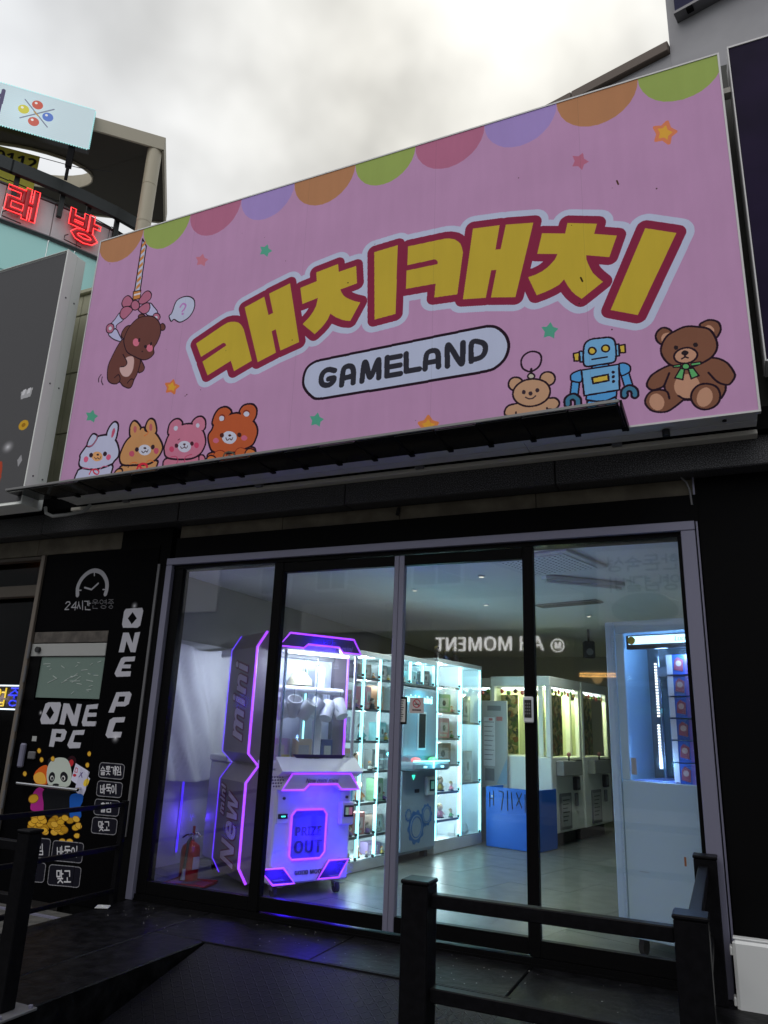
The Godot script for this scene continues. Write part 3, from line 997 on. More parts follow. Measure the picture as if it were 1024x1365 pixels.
	var face := mat("light_box_face", Color.WHITE, 0.35)
	face.albedo_texture = c.tex()
	face.emission_enabled = true
	face.emission_operator = BaseMaterial3D.EMISSION_OP_MULTIPLY
	face.emission = Color.WHITE
	face.emission_texture = face.albedo_texture
	face.emission_energy_multiplier = 0.3
	part("lit_face", panel(0, 2.72, 0, 1.03, 0.0), face, b)
	part("case", lh(Vector3(0, 0, -0.16), Vector3(2.72, 1.03, -0.004)), mats.dark_plastic, b)
	var bulbs := MB.new()
	for j in 54:
		bulbs.ball(Vector3(0.03 + j * 0.05, 1.035, 0.0), Vector3(0.016, 0.016, 0.016), 6)
		bulbs.ball(Vector3(0.03 + j * 0.05, -0.005, 0.0), Vector3(0.016, 0.016, 0.016), 6)
	for j in 20:
		bulbs.ball(Vector3(2.725, 0.03 + j * 0.05, 0.0), Vector3(0.016, 0.016, 0.016), 6)
	tag(part("led_bulbs", bulbs, glow("bulb_led", Color(0.6, 0.9, 0.9), 0.9), b), "", "", "", "stuff")
	part("post", lh(Vector3(2.36, -0.82, -0.1), Vector3(2.42, 0.0, -0.05)), mats.black_steel, b)
	part("clamp", lh(Vector3(2.33, -0.5, -0.13), Vector3(2.45, -0.02, -0.04)), mats.black_steel, b)
	lamp(b, Vector3(1.36, 0.5, 0.5), Color(0.8, 0.95, 1.0), 0.06, 0.4)
	# yellow banner behind the rail
	var y := thing("banner", "yellow banner ending in the digits 0112 behind the curved rail", "banner", Vector3(-13.85, 11.78, -2.85), rad_to_deg(atan2(0.70, 0.71)))
	part("cloth", lh(Vector3(0, 0, -0.01), Vector3(1.8, 1.1, 0.0), 0.002), mat("banner_yellow", lin(0.8, 0.74, 0.1), 0.7), y)
	part("digits", words("9-0112", 0.27, 0.004), mats.dark_plastic, y, Vector3(1.2, 0.86, 0.003))
	part("cord", MB.new().tube([Vector3(1.8, 1.08, 0), Vector3(2.6, 1.0, 0.1), Vector3(3.3, 1.05, 0.2)], 0.008), mats.dark_plastic, y)


func _right_side() -> void:
	var w := thing("grey_building", "plain grey rendered building with brown coping above the pink sign", "building", Vector3(0.06, -0.36, -1.5), rad_to_deg(atan2(-0.25, 0.97)))
	var rend := grained("grey_render", lin(0.34, 0.34, 0.36), lin(0.4, 0.4, 0.42), 0.008, 0.4, 0.85, 17)
	part("low_wall", lh(Vector3(-8.0, 3.6, -5.0), Vector3(-0.002, 7.97, 0.0)), rend, w)
	part("tall_wall", lh(Vector3(0.0, 3.6, -5.0), Vector3(6.0, 13.0, 0.006)), rend, w)
	for k in 8:
		part("coping", lh(Vector3(-1.0 - k, 7.972, -0.4), Vector3(-0.006 - k, 8.09, 0.06), 0.008), mat("brown_coping", lin(0.13, 0.1, 0.08), 0.7), w)
	part("bracket", lh(Vector3(-1.5, 7.9, 0.0), Vector3(-1.46, 8.0, 0.1)), mats.dull_aluminium, w)
	var s := thing("ball_sign", "navy sign with a white football emblem, cut off at the top right", "sign", Vector3(0.13, 7.95, -1.36), rad_to_deg(atan2(-0.25, 0.97)))
	var c := Canvas.new(512, 256, lin(0.035, 0.035, 0.075))
	c.dot(Vector2(105, 150), 92, lin(0.5, 0.5, 0.56))
	c.dot(Vector2(105, 150), 84, lin(0.6, 0.6, 0.66))
	var pent := PackedVector2Array()
	for k in 5:
		pent.append(Vector2(105, 150) + Vector2(0, -36).rotated(TAU * k / 5.0))
		var e := Vector2(0, 84).rotated(TAU * k / 5.0)
		c.poly(PackedVector2Array([Vector2(105, 150) + e * 0.95 + e.orthogonal() * 0.4, Vector2(105, 150) + e * 0.62, Vector2(105, 150) + e * 0.95 - e.orthogonal() * 0.4]), lin(0.05, 0.05, 0.09))
	c.poly(pent, lin(0.05, 0.05, 0.09))
	part("print", panel(0.0, 1.6, 0.0, 0.8, 0.0), printed("ball_print", c.tex(), 0.4), s)
	part("case", lh(Vector3(0, 0, -0.12), Vector3(1.6, 0.8, -0.003)), mats.dark_plastic, s)
	part("lower_trim", lh(Vector3(-0.01, -0.03, -0.12), Vector3(1.6, -0.001, 0.012)), mats.dull_aluminium, s)
	for k in 2:
		part("fixing", lh(Vector3(0.1 + k * 0.42, -0.045, -0.06), Vector3(0.16 + k * 0.42, -0.031, 0.0)), mats.black_steel, s)
	var p := thing("purple_sign", "dark purple signboard with thin pale edge right of the pink sign", "sign", Vector3(0.37, 3.27, 0.45))
	part("board", lh(Vector3(0.008, 0.0, -0.2), Vector3(2.8, 2.2, 0.0), 0.002), grained("purple_vinyl", lin(0.012, 0.008, 0.026), lin(0.02, 0.012, 0.042), 0.004, 0.6, 0.5, 19), p)
	mats.purple_vinyl.metallic_specular = 0.15
	part("edge_trim", lh(Vector3(0.0, -0.01, -0.19), Vector3(0.007, 2.215, 0.006)), mat("sign_edge", Color.WHITE), p)
	part("edge_trim", lh(Vector3(0.008, 2.201, -0.2), Vector3(2.8, 2.214, 0.005)), mat("sign_edge", Color.WHITE), p)
	part("edge_trim", lh(Vector3(0.008, -0.012, -0.2), Vector3(2.8, -0.001, 0.005)), mat("sign_edge", Color.WHITE), p)
	part("bracket", lh(Vector3(-0.06, 1.92, -0.12), Vector3(-0.002, 1.96, -0.06)), mat("cream_metal", Color.WHITE), p)
	var lw := thing("side_wall", "dark olive wall strip in the gap beside the purple sign", "wall", Vector3(0.2, 3.1, 0.0))
	part("cladding", lh(Vector3(0.0, 0.0, -0.3), Vector3(3.0, 2.6, 0.1)), mat("dark_olive", lin(0.04, 0.042, 0.036), 0.7), lw)
	# white meter box
	var e := thing("meter_box", "white plastic utility box with hinged lid on the black wall, bottom right", "box", Vector3(-0.055, -0.045, 0.02))
	var plastic := mat("box_plastic", lin(0.72, 0.74, 0.74), 0.4)
	part("body", lh(Vector3(0.012, 0.0, 0.0), Vector3(0.46, 0.335, 0.09), 0.008), plastic, e)
	part("lid", lh(Vector3(0.0, -0.012, 0.093), Vector3(0.47, 0.345, 0.14), 0.016), plastic, e)
	part("rim", lh(Vector3(0.004, 0.346, 0.08), Vector3(0.466, 0.356, 0.13), 0.004), plastic, e)
	for y in [0.05, 0.27]:
		part("hinge", lh(Vector3(-0.014, y, 0.06), Vector3(0.0, y + 0.04, 0.12), 0.004), plastic, e)


func _across_the_street() -> void:
	var o := thing("shop_across_the_street", "two storey shop row opposite, seen mirrored in the arcade glass", "building", Vector3(0, -0.36, 11.2))
	var wall := grained("render_grey", lin(0.3, 0.3, 0.3), lin(0.4, 0.395, 0.39), 0.01, 0.3, 0.85, 23)
	part("wall", lh(Vector3(-19, 0, 0.0), Vector3(8, 6.0, 6.0)), wall, o)
	part("olive_fascia", lh(Vector3(-7.2, 2.7, -0.2), Vector3(-2.75, 3.75, -0.001)), mat("olive_paint", lin(0.13, 0.12, 0.06), 0.7), o)
	part("dark_fascia", lh(Vector3(-2.74, 2.7, -0.18), Vector3(2.0, 3.55, -0.001)), mat("brown_paint", lin(0.05, 0.047, 0.04), 0.7), o)
	for k in 6:
		part("light_panel", lh(Vector3(-9.4 + k * 1.15, 3.78, -0.1), Vector3(-8.27 + k * 1.15, 4.5, -0.001), 0.01), mat("pale_paint", lin(0.75, 0.76, 0.76), 0.7), o)
	for k in 7:
		part("shop_window", lh(Vector3(-9.5 + k * 1.5, 0.3, -0.05), Vector3(-8.1 + k * 1.5, 2.6, -0.001), 0.01), mats.dark_plastic, o)
	for q in [[-10.75, -9.8, 4.75, 5.55], [-9.1, -8.2, 4.8, 5.6], [-6.5, -5.2, 4.8, 5.7]]:
		part("window_frame", lh(Vector3(q[0], q[2], -0.06), Vector3(q[1], q[3], -0.001), 0.006), mat("white_paint", Color.WHITE), o)
		part("window_pane", lh(Vector3(q[0] + 0.07, q[2] + 0.07, -0.07), Vector3((q[0] + q[1]) * 0.5 - 0.03, q[3] - 0.07, -0.061)), mats.dark_plastic, o)
		part("window_pane", lh(Vector3((q[0] + q[1]) * 0.5 + 0.03, q[2] + 0.07, -0.07), Vector3(q[1] - 0.07, q[3] - 0.07, -0.061)), mats.dark_plastic, o)
	part("white_panel", lh(Vector3(-13.2, 4.4, -0.08), Vector3(-12.05, 5.7, -0.001)), mat("pale_white", lin(0.85, 0.85, 0.85), 0.6), o)
	var a := thing("lettering_sign", "white lit AH MOMENT lettering on the olive fascia opposite, mirrored in the glass", "lit sign", Vector3(-3.3, 2.94, 10.98), 180)
	part("lit_letters", words("AH MOMENT", 0.3, 0.04, false), glow("letter_lit", Color(1, 1, 1), 3.6), a, Vector3(1.27, 0.15, 0.0))
	var ring := []
	for k in 20:
		ring.append(Vector3(-0.24 + 0.13 * cos(TAU * k / 20), 0.1 + 0.13 * sin(TAU * k / 20), 0.02))
	part("lit_ring", MB.new().tube(ring, 0.012, 6, true), mats.letter_lit, a)
	part("lit_emblem", words("M", 0.13, 0.03, true), mats.letter_lit, a, Vector3(-0.24, 0.1, 0.0))
	lamp(a, Vector3(1.2, 0.15, 0.2), Color(1, 1, 1), 0.01, 0.15)
	var s := thing("menu_sign", "pale board with two rows of Korean letters opposite, mirrored in the glass", "sign", Vector3(-0.45, 3.44, 11.0), 180)
	var c := Canvas.new(512, 460, lin(0.85, 0.85, 0.84))
	_hangul(c, "한돈숙성", Vector2(40, 40), Vector2(105, 0), Vector2(0, 90), 0.12, "3a3a3c")
	_hangul(c, "양념갈비", Vector2(40, 165), Vector2(105, 0), Vector2(0, 90), 0.12, "3a3a3c")
	c.poly(c.curve(PackedVector2Array([Vector2(60, 360), Vector2(160, 280), Vector2(320, 275), Vector2(430, 340), Vector2(400, 420), Vector2(240, 445), Vector2(100, 430)]), true), lin(0.25, 0.24, 0.24))
	part("print", panel(0.0, 1.75, 0.0, 1.57, 0.0), printed("menu_print", c.tex(), 0.6), s)
	part("case", lh(Vector3(0, 0, -0.18), Vector3(1.75, 1.57, -0.003)), mats.off_white, s)
	var t := thing("tube_lamp", "warm double tube lamp under the fascia opposite", "lamp", Vector3(-1.9, 2.46, 10.9), 180)
	part("lamp_body", lh(Vector3(0, 0.03, -0.08), Vector3(0.72, 0.06, 0.02)), mats.off_white, t)
	for y in [0.0, -0.05]:
		part("lamp_tube", MB.new().cyl(Vector3(0.0, y, 0), Vector3(0.72, y, 0), 0.014), glow("warm_tube", Color(1, 0.75, 0.4), 6.0), t)
	lamp(t, Vector3(0.36, -0.1, 0.08), Color(1, 0.8, 0.5), 0.01, 0.1)


func _entrance() -> void:
	var al: StandardMaterial3D = mats.aluminium
	var bk: StandardMaterial3D = mats.black_frame
	var f := thing("entrance_frame", "silver aluminium door surround with black header and bottom track", "door frame", Vector3(-4.02, 0, 0))
	part("jamb", lh(Vector3(0.0, 0.0, -0.1), Vector3(0.058, 2.438, 0.035), 0.003), al, f)
	part("jamb", lh(Vector3(3.875, 0.0, -0.1), Vector3(3.955, 2.438, 0.035), 0.003), al, f)
	part("header", lh(Vector3(0.0, 2.44, -0.1), Vector3(3.955, 2.496, 0.035), 0.003), al, f)
	part("top_track", lh(Vector3(0.06, 2.412, -0.1), Vector3(3.873, 2.438, 0.004)), bk, f)
	part("bottom_track", lh(Vector3(0.06, 0.0, -0.1), Vector3(3.873, 0.04, 0.012)), bk, f)
	for q in [["left", 0.06, 1.09, 0.09, 0.075, "clear fixed glass panel before the extinguisher and the claw machine's side"], ["right", 2.915, 3.873, 0.06, 0.02, "clear fixed glass panel before the tall white cabinet"]]:
		var w := thing("fixed_window", q[5], "window", Vector3(-4.02, 0, 0), 0, "fixed glass panels beside the doors")
		part("stile", lh(Vector3(q[1], 0.042, -0.05), Vector3(q[1] + q[3], 2.41, 0.0), 0.002), bk, w)
		part("stile", lh(Vector3(q[2] - q[4], 0.042, -0.05), Vector3(q[2], 2.41, 0.0), 0.002), bk, w)
		part("bottom_rail", lh(Vector3(q[1] + q[3] + 0.001, 0.042, -0.048), Vector3(q[2] - q[4] - 0.001, 0.127, -0.002), 0.002), bk, w)
		for z in [-0.022, -0.04]:
			part("pane", lh(Vector3(q[1] + q[3] - 0.005, 0.126, z - 0.005), Vector3(q[2] - q[4] + 0.005, 2.411, z)), glass, w)
	for q in [[1.092, 1.1, 2.0, 2.035, "left glass sliding door, black frame with silver meeting edge"], [2.037, 2.075, 2.905, 2.965, "right glass sliding door with the keypad lock, black outer stile"]]:
		var d := thing("sliding_door", q[4], "door", Vector3(-4.02, 0, 0), 0, "glass sliding doors")
		var left_silver: bool = q[0] > 2.0
		part("stile", lh(Vector3(q[0], 0.05, -0.055), Vector3(q[1], 2.405, -0.002), 0.003), al if left_silver else bk, d)
		part("stile", lh(Vector3(q[2], 0.05, -0.055), Vector3(q[3], 2.405, -0.002), 0.003), bk if left_silver else al, d)
		part("bottom_rail", lh(Vector3(q[1] + 0.001, 0.05, -0.053), Vector3(q[2] - 0.001, 0.135, -0.004), 0.002), bk, d)
		part("top_rail", lh(Vector3(q[1] + 0.001, 2.333, -0.053), Vector3(q[2] - 0.001, 2.405, -0.004), 0.002), bk, d)
		for z in [-0.026, -0.044]:
			part("pane", lh(Vector3(q[1] - 0.005, 0.13, z - 0.005), Vector3(q[2] + 0.005, 2.336, z)), glass, d)
		if left_silver:
			part("edge_strip", lh(Vector3(q[3] - 0.002, 0.14, -0.03), Vector3(q[3] + 0.006, 2.33, -0.001)), mats.dull_aluminium, d)
		else:
			part("brush_strip", lh(Vector3(q[2] - 0.006, 0.135, -0.045), Vector3(q[2] - 0.001, 2.33, -0.02)), mats.rubber, d)
	var k := thing("door_lock", "white keypad lock with black face on the right black door stile", "lock", Vector3(-1.118, 1.305, 0.0))
	part("shell", lh(Vector3(0, 0, 0.001), Vector3(0.062, 0.155, 0.022), 0.012), mat("white_paint", Color.WHITE), k)
	part("key_face", lh(Vector3(0.009, 0.03, 0.0225), Vector3(0.053, 0.135, 0.025), 0.004), mats.dark_plastic, k)
	for i in 3:
		for j in 4:
			part("key", lh(Vector3(0.014 + i * 0.0125, 0.05 + j * 0.019, 0.0255), Vector3(0.021 + i * 0.0125, 0.059 + j * 0.019, 0.027)), mats.grey_plastic, k)
	var h := thing("hours_sign", "small narrow black and white notice stuck on the right door", "sign", Vector3(-1.968, 1.27, -0.0255))
	var hc := Canvas.new(64, 170, lin(0.015, 0.015, 0.015))
	hc.poly(PackedVector2Array([Vector2(10, 14), Vector2(54, 14), Vector2(54, 156), Vector2(10, 156)]), lin(0.6, 0.6, 0.58))
	for i in 9:
		hc.line(PackedVector2Array([Vector2(24, 26 + i * 14), Vector2(40 - (i % 3) * 5, 26 + i * 14)]), 5, lin(0.03, 0.03, 0.03))
	part("print", panel(0.0, 0.065, 0.0, 0.175, 0.004), printed("hours_print", hc.tex()), h)
	part("card", lh(Vector3(0, 0, 0), Vector3(0.065, 0.175, 0.0035)), mats.dark_plastic, h)
	var n := thing("smoking_sign", "small white no smoking sticker with red circle on the right door", "sticker", Vector3(-1.885, 1.342, -0.0255))
	var nc := Canvas.new(128, 128, lin(0.55, 0.5, 0.5))
	var circ := PackedVector2Array()
	for i in 24:
		circ.append(Vector2(64, 48) + Vector2(32, 0).rotated(TAU * i / 24.0))
	nc.line(circ, 8, lin(0.45, 0.06, 0.08), true)
	nc.line(PackedVector2Array([Vector2(42, 26), Vector2(86, 70)]), 8, lin(0.45, 0.06, 0.08))
	nc.line(PackedVector2Array([Vector2(46, 54), Vector2(82, 54)]), 8, lin(0.05, 0.05, 0.05))
	for i in 4:
		nc.line(PackedVector2Array([Vector2(30 + i * 20, 102), Vector2(40 + i * 20, 102)]), 12, lin(0.1, 0.08, 0.08))
	part("print", panel(0.0, 0.1, 0.0, 0.1, 0.003), printed("smoke_print", nc.tex()), n)
	part("card", lh(Vector3(0, 0, 0), Vector3(0.1, 0.1, 0.0025)), mats.off_white, n)


func _interior_shell() -> void:
	# rotated tile grids, cut to the room
	var room := PackedVector2Array([Vector2(-4.7, -0.12), Vector2(-4.7, -9.0), Vector2(1.2, -9.0), Vector2(1.2, -0.12)])
	var fl := thing("floor", "", "", Vector3.ZERO, 0, "", "structure")
	var tile_m := []
	for i in 3:
		tile_m.append(grained("floor_tile_%s" % ["a", "b", "c"][i], lin(0.09 + 0.008 * i, 0.1 + 0.008 * i, 0.095 + 0.008 * i), lin(0.15 + 0.008 * i, 0.16 + 0.008 * i, 0.15 + 0.008 * i), 0.01, 0.8, 0.33, 40 + i))
	part("base", lh(Vector3(-4.75, -0.2, -9.1), Vector3(1.25, -0.02, -0.12)), mats.rubber, fl)
	var cl := thing("ceiling", "", "", Vector3.ZERO, 0, "", "structure")
	part("slab", lh(Vector3(-4.75, 2.645, -9.1), Vector3(1.25, 2.76, -0.26)), mats.rubber, cl)
	part("edge_board", lh(Vector3(-4.7, 2.44, -0.24), Vector3(1.2, 2.64, -0.2)), mats.black_cladding, cl)
	for g in 2:
		var s := 0.55 if g == 0 else 0.6
		var a := deg_to_rad(-17.0)
		var hold: Node3D = fl if g == 0 else cl
		for i in range(-12, 12):
			for j in range(-20, 4):
				var q := PackedVector2Array()
				for w in [[0.002, 0.002], [0.998, 0.002], [0.998, 0.998], [0.002, 0.998]]:
					q.append(Vector2((i + w[0]) * s - 1.3, (j + w[1]) * s).rotated(-a))
				for r in Geometry2D.intersect_polygons(q, room):
					var area := 0.0
					for k in r.size():
						area += r[k].cross(r[(k + 1) % r.size()])
					if absf(area) < 0.01:
						continue
					var b := MB.new()
					var flip := Transform3D(Basis(Vector3.RIGHT, Vector3(0, 0, 1), Vector3(0, 1, 0)), Vector3.ZERO)
					if g == 0:
						b.prism(r, -0.02, 0.0008 * ((i * 7 + j * 3) % 2), flip)
						part("tile", b, tile_m[absi(i * 5 + j * 3) % 3], hold)
					else:
						b.prism(r, 2.6, 2.62, flip)
						part("tile", b, mat("ceiling_tile", lin(0.82, 0.83, 0.83), 0.8), hold)
	for q in [["left_wall", Vector3(-4.9, -0.1, -9.1), Vector3(-4.702, 2.64, -0.26)], ["back_wall", Vector3(-4.7, -0.1, -9.2), Vector3(1.25, 2.64, -9.0)], ["right_wall", Vector3(1.2, -0.1, -9.0), Vector3(1.35, 2.64, -0.26)]]:
		tag(part(q[0], lh(q[1], q[2]), mat("inner_wall", lin(0.3, 0.3, 0.29), 0.7), self), "", "", "", "structure")
	var sw := part("left_partition", lh(Vector3(-4.7, 0.0, -1.95), Vector3(-4.62, 1.97, -0.28)), mat("white_wall", lin(0.6, 0.6, 0.62), 0.6), self)
	tag(sw, "", "", "", "structure")
	# ceiling fittings
	var v := thing("air_vent", "long dark air conditioning slot in the ceiling behind right window", "vent", Vector3(-1.42, 2.595, -3.3), -17)
	part("frame", lh(Vector3(-0.36, -0.012, -0.09), Vector3(0.36, 0.003, 0.09), 0.004), mats.grey_plastic, v)
	for k in 4:
		part("slat", lh(Vector3(-0.34, -0.018, -0.07 + k * 0.037), Vector3(0.34, -0.013, -0.045 + k * 0.037)), mats.dark_plastic, v)
	var c := thing("perforated_panel", "square white perforated panel in the ceiling behind the right window", "ceiling panel", Vector3(-1.22, 2.595, -1.3), -17)
	part("frame", lh(Vector3(-0.36, -0.02, -0.36), Vector3(0.36, 0.003, 0.36), 0.008), mat("white_paint", Color.WHITE), c)
	part("grille", lh(Vector3(-0.3, -0.026, -0.3), Vector3(0.3, -0.021, 0.3)), mat("ceiling_tile", Color.WHITE), c)
	var dots := MB.new()
	for k in 12:
		for i in 12:
			dots.box(Vector3(-0.26 + k * 0.047, -0.027, -0.26 + i * 0.047), Vector3(0.012, 0.002, 0.012))
	part("perforation", dots, mats.dark_plastic, c)
	var t := thing("track_lamp", "unlit white tube lamp on the ceiling by the right window", "lamp", Vector3(-1.05, 2.56, -2.05), 40)
	part("lamp_body", lh(Vector3(-0.4, 0.0, -0.04), Vector3(0.4, 0.035, 0.04), 0.004), mats.ceiling_tile, t)
	part("lamp_tube", MB.new().cyl(Vector3(-0.38, -0.015, 0), Vector3(0.38, -0.015, 0), 0.014), mats.ceiling_tile, t)
	var sp := thing("ceiling_speaker", "small dark speaker hanging from the ceiling above the back cabinets", "speaker", Vector3(-1.55, 2.32, -5.4), 20)
	part("arm", MB.new().cyl(Vector3(0, 0.12, 0), Vector3(0, 0.28, 0), 0.015), mats.dark_plastic, sp)
	part("body", lh(Vector3(-0.07, -0.1, -0.06), Vector3(0.07, 0.12, 0.06), 0.012), mats.dark_plastic, sp)
	part("cone", MB.new().cyl(Vector3(0, -0.02, 0.061), Vector3(0, -0.02, 0.065), 0.045), mats.grey_plastic, sp)
	for q in [[-2.75, -2.2, "ceiling spot lamp glowing above the left sliding door"], [-2.3, -3.2, "ceiling spot lamp glowing above the blue bin aisle"], [-1.9, -1.7, "ceiling spot lamp glowing behind the right sliding door"], [-1.35, -4.2, "ceiling spot lamp glowing before the back cabinets"]]:
		var s := thing("spot_lamp", q[2], "lamp", Vector3(q[0], 2.598, q[1]), 0, "small ceiling spot lamps")
		part("lamp_rim", MB.new().cyl(Vector3(0, -0.012, 0), Vector3(0, 0.0, 0), 0.032), mat("white_paint", Color.WHITE), s)
		part("lamp_lens", MB.new().cyl(Vector3(0, -0.016, 0), Vector3(0, -0.013, 0), 0.022), glow("spot_led", Color(1, 0.97, 0.9), 1.0), s)
		var sl := SpotLight3D.new()
		sl.name = "spot_light"
		sl.position = Vector3(0, -0.03, 0)
		sl.rotation_degrees.x = -90
		sl.spot_angle = 78
		sl.spot_range = 6
		sl.spot_attenuation = 2.0
		sl.light_color = Color(0.94, 1.0, 0.96)
		sl.light_energy = 1.0
		sl.light_size = 0.03
		sl.shadow_enabled = true
		s.add_child(sl)


func _claw_machine() -> void:
	var o := thing("claw_machine", "white double sided claw machine with glowing violet edges, mini lettering and prize door", "claw machine", Vector3(-3.154, 0.0, -0.49), 58.5)
	var wp := mat("machine_white", lin(0.74, 0.75, 0.78), 0.4)
	var vp: StandardMaterial3D = mats.violet_panel
	var vl: StandardMaterial3D = mats.violet_led
	var pl: StandardMaterial3D = mats.pink_led
	# lower bodies, front half and rear half
	part("base_cabinet", lh(Vector3(0.0, 0.1, -0.4), Vector3(0.68, 0.9, 0.0), 0.012), wp, o)
	part("base_cabinet", lh(Vector3(0.0, 0.1, -1.35), Vector3(0.68, 0.9, -0.84), 0.012), wp, o)
	part("core", lh(Vector3(0.02, 0.1, -0.838), Vector3(0.66, 1.9, -0.402)), wp, o)
	for z in [0.0, -1.25]:
		part("deck", lh(Vector3(-0.012, 0.905, -0.39 + z * 0.77), Vector3(0.692, 0.96, 0.0 + z * 0.77), 0.008), wp, o)
		part("ceiling_box", lh(Vector3(0.0, 1.82, -0.39 + z * 0.77), Vector3(0.68, 1.9, -0.01 + z * 0.77), 0.01), wp, o)
	# sloping front tray with its lettering
	var tray := MB.new()
	tray.prism(PackedVector2Array([Vector2(0.0, 0.9), Vector2(0.0, 1.0), Vector2(0.13, 0.9), Vector2(0.05, 0.86)]), -0.02, 0.7, Transform3D(Basis(Vector3(0, 0, 1), Vector3(0, 1, 0), Vector3(-1, 0, 0)), Vector3(0.68, 0, 0.003)))
	part("front_tray", tray, wp, o)
	part("tray_badge", MB.new().prism(PackedVector2Array([Vector2(0.12, 1.02), Vector2(0.6, 1.02), Vector2(0.56, 0.985), Vector2(0.5, 0.985), Vector2(0.48, 0.965), Vector2(0.25, 0.965), Vector2(0.23, 0.985), Vector2(0.16, 0.985)]), 0.006, 0.014), vp, o)
	part("badge_lettering", words("LUCKY", 0.03, 0.003), mats.dark_plastic, o, Vector3(0.29, 0.985, 0.018))
	# windows of the two glass cabinets
	var gp: StandardMaterial3D = mats.clear_pane
	part("window_pane", lh(Vector3(0.01, 0.965, -0.012), Vector3(0.67, 1.818, -0.007)), gp, o)
	part("window_pane", lh(Vector3(0.003, 0.965, -0.39), Vector3(0.008, 1.818, -0.016)), gp, o)
	part("window_pane", lh(Vector3(0.003, 0.965, -1.335), Vector3(0.008, 1.818, -0.86)), gp, o)
	for x in [0.0, 0.662]:
		part("corner_post", lh(Vector3(x, 0.962, -0.02), Vector3(x + 0.018, 1.82, -0.002)), mats.chrome if x < 0.1 else wp, o)
	part("corner_post", lh(Vector3(0.3, 0.962, -0.006), Vector3(0.306, 1.82, -0.001)), mats.chrome, o)
	# header plate
	var head := PackedVector2Array([Vector2(-0.09, 1.835), Vector2(0.0, 1.945), Vector2(0.6, 1.945), Vector2(0.675, 1.83), Vector2(0.5, 1.83), Vector2(0.46, 1.868), Vector2(0.17, 1.868), Vector2(0.13, 1.835)])
	part("header_plate", MB.new().prism(head, 0.0, 0.05), vp, o)
	part("led_strip", MB.new().tube(_loop(head, 0.054), 0.0085, 6, true), pl, o)
	part("header_lettering", words("mini", 0.035, 0.003, true, 0.3), mat("pale_letters", lin(0.4, 0.3, 0.5), 0.5), o, Vector3(0.54, 1.862, 0.053))
	# console plate
	var cons := PackedVector2Array([Vector2(0.0, 0.765), Vector2(0.08, 0.885), Vector2(0.6, 0.885), Vector2(0.69, 0.765), Vector2(0.52, 0.765), Vector2(0.48, 0.805), Vector2(0.23, 0.805), Vector2(0.19, 0.765)])
	part("console_plate", MB.new().prism(cons, 0.0, 0.1), wp, o)
	part("led_strip", MB.new().tube(_loop(cons, 0.105), 0.0085, 6, true), pl, o)
	part("console_lettering", words("New mini mini", 0.032, 0.002, false, 0.3), vp, o, Vector3(0.345, 0.832, 0.102))
	part("joystick_button", MB.new().ball(Vector3(0.37, 0.905, 0.07), Vector3(0.06, 0.022, 0.045), 14), glow("cyan_button_lamp", Color(0.05, 0.55, 0.95), 1.6), o)
	var mesh_dots := MB.new()
	for i in 5:
		for j in 4:
			mesh_dots.box(Vector3(-0.045 + i * 0.022 - j * 0.006, 0.79 + j * 0.022, 0.05), Vector3(0.012, 0.012, 0.004))
	part("speaker_mesh", mesh_dots, vp, o)
	# prize door
	var oct := PackedVector2Array([Vector2(0.145, 0.29), Vector2(0.145, 0.575), Vector2(0.18, 0.615), Vector2(0.42, 0.615), Vector2(0.45, 0.58), Vector2(0.45, 0.31), Vector2(0.41, 0.265), Vector2(0.17, 0.265)])
	part("prize_door", MB.new().prism(oct, 0.001, 0.012), mat("prize_flap", lin(0.16, 0.13, 0.5), 0.35), o)
	part("led_strip", MB.new().tube(_loop(oct, 0.014), 0.009, 6, true), pl, o)
	part("door_lettering", words("PRIZE", 0.062, 0.004), vp, o, Vector3(0.298, 0.46, 0.016))
	part("door_lettering", words("OUT", 0.088, 0.004), vp, o, Vector3(0.298, 0.35, 0.016))
	part("maker_lettering", words("GOOD MOOD", 0.03, 0.003), mats.dark_plastic, o, Vector3(0.335, 0.17, 0.003))
	# coin panels left and right
	part("coin_panel", lh(Vector3(0.02, 0.52, 0.0), Vector3(0.12, 0.74, 0.008), 0.003), wp, o)
	part("coin_lock", MB.new().cyl(Vector3(0.07, 0.7, 0.008), Vector3(0.07, 0.7, 0.02), 0.011), mats.dark_plastic, o)
	part("counter_screen", lh(Vector3(0.03, 0.555, 0.009), Vector3(0.11, 0.59, 0.016), 0.003), mats.dark_plastic, o)
	part("counter_lamp", lh(Vector3(0.055, 0.567, 0.0165), Vector3(0.09, 0.577, 0.018)), glow("green_lamp", Color(0.2, 1.0, 0.8), 2.0), o)
	part("coin_panel", lh(Vector3(0.56, 0.52, 0.0), Vector3(0.67, 0.74, 0.008), 0.003), wp, o)
	part("coin_lock", MB.new().cyl(Vector3(0.63, 0.7, 0.008), Vector3(0.63, 0.7, 0.02), 0.011), mats.dark_plastic, o)
	part("card_reader", lh(Vector3(0.55, 0.5, 0.009), Vector3(0.672, 0.67, 0.07), 0.01), wp, o)
	part("reader_screen", lh(Vector3(0.575, 0.56, 0.0705), Vector3(0.662, 0.645, 0.073)), mats.dark_plastic, o)
	part("reader_lamp", lh(Vector3(0.588, 0.575, 0.0735), Vector3(0.616, 0.63, 0.075)), glow("reader_green_lamp", Color(0.5, 0.7, 0.1), 0.5), o)
	part("reader_lamp", lh(Vector3(0.62, 0.575, 0.0735), Vector3(0.65, 0.63, 0.075)), glow("reader_orange_lamp", Color(0.8, 0.3, 0.1), 0.4), o)
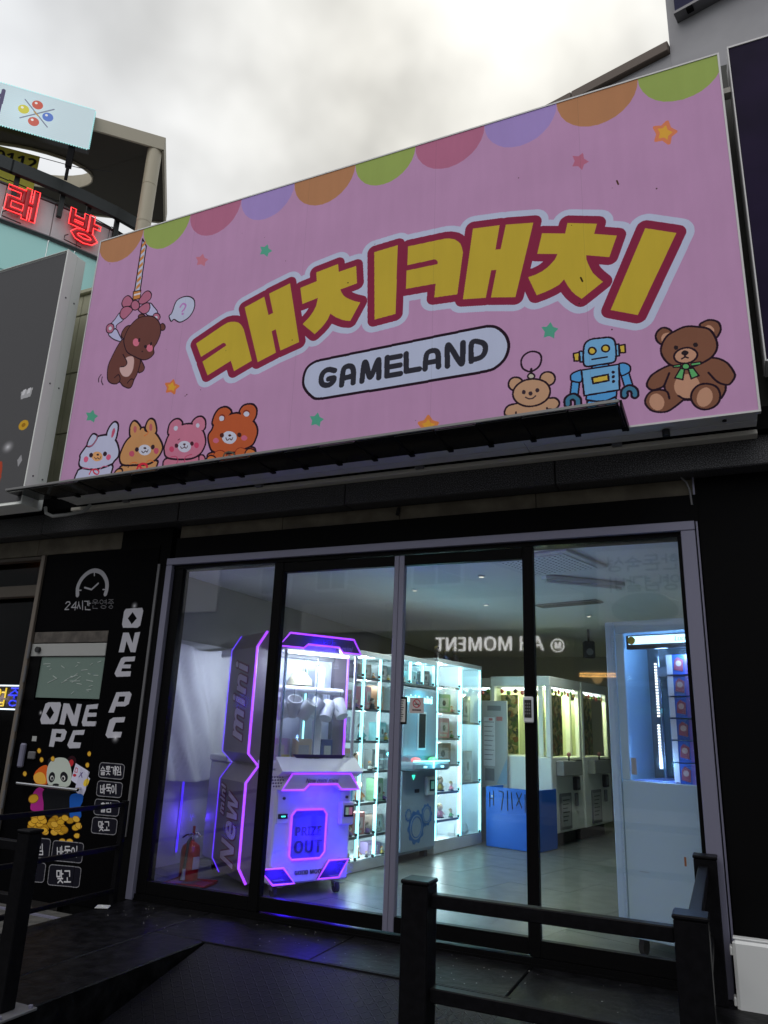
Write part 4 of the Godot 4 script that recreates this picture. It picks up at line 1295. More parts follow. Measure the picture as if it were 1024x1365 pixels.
	# lit foot plates
	for q in [PackedVector2Array([Vector2(-0.09, 0.215), Vector2(0.1, 0.215), Vector2(0.2, 0.105), Vector2(0.02, 0.105)]), PackedVector2Array([Vector2(0.4, 0.12), Vector2(0.49, 0.245), Vector2(0.665, 0.245), Vector2(0.585, 0.12)])]:
		part("foot_plate", MB.new().prism(q, 0.001, 0.02), vp, o)
		part("led_strip", MB.new().tube(_loop(q, 0.023), 0.0085, 6, true), pl, o)
		part("foot_handle", lh(Vector3(q[0].x * 0.5 + q[2].x * 0.5 - 0.04, 0.128, 0.021), Vector3(q[0].x * 0.5 + q[2].x * 0.5 + 0.05, 0.14, 0.032), 0.004), mats.dull_aluminium, o)
	# side pylon with the tall lettering
	var lower := PackedVector2Array([Vector2(0.02, 0.055), Vector2(-0.03, 0.055), Vector2(-0.1, 0.17), Vector2(-0.1, 0.785), Vector2(-0.005, 0.912), Vector2(0.02, 0.912)])
	var upper := PackedVector2Array([Vector2(0.02, 0.918), Vector2(-0.005, 0.918), Vector2(-0.1, 1.005), Vector2(-0.1, 1.85), Vector2(-0.02, 1.985), Vector2(0.02, 1.985)])
	var pan := mat("pylon_panel", lin(0.19, 0.16, 0.19), 0.4)
	for sd in 2:
		var xs := Transform3D(Basis(Vector3(1.0 if sd == 0 else -1.0, 0, 0), Vector3(0, 1, 0), Vector3(0, 0, 1)), Vector3(0.0 if sd == 0 else 0.68, 0, 0))
		var lo2 := PackedVector2Array()
		var up2 := PackedVector2Array()
		for q in lower:
			lo2.append(Vector2((xs * Vector3(q.x, q.y, 0)).x, q.y))
		for q in upper:
			up2.append(Vector2((xs * Vector3(q.x, q.y, 0)).x, q.y))
		part("pylon_panel", MB.new().prism(lo2, -0.85, -0.33), pan, o)
		part("pylon_panel", MB.new().prism(up2, -0.85, -0.33), pan, o)
		var edge := []
		for q in [lower[1], lower[2], lower[3], lower[4], upper[2], upper[3], upper[4]]:
			edge.append(xs * Vector3(q.x - 0.004, q.y, -0.322))
		part("led_strip", MB.new().tube(edge, 0.0105), pl, o)
		edge = []
		for q in [lower[1], lower[2], lower[3], lower[4], upper[2], upper[3], upper[4]]:
			edge.append(xs * Vector3(q.x - 0.004, q.y, -0.854))
		part("led_strip", MB.new().tube(edge, 0.0045), vl, o)
	var lt := mat("lilac_letters", lin(0.62, 0.54, 0.62), 0.5)
	var ld := mat("plum_letters", lin(0.16, 0.03, 0.07), 0.5)
	for q in [["mini", 0.235, 1.42, 0.585, 0.9], ["New", 0.25, 0.42, 0.555, 0.72], ["mini", 0.085, 0.63, 0.745, 0.9]]:
		for k in 2:
			var t := part("pylon_lettering", words(q[0], q[1], 0.003 + 0.003 * k, true, 0.25, 0.0 if k else 0.016), lt if k else ld, o)
			t.transform = Transform3D(Basis(Vector3(0, q[4], 0), Vector3(0, 0, -1), Vector3(-1, 0, 0)), Vector3(-0.1025 - 0.003 * k, q[2], -q[3]))
	# castors
	for q in [Vector2(0.08, -0.1), Vector2(0.6, -0.06), Vector2(0.08, -1.25), Vector2(0.6, -1.25)]:
		var w := part("castor", bx(Vector3(q.x, 0.09, q.y), Vector3(0.07, 0.016, 0.07), 0.003), mats.chrome, o)
		part("fork", lh(Vector3(q.x - 0.02, 0.045, q.y - 0.02), Vector3(q.x + 0.02, 0.081, q.y + 0.035), 0.004), mats.chrome, w)
		part("wheel", MB.new().cyl(Vector3(q.x - 0.014, 0.04, q.y + 0.02), Vector3(q.x + 0.014, 0.04, q.y + 0.02), 0.039, -1, 16), mats.rubber, w)
		part("brake_lever", MB.new().box(Vector3(q.x + 0.045, 0.07, q.y + 0.03), Vector3(0.05, 0.008, 0.03), 0.002), mats.chrome, w)
	# works inside the front cabinet
	part("hanging_bar", MB.new().cyl(Vector3(0.03, 1.52, -0.18), Vector3(0.65, 1.52, -0.18), 0.028, -1, 14), wp, o)
	part("gantry", lh(Vector3(0.05, 1.78, -0.34), Vector3(0.63, 1.815, -0.3), 0.004), mats.dull_aluminium, o)
	part("claw_head", MB.new().lathe([Vector2(0, 0.12), Vector2(0.05, 0.11), Vector2(0.1, 0.05), Vector2(0.11, 0.0), Vector2(0.0, -0.01)], 18, Vector3(0.3, 1.56, -0.3)), mat("cream_plastic", lin(0.6, 0.56, 0.36), 0.4), o)
	part("back_board", lh(Vector3(0.03, 0.97, -0.39), Vector3(0.65, 1.8, -0.375)), mat("blue_grey_board", lin(0.56, 0.6, 0.7), 0.6), o)
	part("white_pole", lh(Vector3(0.42, 0.97, -0.26), Vector3(0.5, 1.72, -0.22), 0.01), wp, o)
	for k in 4:
		part("price_card", lh(Vector3(0.05 + k * 0.1, 0.962, -0.05), Vector3(0.12 + k * 0.1, 1.015, -0.042), 0.002), [mat("card_yellow", lin(0.5, 0.42, 0.12), 0.6), mat("card_pink", lin(0.5, 0.2, 0.25), 0.6), mats.grey_plastic, mat("card_blue", lin(0.1, 0.25, 0.5), 0.6)][k], o)
	part("tube_lamp", lh(Vector3(0.05, 1.8, -0.1), Vector3(0.63, 1.818, -0.06)), mats.white_led, o)
	part("tube_lamp", lh(Vector3(0.05, 1.8, -1.2), Vector3(0.63, 1.818, -1.16)), mats.white_led, o)
	lamp(o, Vector3(0.2, 1.74, -0.1), Color(0.85, 0.92, 1.0), 0.17, 0.04, 2.0)
	lamp(o, Vector3(0.5, 1.74, -0.1), Color(0.85, 0.92, 1.0), 0.17, 0.04, 2.0)
	lamp(o, Vector3(0.3, 1.74, -1.1), Color(0.85, 0.9, 1.0), 0.3, 0.04, 2.0)
	var vc := Color(0.2, 0.1, 1.0)
	for q in [Vector3(0.32, 0.43, 0.12), Vector3(0.07, 0.17, 0.12), Vector3(0.56, 0.2, 0.12), Vector3(0.35, 0.73, 0.13), Vector3(0.3, 1.86, 0.14)]:
		lamp(o, q, vc, 0.085, 0.06, 3.0)
	for q in [Vector3(-0.25, 0.45, -0.25), Vector3(-0.25, 1.4, -0.25)]:
		lamp(o, q, vc, 0.035, 0.06, 3.0)
	# prizes hung inside: white cups
	var xf := o.transform
	var where := ["behind the dark door stile", "left of the four middle ones", "second from the left", "in the middle", "by the white pole", "at the right end"]
	for k in 6:
		var at := xf * Vector3(0.07 + k * 0.105, 1.36 + 0.02 * (k % 2), -0.17 + 0.03 * (k % 3))
		var m := thing("prize_cup", "white cup on the bar in the claw machine, " + where[k], "cup", at, 30 + 50.0 * k, "white cups hung in the claw machine")
		var bod = MB.new().lathe([Vector2(0.0, -0.075), Vector2(0.052, -0.075), Vector2(0.06, 0.075), Vector2(0.055, 0.075), Vector2(0.047, -0.062), Vector2(0.0, -0.062)], 16)
		part("cup_body", bod, wp, m, Vector3.ZERO, Vector3(0.5, 0, 0.35))
		var hd := []
		for j in 8:
			hd.append(Vector3(0.054 + 0.035 * sin(PI * j / 7.0), 0.045 - 0.09 * j / 7.0, 0))
		part("cup_handle", MB.new().tube(hd, 0.007), wp, m, Vector3.ZERO, Vector3(0.5, 0, 0.35))
		part("string", MB.new().cyl(Vector3(0, 0.03, 0), Vector3(0, 0.14, 0), 0.003), mats.grey_plastic, m)
	for k in 3:
		var at := xf * Vector3(0.15 + k * 0.2, 0.962, -0.28)
		var m := thing("prize_box", ["lilac", "cream", "dark blue"][k] + " prize box on the floor of the claw machine", "box", at, 20 + 30.0 * k, "prize boxes in the claw machine")
		part("carton", lh(Vector3(-0.07, 0, -0.05), Vector3(0.07, 0.17, 0.05), 0.004), [mat("lilac_card", lin(0.4, 0.3, 0.5), 0.5), mat("cream_card", lin(0.6, 0.5, 0.35), 0.5), mat("navy_card", lin(0.05, 0.06, 0.2), 0.5)][k], m)
		part("label", lh(Vector3(-0.045, 0.04, 0.0505), Vector3(0.045, 0.12, 0.052)), mats.off_white, m)


func _loop(p: PackedVector2Array, z: float) -> Array:
	var out := []
	for q in p:
		out.append(Vector3(q.x, q.y, z))
	return out


func _figurine(o: Node3D, skin: Color, cloth: Color, h: float) -> void:
	var a := mat("toy_%s" % skin.to_html(false), skin, 0.4)
	var b := mat("toy_%s" % cloth.to_html(false), cloth, 0.4)
	part("stand", MB.new().cyl(Vector3.ZERO, Vector3(0, 0.012, 0), h * 0.3, -1, 14), mats.dark_plastic, o)
	part("body", MB.new().lathe([Vector2(0.0, 0.012), Vector2(h * 0.2, 0.012), Vector2(h * 0.24, h * 0.2), Vector2(h * 0.14, h * 0.5), Vector2(0.0, h * 0.55)], 12), b, o)
	for s in [-1.0, 1.0]:
		part("arm", MB.new().tube([Vector3(s * h * 0.13, h * 0.47, 0), Vector3(s * h * 0.26, h * 0.36, 0.01), Vector3(s * h * 0.28, h * 0.24, 0.03)], h * 0.05), b, o)
	part("head", MB.new().ball(Vector3(0, h * 0.74, 0), Vector3(h * 0.22, h * 0.24, h * 0.21), 12), a, o)
	part("hair", MB.new().ball(Vector3(0, h * 0.82, -h * 0.04), Vector3(h * 0.23, h * 0.19, h * 0.21), 10), mat("toy_hair_%d" % (int(h * 1000) % 3), [lin(0.05, 0.03, 0.02), lin(0.3, 0.12, 0.03), lin(0.25, 0.2, 0.08)][int(h * 1000) % 3], 0.5), o)


const TINT := {
	"red": Color(0.45, 0.06, 0.05), "orange": Color(0.55, 0.2, 0.04), "yellow": Color(0.55, 0.42, 0.06), "green": Color(0.1, 0.3, 0.1), "teal": Color(0.06, 0.3, 0.32),
	"blue": Color(0.06, 0.14, 0.42), "purple": Color(0.2, 0.08, 0.32), "pink": Color(0.55, 0.22, 0.3), "black": Color(0.02, 0.02, 0.025), "white": Color(0.6, 0.6, 0.6), "brown": Color(0.2, 0.1, 0.05), "grey": Color(0.2, 0.2, 0.22),
}


func _carton(o: Node3D, hue: String, s: Vector3) -> void:
	var c: Color = TINT[hue]
	c = c.lerp(Color(0.6, 0.62, 0.62), 0.22)
	part("carton", lh(Vector3(-s.x * 0.5, 0, -s.z * 0.5), Vector3(s.x * 0.5, s.y, s.z * 0.5), 0.003), mat("card_" + hue, c.linear_to_srgb(), 0.4), o)
	var c2 := c.lerp(Color(0.6, 0.6, 0.6), 0.6)
	part("window", lh(Vector3(-s.x * 0.34, s.y * 0.28, s.z * 0.5 + 0.0005), Vector3(s.x * 0.34, s.y * 0.78, s.z * 0.5 + 0.002)), mat("card_light_" + hue, c2.linear_to_srgb(), 0.25), o)
	part("label", lh(Vector3(-s.x * 0.4, s.y * 0.07, s.z * 0.5 + 0.0005), Vector3(s.x * 0.25, s.y * 0.2, s.z * 0.5 + 0.002)), mats.off_white, o)
	part("toy_shape", MB.new().ball(Vector3(0, s.y * 0.5, s.z * 0.5), Vector3(s.x * 0.16, s.y * 0.17, 0.006), 10), mat("card_dark", lin(0.05, 0.04, 0.05), 0.5), o)


# shelves, lit strips and glass of one bank of lockers, in the bank's own axes
func _bank(o: Node3D, t0: float, t1: float, rows: Array, cols: Array, depth: float, plinth := true) -> void:
	var wp := mat("locker_white", lin(0.66, 0.7, 0.72), 0.35)
	var top: float = rows[rows.size() - 1]
	part("back_panel", lh(Vector3(t0, rows[0], -depth), Vector3(t1, top, -depth + 0.015)), wp, o)
	for t in [t0, t1]:
		var x := -0.002 if t == t0 else 0.002 - 0.016
		part("side_panel", lh(Vector3(t + x - (0.014 if t == t0 else -0.014), rows[0], -depth), Vector3(t + x + (0.0 if t == t0 else 0.03), top, 0.0)), wp, o)
	part("top_panel", lh(Vector3(t0 - 0.016, top + 0.002, -depth), Vector3(t1 + 0.03, top + 0.05, 0.01), 0.004), wp, o)
	if plinth:
		part("plinth", lh(Vector3(t0 - 0.016, 0.0, -depth), Vector3(t1 + 0.03, rows[0] - 0.002, 0.006), 0.004), wp, o)
	var trim := mat("shelf_trim", lin(0.16, 0.18, 0.2), 0.35, 0.3)
	for r in rows.size() - 1:
		part("shelf", lh(Vector3(t0, rows[r] - 0.018, -depth + 0.016), Vector3(t1, rows[r], -0.012)), wp, o)
		part("shelf_edge", lh(Vector3(t0, rows[r] - 0.02, -0.011), Vector3(t1, rows[r] + 0.002, 0.004)), trim, o)
	for c in cols.size():
		part("led_strip", lh(Vector3(cols[c] - 0.005, rows[0] + 0.01, -0.02), Vector3(cols[c] + 0.005, top - 0.005, 0.011)), mats.cyan_led, o)
		if c < cols.size() - 1:
			part("glass_door", lh(Vector3(cols[c] + 0.012, rows[0] + 0.01, 0.006), Vector3(cols[c + 1] - 0.012, top - 0.004, 0.01)), mats.clear_pane, o)
			for r in rows.size() - 1:
				part("lock", MB.new().cyl(Vector3(cols[c + 1] - 0.045, rows[r] + 0.02, 0.011), Vector3(cols[c + 1] - 0.045, rows[r] + 0.02, 0.026), 0.014, -1, 10), mats.dark_plastic, o)


func _fill(o: Node3D, rows: Array, cols: Array, depth: float, where: String, grp: String, from_col: int) -> void:
	var xf := o.transform
	var hues := TINT.keys()
	var n := rows.size() - 1
	for r in n:
		for c in range(from_col, cols.size() - 1):
			var h: float = rows[r + 1] - rows[r] - 0.03
			var wd: float = cols[c + 1] - cols[c]
			var place := "%s row down, %s column, %s" % [ORDINAL[n - 1 - r] if r < n - 1 else "first", ["leftmost", "second", "third", "fourth", "fifth"][c], where]
			var roll := rng.randf()
			var at := xf * Vector3((cols[c] + cols[c + 1]) * 0.5 + rng.randf_range(-0.03, 0.03), rows[r] + 0.001, -depth * (rng.randf_range(0.22, 0.34) if from_col > 0 else rng.randf_range(0.2, 0.26)))
			var turn := o.rotation_degrees.y + rng.randf_range(-22, 22)
			var hue: String = hues[rng.randi() % hues.size()]
			if roll < 0.64:
				var m := thing("toy_carton", "%s toy carton, %s" % [hue, place], "box", at, turn, grp)
				_carton(m, hue, Vector3(minf(wd, 0.42) * rng.randf_range(0.45, 0.72), h * rng.randf_range(0.6, 0.92), depth * 0.3))
			elif roll < 0.97:
				var m := thing("toy_figurine", "small figurine in %s clothes, %s" % [hue, place], "figurine", at, turn, grp)
				_figurine(m, lin(0.6, 0.42, 0.32), TINT[hue].linear_to_srgb(), h * rng.randf_range(0.55, 0.8))
			if rng.randf() < 0.6:
				var hue2: String = hues[rng.randi() % hues.size()]
				if hue2 == hue:
					hue2 = hues[(hues.find(hue) + 3) % hues.size()]
				var spot := xf * Vector3(cols[c] + wd * 0.8, rows[r] + 0.001, -0.045)
				var s := thing("toy_figurine", "tiny front figure in %s, %s" % [hue2, place], "figurine", spot, turn + 20, grp)
				_figurine(s, lin(0.62, 0.5, 0.42), TINT[hue2].linear_to_srgb(), h * rng.randf_range(0.3, 0.42))


func _lockers() -> void:
	var at := Vector3(-3.27, 0, -1.01)
	var deg := 80.2
	var o := thing("prize_lockers", "tall brightly lit white prize lockers with cyan strips behind the claw machine", "lockers", at, deg)
	var rows := [0.09, 0.29, 0.57, 0.85, 1.12, 1.41, 1.70, 1.9]
	var cols := [0.02, 0.3, 0.59, 0.88, 1.16, 1.41]
	_bank(o, 0.0, 1.42, rows, cols, 0.4)
	for r in rows.size() - 1:
		for x in [0.45, 1.02]:
			lamp(o, Vector3(x, rows[r + 1] - 0.04, -0.1), Color(0.84, 0.98, 1.0), 0.12, 0.03, 2.0)
	_fill(o, rows, cols, 0.4, "left prize lockers", "prizes in the left lockers", 1)
	# the short row over the capsule machine
	var u := thing("upper_lockers", "single lit row of lockers above the mini and mini machine", "lockers", at, deg)
	_bank(u, 1.46, 2.22, [1.7, 1.93], [1.47, 1.72, 1.97, 2.21], 0.4, false)
	lamp(u, Vector3(1.6, 1.9, -0.1), Color(0.72, 0.95, 1.0), 0.06, 0.03, 2.0)
	lamp(u, Vector3(2.05, 1.9, -0.1), Color(0.72, 0.95, 1.0), 0.06, 0.03, 2.0)
	_fill(u, [1.7, 1.93], [1.47, 1.72, 1.97, 2.21], 0.4, "upper lockers", "prizes in the upper lockers", 0)
	# tall cabinet with two columns
	var d := thing("display_cabinet", "lit display cabinet with two tall columns and white shoes at its foot", "cabinet", at, deg)
	var r2 := [0.12, 0.32, 0.6, 0.88, 1.16, 1.44, 1.72, 1.97]
	_bank(d, 2.28, 2.82, r2, [2.29, 2.815], 0.42)
	_bank(d, 2.84, 3.34, [0.12, 0.68, 1.34, 1.97], [2.85, 3.335], 0.42)
	for r in 7:
		lamp(d, Vector3(2.55, r2[r + 1] - 0.04, -0.12), Color(0.84, 0.98, 1.0), 0.1, 0.03, 2.0)
	for q in [0.62, 1.28, 1.9]:
		lamp(d, Vector3(3.05, q, -0.15), Color(0.7, 0.93, 0.98), 0.09, 0.03, 2.0)
	_fill(d, r2.slice(1), [2.29, 2.815], 0.42, "tall display cabinet", "prizes in the display cabinet", 0)
	var xf := d.transform
	for q in [[2.93, 0.122, "left white sports shoe at the foot of the display cabinet", 65.0], [3.12, 0.122, "right white sports shoe at the foot of the display cabinet", 80.0]]:
		var s := thing("sports_shoe", q[2], "shoe", xf * Vector3(q[0], q[1], -0.1), q[3] + 20, "white sports shoes")
		part("sole", MB.new().prism(PackedVector2Array([Vector2(-0.13, 0.0), Vector2(0.13, 0.0), Vector2(0.14, 0.025), Vector2(-0.13, 0.03)]), -0.04, 0.04), mats.off_white, s)
		part("upper", MB.new().prism(PackedVector2Array([Vector2(-0.125, 0.03), Vector2(0.135, 0.026), Vector2(0.13, 0.055), Vector2(0.05, 0.075), Vector2(-0.02, 0.11), Vector2(-0.12, 0.115)]), -0.036, 0.036), mats.locker_white, s)
		for k in 4:
			part("lace", bx(Vector3(0.01 + k * 0.022, 0.098 - k * 0.011, 0.0), Vector3(0.007, 0.006, 0.05)), mats.grey_plastic, s)
	for q in [[3.1, 0.682, "grey", 0.34, "square grey carton with ring print in the right column's middle shelf"], [3.05, 1.342, "black", 0.3, "black framed toy carton high in the display cabinet's right column"]]:
		var m := thing("toy_carton", q[4], "box", xf * Vector3(q[0], q[1], -0.1), deg + 6, "prizes in the display cabinet")
		_carton(m, q[2], Vector3(0.26, q[3], 0.12))
	# figures standing on top of the cabinet
	for q in [[2.55, "dark figure standing on top of the display cabinet, left one", 0.17], [2.75, "blue toy vehicle figure on top of the display cabinet, middle one", 0.14], [2.98, "thin dark figure on top of the display cabinet, right one", 0.2]]:
		var m := thing("toy_figurine", q[1], "figurine", xf * Vector3(q[0], 2.021, -0.16), deg, "figures on top of the cabinet")
		_figurine(m, lin(0.06, 0.05, 0.05), lin(0.04, 0.07, 0.2) if q[0] == 2.75 else lin(0.03, 0.02, 0.03), q[2])
	# the machine between the two banks
	var w := thing("capsule_machine", "pale blue grey vending machine lettered mini with gear print, between the lockers", "vending machine", xf * Vector3(1.46, 0, 0), deg)
	var body := mat("machine_blue_grey", lin(0.32, 0.42, 0.5), 0.38)
	part("body", lh(Vector3(0.0, 0.07, -0.4), Vector3(0.7, 1.66, 0.06), 0.012), body, w)
	part("upper_door", lh(Vector3(0.02, 0.98, 0.061), Vector3(0.68, 1.64, 0.085), 0.006), body, w)
	part("lower_door", lh(Vector3(0.02, 0.1, 0.061), Vector3(0.68, 0.84, 0.085), 0.006), body, w)
	part("lit_lettering", words("mini & mini", 0.07, 0.008), mats.cyan_led, w, Vector3(0.3, 1.54, 0.09))
	part("window_frame", lh(Vector3(0.28, 1.04, 0.0855), Vector3(0.45, 1.42, 0.095), 0.004), mats.white_paint, w)
	part("window_pane", lh(Vector3(0.3, 1.06, 0.0955), Vector3(0.43, 1.4, 0.098)), mats.dark_plastic, w)
	part("console", lh(Vector3(-0.01, 0.85, 0.02), Vector3(0.71, 0.93, 0.24), 0.02), body, w)
	part("led_strip", lh(Vector3(-0.005, 0.932, 0.222), Vector3(0.705, 0.946, 0.236)), mats.cyan_led, w)
	part("led_strip", lh(Vector3(0.345, 0.872, 0.2405), Vector3(0.375, 0.935, 0.247)), mats.cyan_led, w)
	for q in [[0.18, "red_button_lamp", Color(1, 0.1, 0.2)], [0.52, "green_button_lamp", Color(0.1, 1, 0.3)]]:
		part("button_lamp", MB.new().ball(Vector3(q[0], 0.945, 0.14), Vector3(0.06, 0.03, 0.05), 12), glow(q[1], q[2], 1.0), w)
		part("lit_caption", words("PUSH", 0.018, 0.003), mats.cyan_led, w, Vector3(q[0] + 0.02, 0.885, 0.242))
	for q in [[0.3, 0.31, 0.16], [0.5, 0.41, 0.11], [0.15, 0.43, 0.06]]:
		var gear := PackedVector2Array()
		for k in 40:
			var rr: float = q[2] * (1.0 if k % 4 < 2 else 0.88)
			gear.append(Vector2(q[0], q[1]) + Vector2(rr, 0).rotated(TAU * k / 40.0))
		part("gear_print", MB.new().prism(gear, 0.0855, 0.088 + q[2] * 0.01), mat("gear_blue", lin(0.03, 0.17, 0.45), 0.5), w)
		part("gear_hub", MB.new().cyl(Vector3(q[0], q[1], 0.087), Vector3(q[0], q[1], 0.0895 + q[2] * 0.01), q[2] * 0.72, -1, 24), body, w)
		part("gear_ring", MB.new().tube(_ring(Vector3(q[0], q[1], 0.0895 + q[2] * 0.01), q[2] * 0.6), q[2] * 0.04, 6, true), mats.gear_blue, w)
	part("card_reader", lh(Vector3(0.44, 0.6, 0.086), Vector3(0.6, 0.78, 0.13), 0.01), mats.white_paint, w)
	part("reader_screen", lh(Vector3(0.48, 0.64, 0.1305), Vector3(0.58, 0.75, 0.134)), mats.dark_plastic, w)
	part("reader_lamp", lh(Vector3(0.5, 0.66, 0.1345), Vector3(0.565, 0.735, 0.136)), glow("reader_teal_lamp", Color(0.1, 0.5, 0.4), 0.6), w)
	part("counter_lamp", lh(Vector3(0.26, 0.63, 0.086), Vector3(0.34, 0.665, 0.092)), mats.dark_plastic, w)
	part("arrow_print", MB.new().prism(PackedVector2Array([Vector2(0.2, 0.8), Vector2(0.26, 0.8), Vector2(0.23, 0.755)]), 0.0855, 0.089), mats.green_lamp, w)
	for q in [0.05, 0.6]:
		part("foot", lh(Vector3(q, 0.0, -0.05), Vector3(q + 0.06, 0.069, 0.01)), mats.dark_plastic, w)
	lamp(w, Vector3(0.35, 0.98, 0.3), Color(0.4, 0.9, 1.0), 0.06, 0.03, 2.0)
	lamp(w, Vector3(0.3, 1.54, 0.2), Color(0.4, 0.9, 1.0), 0.05, 0.03, 2.0)


func _ring(c: Vector3, r: float, n := 24) -> Array:
	var out := []
	for k in n:
		out.append(c + Vector3(cos(TAU * k / n), sin(TAU * k / n), 0) * r)
	return out


func _back_of_shop() -> void:
	var b := thing("blue_bin", "large blue open box with black hand drawn marks before the back cabinets", "box", Vector3(-2.588, 0, -4.158), -13.6)
	var bl := mat("blue_board", lin(0.008, 0.13, 0.62), 0.4)
	part("front_panel", lh(Vector3(0, 0.004, -0.02), Vector3(0.645, 0.64, 0.0), 0.003), bl, b)
	part("back_panel", lh(Vector3(0, 0.004, -0.5), Vector3(0.645, 0.64, -0.48), 0.003), bl, b)
	part("side_panel", lh(Vector3(0.0, 0.004, -0.478), Vector3(0.02, 0.64, -0.022), 0.003), bl, b)
	part("side_panel", lh(Vector3(0.625, 0.004, -0.478), Vector3(0.645, 0.638, -0.022), 0.003), bl, b)
	part("floor_panel", lh(Vector3(0.021, 0.004, -0.478), Vector3(0.624, 0.02, -0.022)), bl, b)
	var ink = mats.dark_plastic
	for q in [[0.05, 0.58, 0.05, 0.42], [0.1, 0.6, 0.1, 0.44], [0.05, 0.51, 0.1, 0.51], [0.17, 0.6, 0.23, 0.59], [0.23, 0.59, 0.2, 0.4], [0.28, 0.61, 0.28, 0.4], [0.33, 0.6, 0.34, 0.42], [0.39, 0.6, 0.46, 0.44], [0.46, 0.6, 0.39, 0.46], [0.5, 0.59, 0.5, 0.4], [0.55, 0.6, 0.54, 0.46], [0.54, 0.52, 0.59, 0.5]]:
		part("marker_stroke", MB.new().tube([Vector3(q[0], q[1], 0.001), Vector3(q[2], q[3], 0.001)], 0.006, 5), ink, b)
	part("tape_glint", lh(Vector3(0.07, 0.53, 0.001), Vector3(0.1, 0.55, 0.003)), mats.off_white, b)
	# notice board behind the bin
	var n := thing("notice_board", "grey white standing notice board with printed papers behind the blue bin", "notice board", Vector3(-2.78, 0.0, -4.56), -8)
	part("board", lh(Vector3(0, 0.6, -0.03), Vector3(0.36, 1.62, 0.0), 0.006), mats.off_white, n)
	part("stand", lh(Vector3(0.02, 0.0, -0.03), Vector3(0.34, 0.598, -0.005)), mats.grey_plastic, n)
	part("title_print", lh(Vector3(0.1, 1.5, 0.001), Vector3(0.28, 1.56, 0.004)), mats.grey_plastic, n)
	part("paper", lh(Vector3(0.05, 0.85, 0.001), Vector3(0.2, 1.42, 0.004)), mats.white_paint, n)
	part("red_card", lh(Vector3(0.22, 1.38, 0.001), Vector3(0.3, 1.43, 0.005)), mat("card_red", Color.WHITE), n)
	part("red_card", lh(Vector3(0.12, 1.38, 0.0045), Vector3(0.17, 1.41, 0.007)), mat("card_red", Color.WHITE), n)
	part("blue_corner", MB.new().prism(PackedVector2Array([Vector2(0.355, 0.65), Vector2(0.355, 0.95), Vector2(0.22, 0.65)]), 0.001, 0.003), mat("pale_blue_card", lin(0.25, 0.36, 0.48), 0.5), n)
	part("dark_photo", lh(Vector3(0.07, 0.68, 0.001), Vector3(0.19, 0.82, 0.004)), mats.grey_plastic, n)
	for k in 9:
		part("text_line", lh(Vector3(0.06, 1.36 - k * 0.055, 0.0045), Vector3(0.19 - 0.015 * (k % 3), 1.368 - k * 0.055, 0.006)), mats.grey_plastic, n)
	# white claw cabinets along the back
	var q0 := [[Vector3(-2.98, 0, -4.91), -15.0, "white claw cabinet half hidden behind the notice board, warm lit window", 1.0], [Vector3(-1.88, 0.0, -4.44), 78.5, "white claw cabinet with control box and framed notice, right of the blue bin", 0.98], [Vector3(-1.672, 0, -5.42), 78.5, "far white claw cabinet next to the tall right hand cabinet", 0.98]]
	for k in 3:
		var q = q0[k]
		var c := thing("claw_cabinet", q[2], "claw machine", q[0], q[1], "white claw cabinets at the back")
		var w: float = q[3]
		var cw := mat("cabinet_white", lin(0.8, 0.82, 0.76), 0.4)
		part("base", lh(Vector3(0.003, 0.15, -0.8), Vector3(w - 0.003, 0.985, 0.0), 0.01), cw, c)
		part("plinth", lh(Vector3(0.06, 0.0, -0.74), Vector3(w - 0.06, 0.149, -0.1)), mats.dark_plastic, c)
		part("roof_box", lh(Vector3(0.003, 1.8, -0.8), Vector3(w - 0.003, 1.92, 0.0), 0.01), cw, c)
		part("back_wall", lh(Vector3(0.003, 0.986, -0.8), Vector3(w - 0.003, 1.799, -0.78)), mat("cabinet_lime", lin(0.62, 0.66, 0.45), 0.6), c)
		for x in [0.003, w - 0.063]:
			part("pillar", lh(Vector3(x, 0.986, -0.06), Vector3(x + 0.06, 1.799, -0.004), 0.004), cw, c)
			part("pillar", lh(Vector3(x, 0.986, -0.779), Vector3(x + 0.06, 1.799, -0.74)), cw, c)
		part("partition", lh(Vector3(w * 0.5, 0.99, -0.7), Vector3(w * 0.5 + 0.02, 1.7, -0.2)), mats.cabinet_lime, c)
		part("tube_lamp", lh(Vector3(0.08, 1.77, -0.1), Vector3(w - 0.08, 1.795, -0.07)), mats.white_led, c)
		part("window_pane", lh(Vector3(0.064, 0.99, -0.03), Vector3(w - 0.064, 1.798, -0.025)), mats.clear_pane, c)
		for g in 9:
			part("garland_flower", MB.new().ball(Vector3(0.1 + g * (w - 0.2) / 8.0, 1.735 + 0.02 * (g % 2), -0.05), Vector3(0.035, 0.03, 0.012), 8), mat("garland_" + ["red", "green", "brown"][g % 3], [lin(0.4, 0.05, 0.05), lin(0.12, 0.25, 0.06), lin(0.2, 0.1, 0.04)][g % 3], 0.6), c)
		part("poster", panel(0.08, 0.08 + w * (0.55 if k == 0 else 0.42), 1.0, 1.71, -0.055), printed("poster_print", _poster(), 0.4), c)
		lamp(c, Vector3(w * 0.35, 1.72, -0.2), Color(0.93, 1.0, 0.78), 0.25, 0.04, 3.0)
		lamp(c, Vector3(w * 0.75, 1.72, -0.3), Color(0.93, 1.0, 0.78), 0.25, 0.04, 3.0)
		part("control_box", lh(Vector3(0.12, 0.78, 0.001), Vector3(0.72, 0.95, 0.1), 0.008), mat("control_grey", lin(0.32, 0.33, 0.31), 0.5), c)
		part("joystick", MB.new().cyl(Vector3(0.36, 0.95, 0.07), Vector3(0.36, 1.0, 0.07), 0.01), mats.dark_plastic, c)
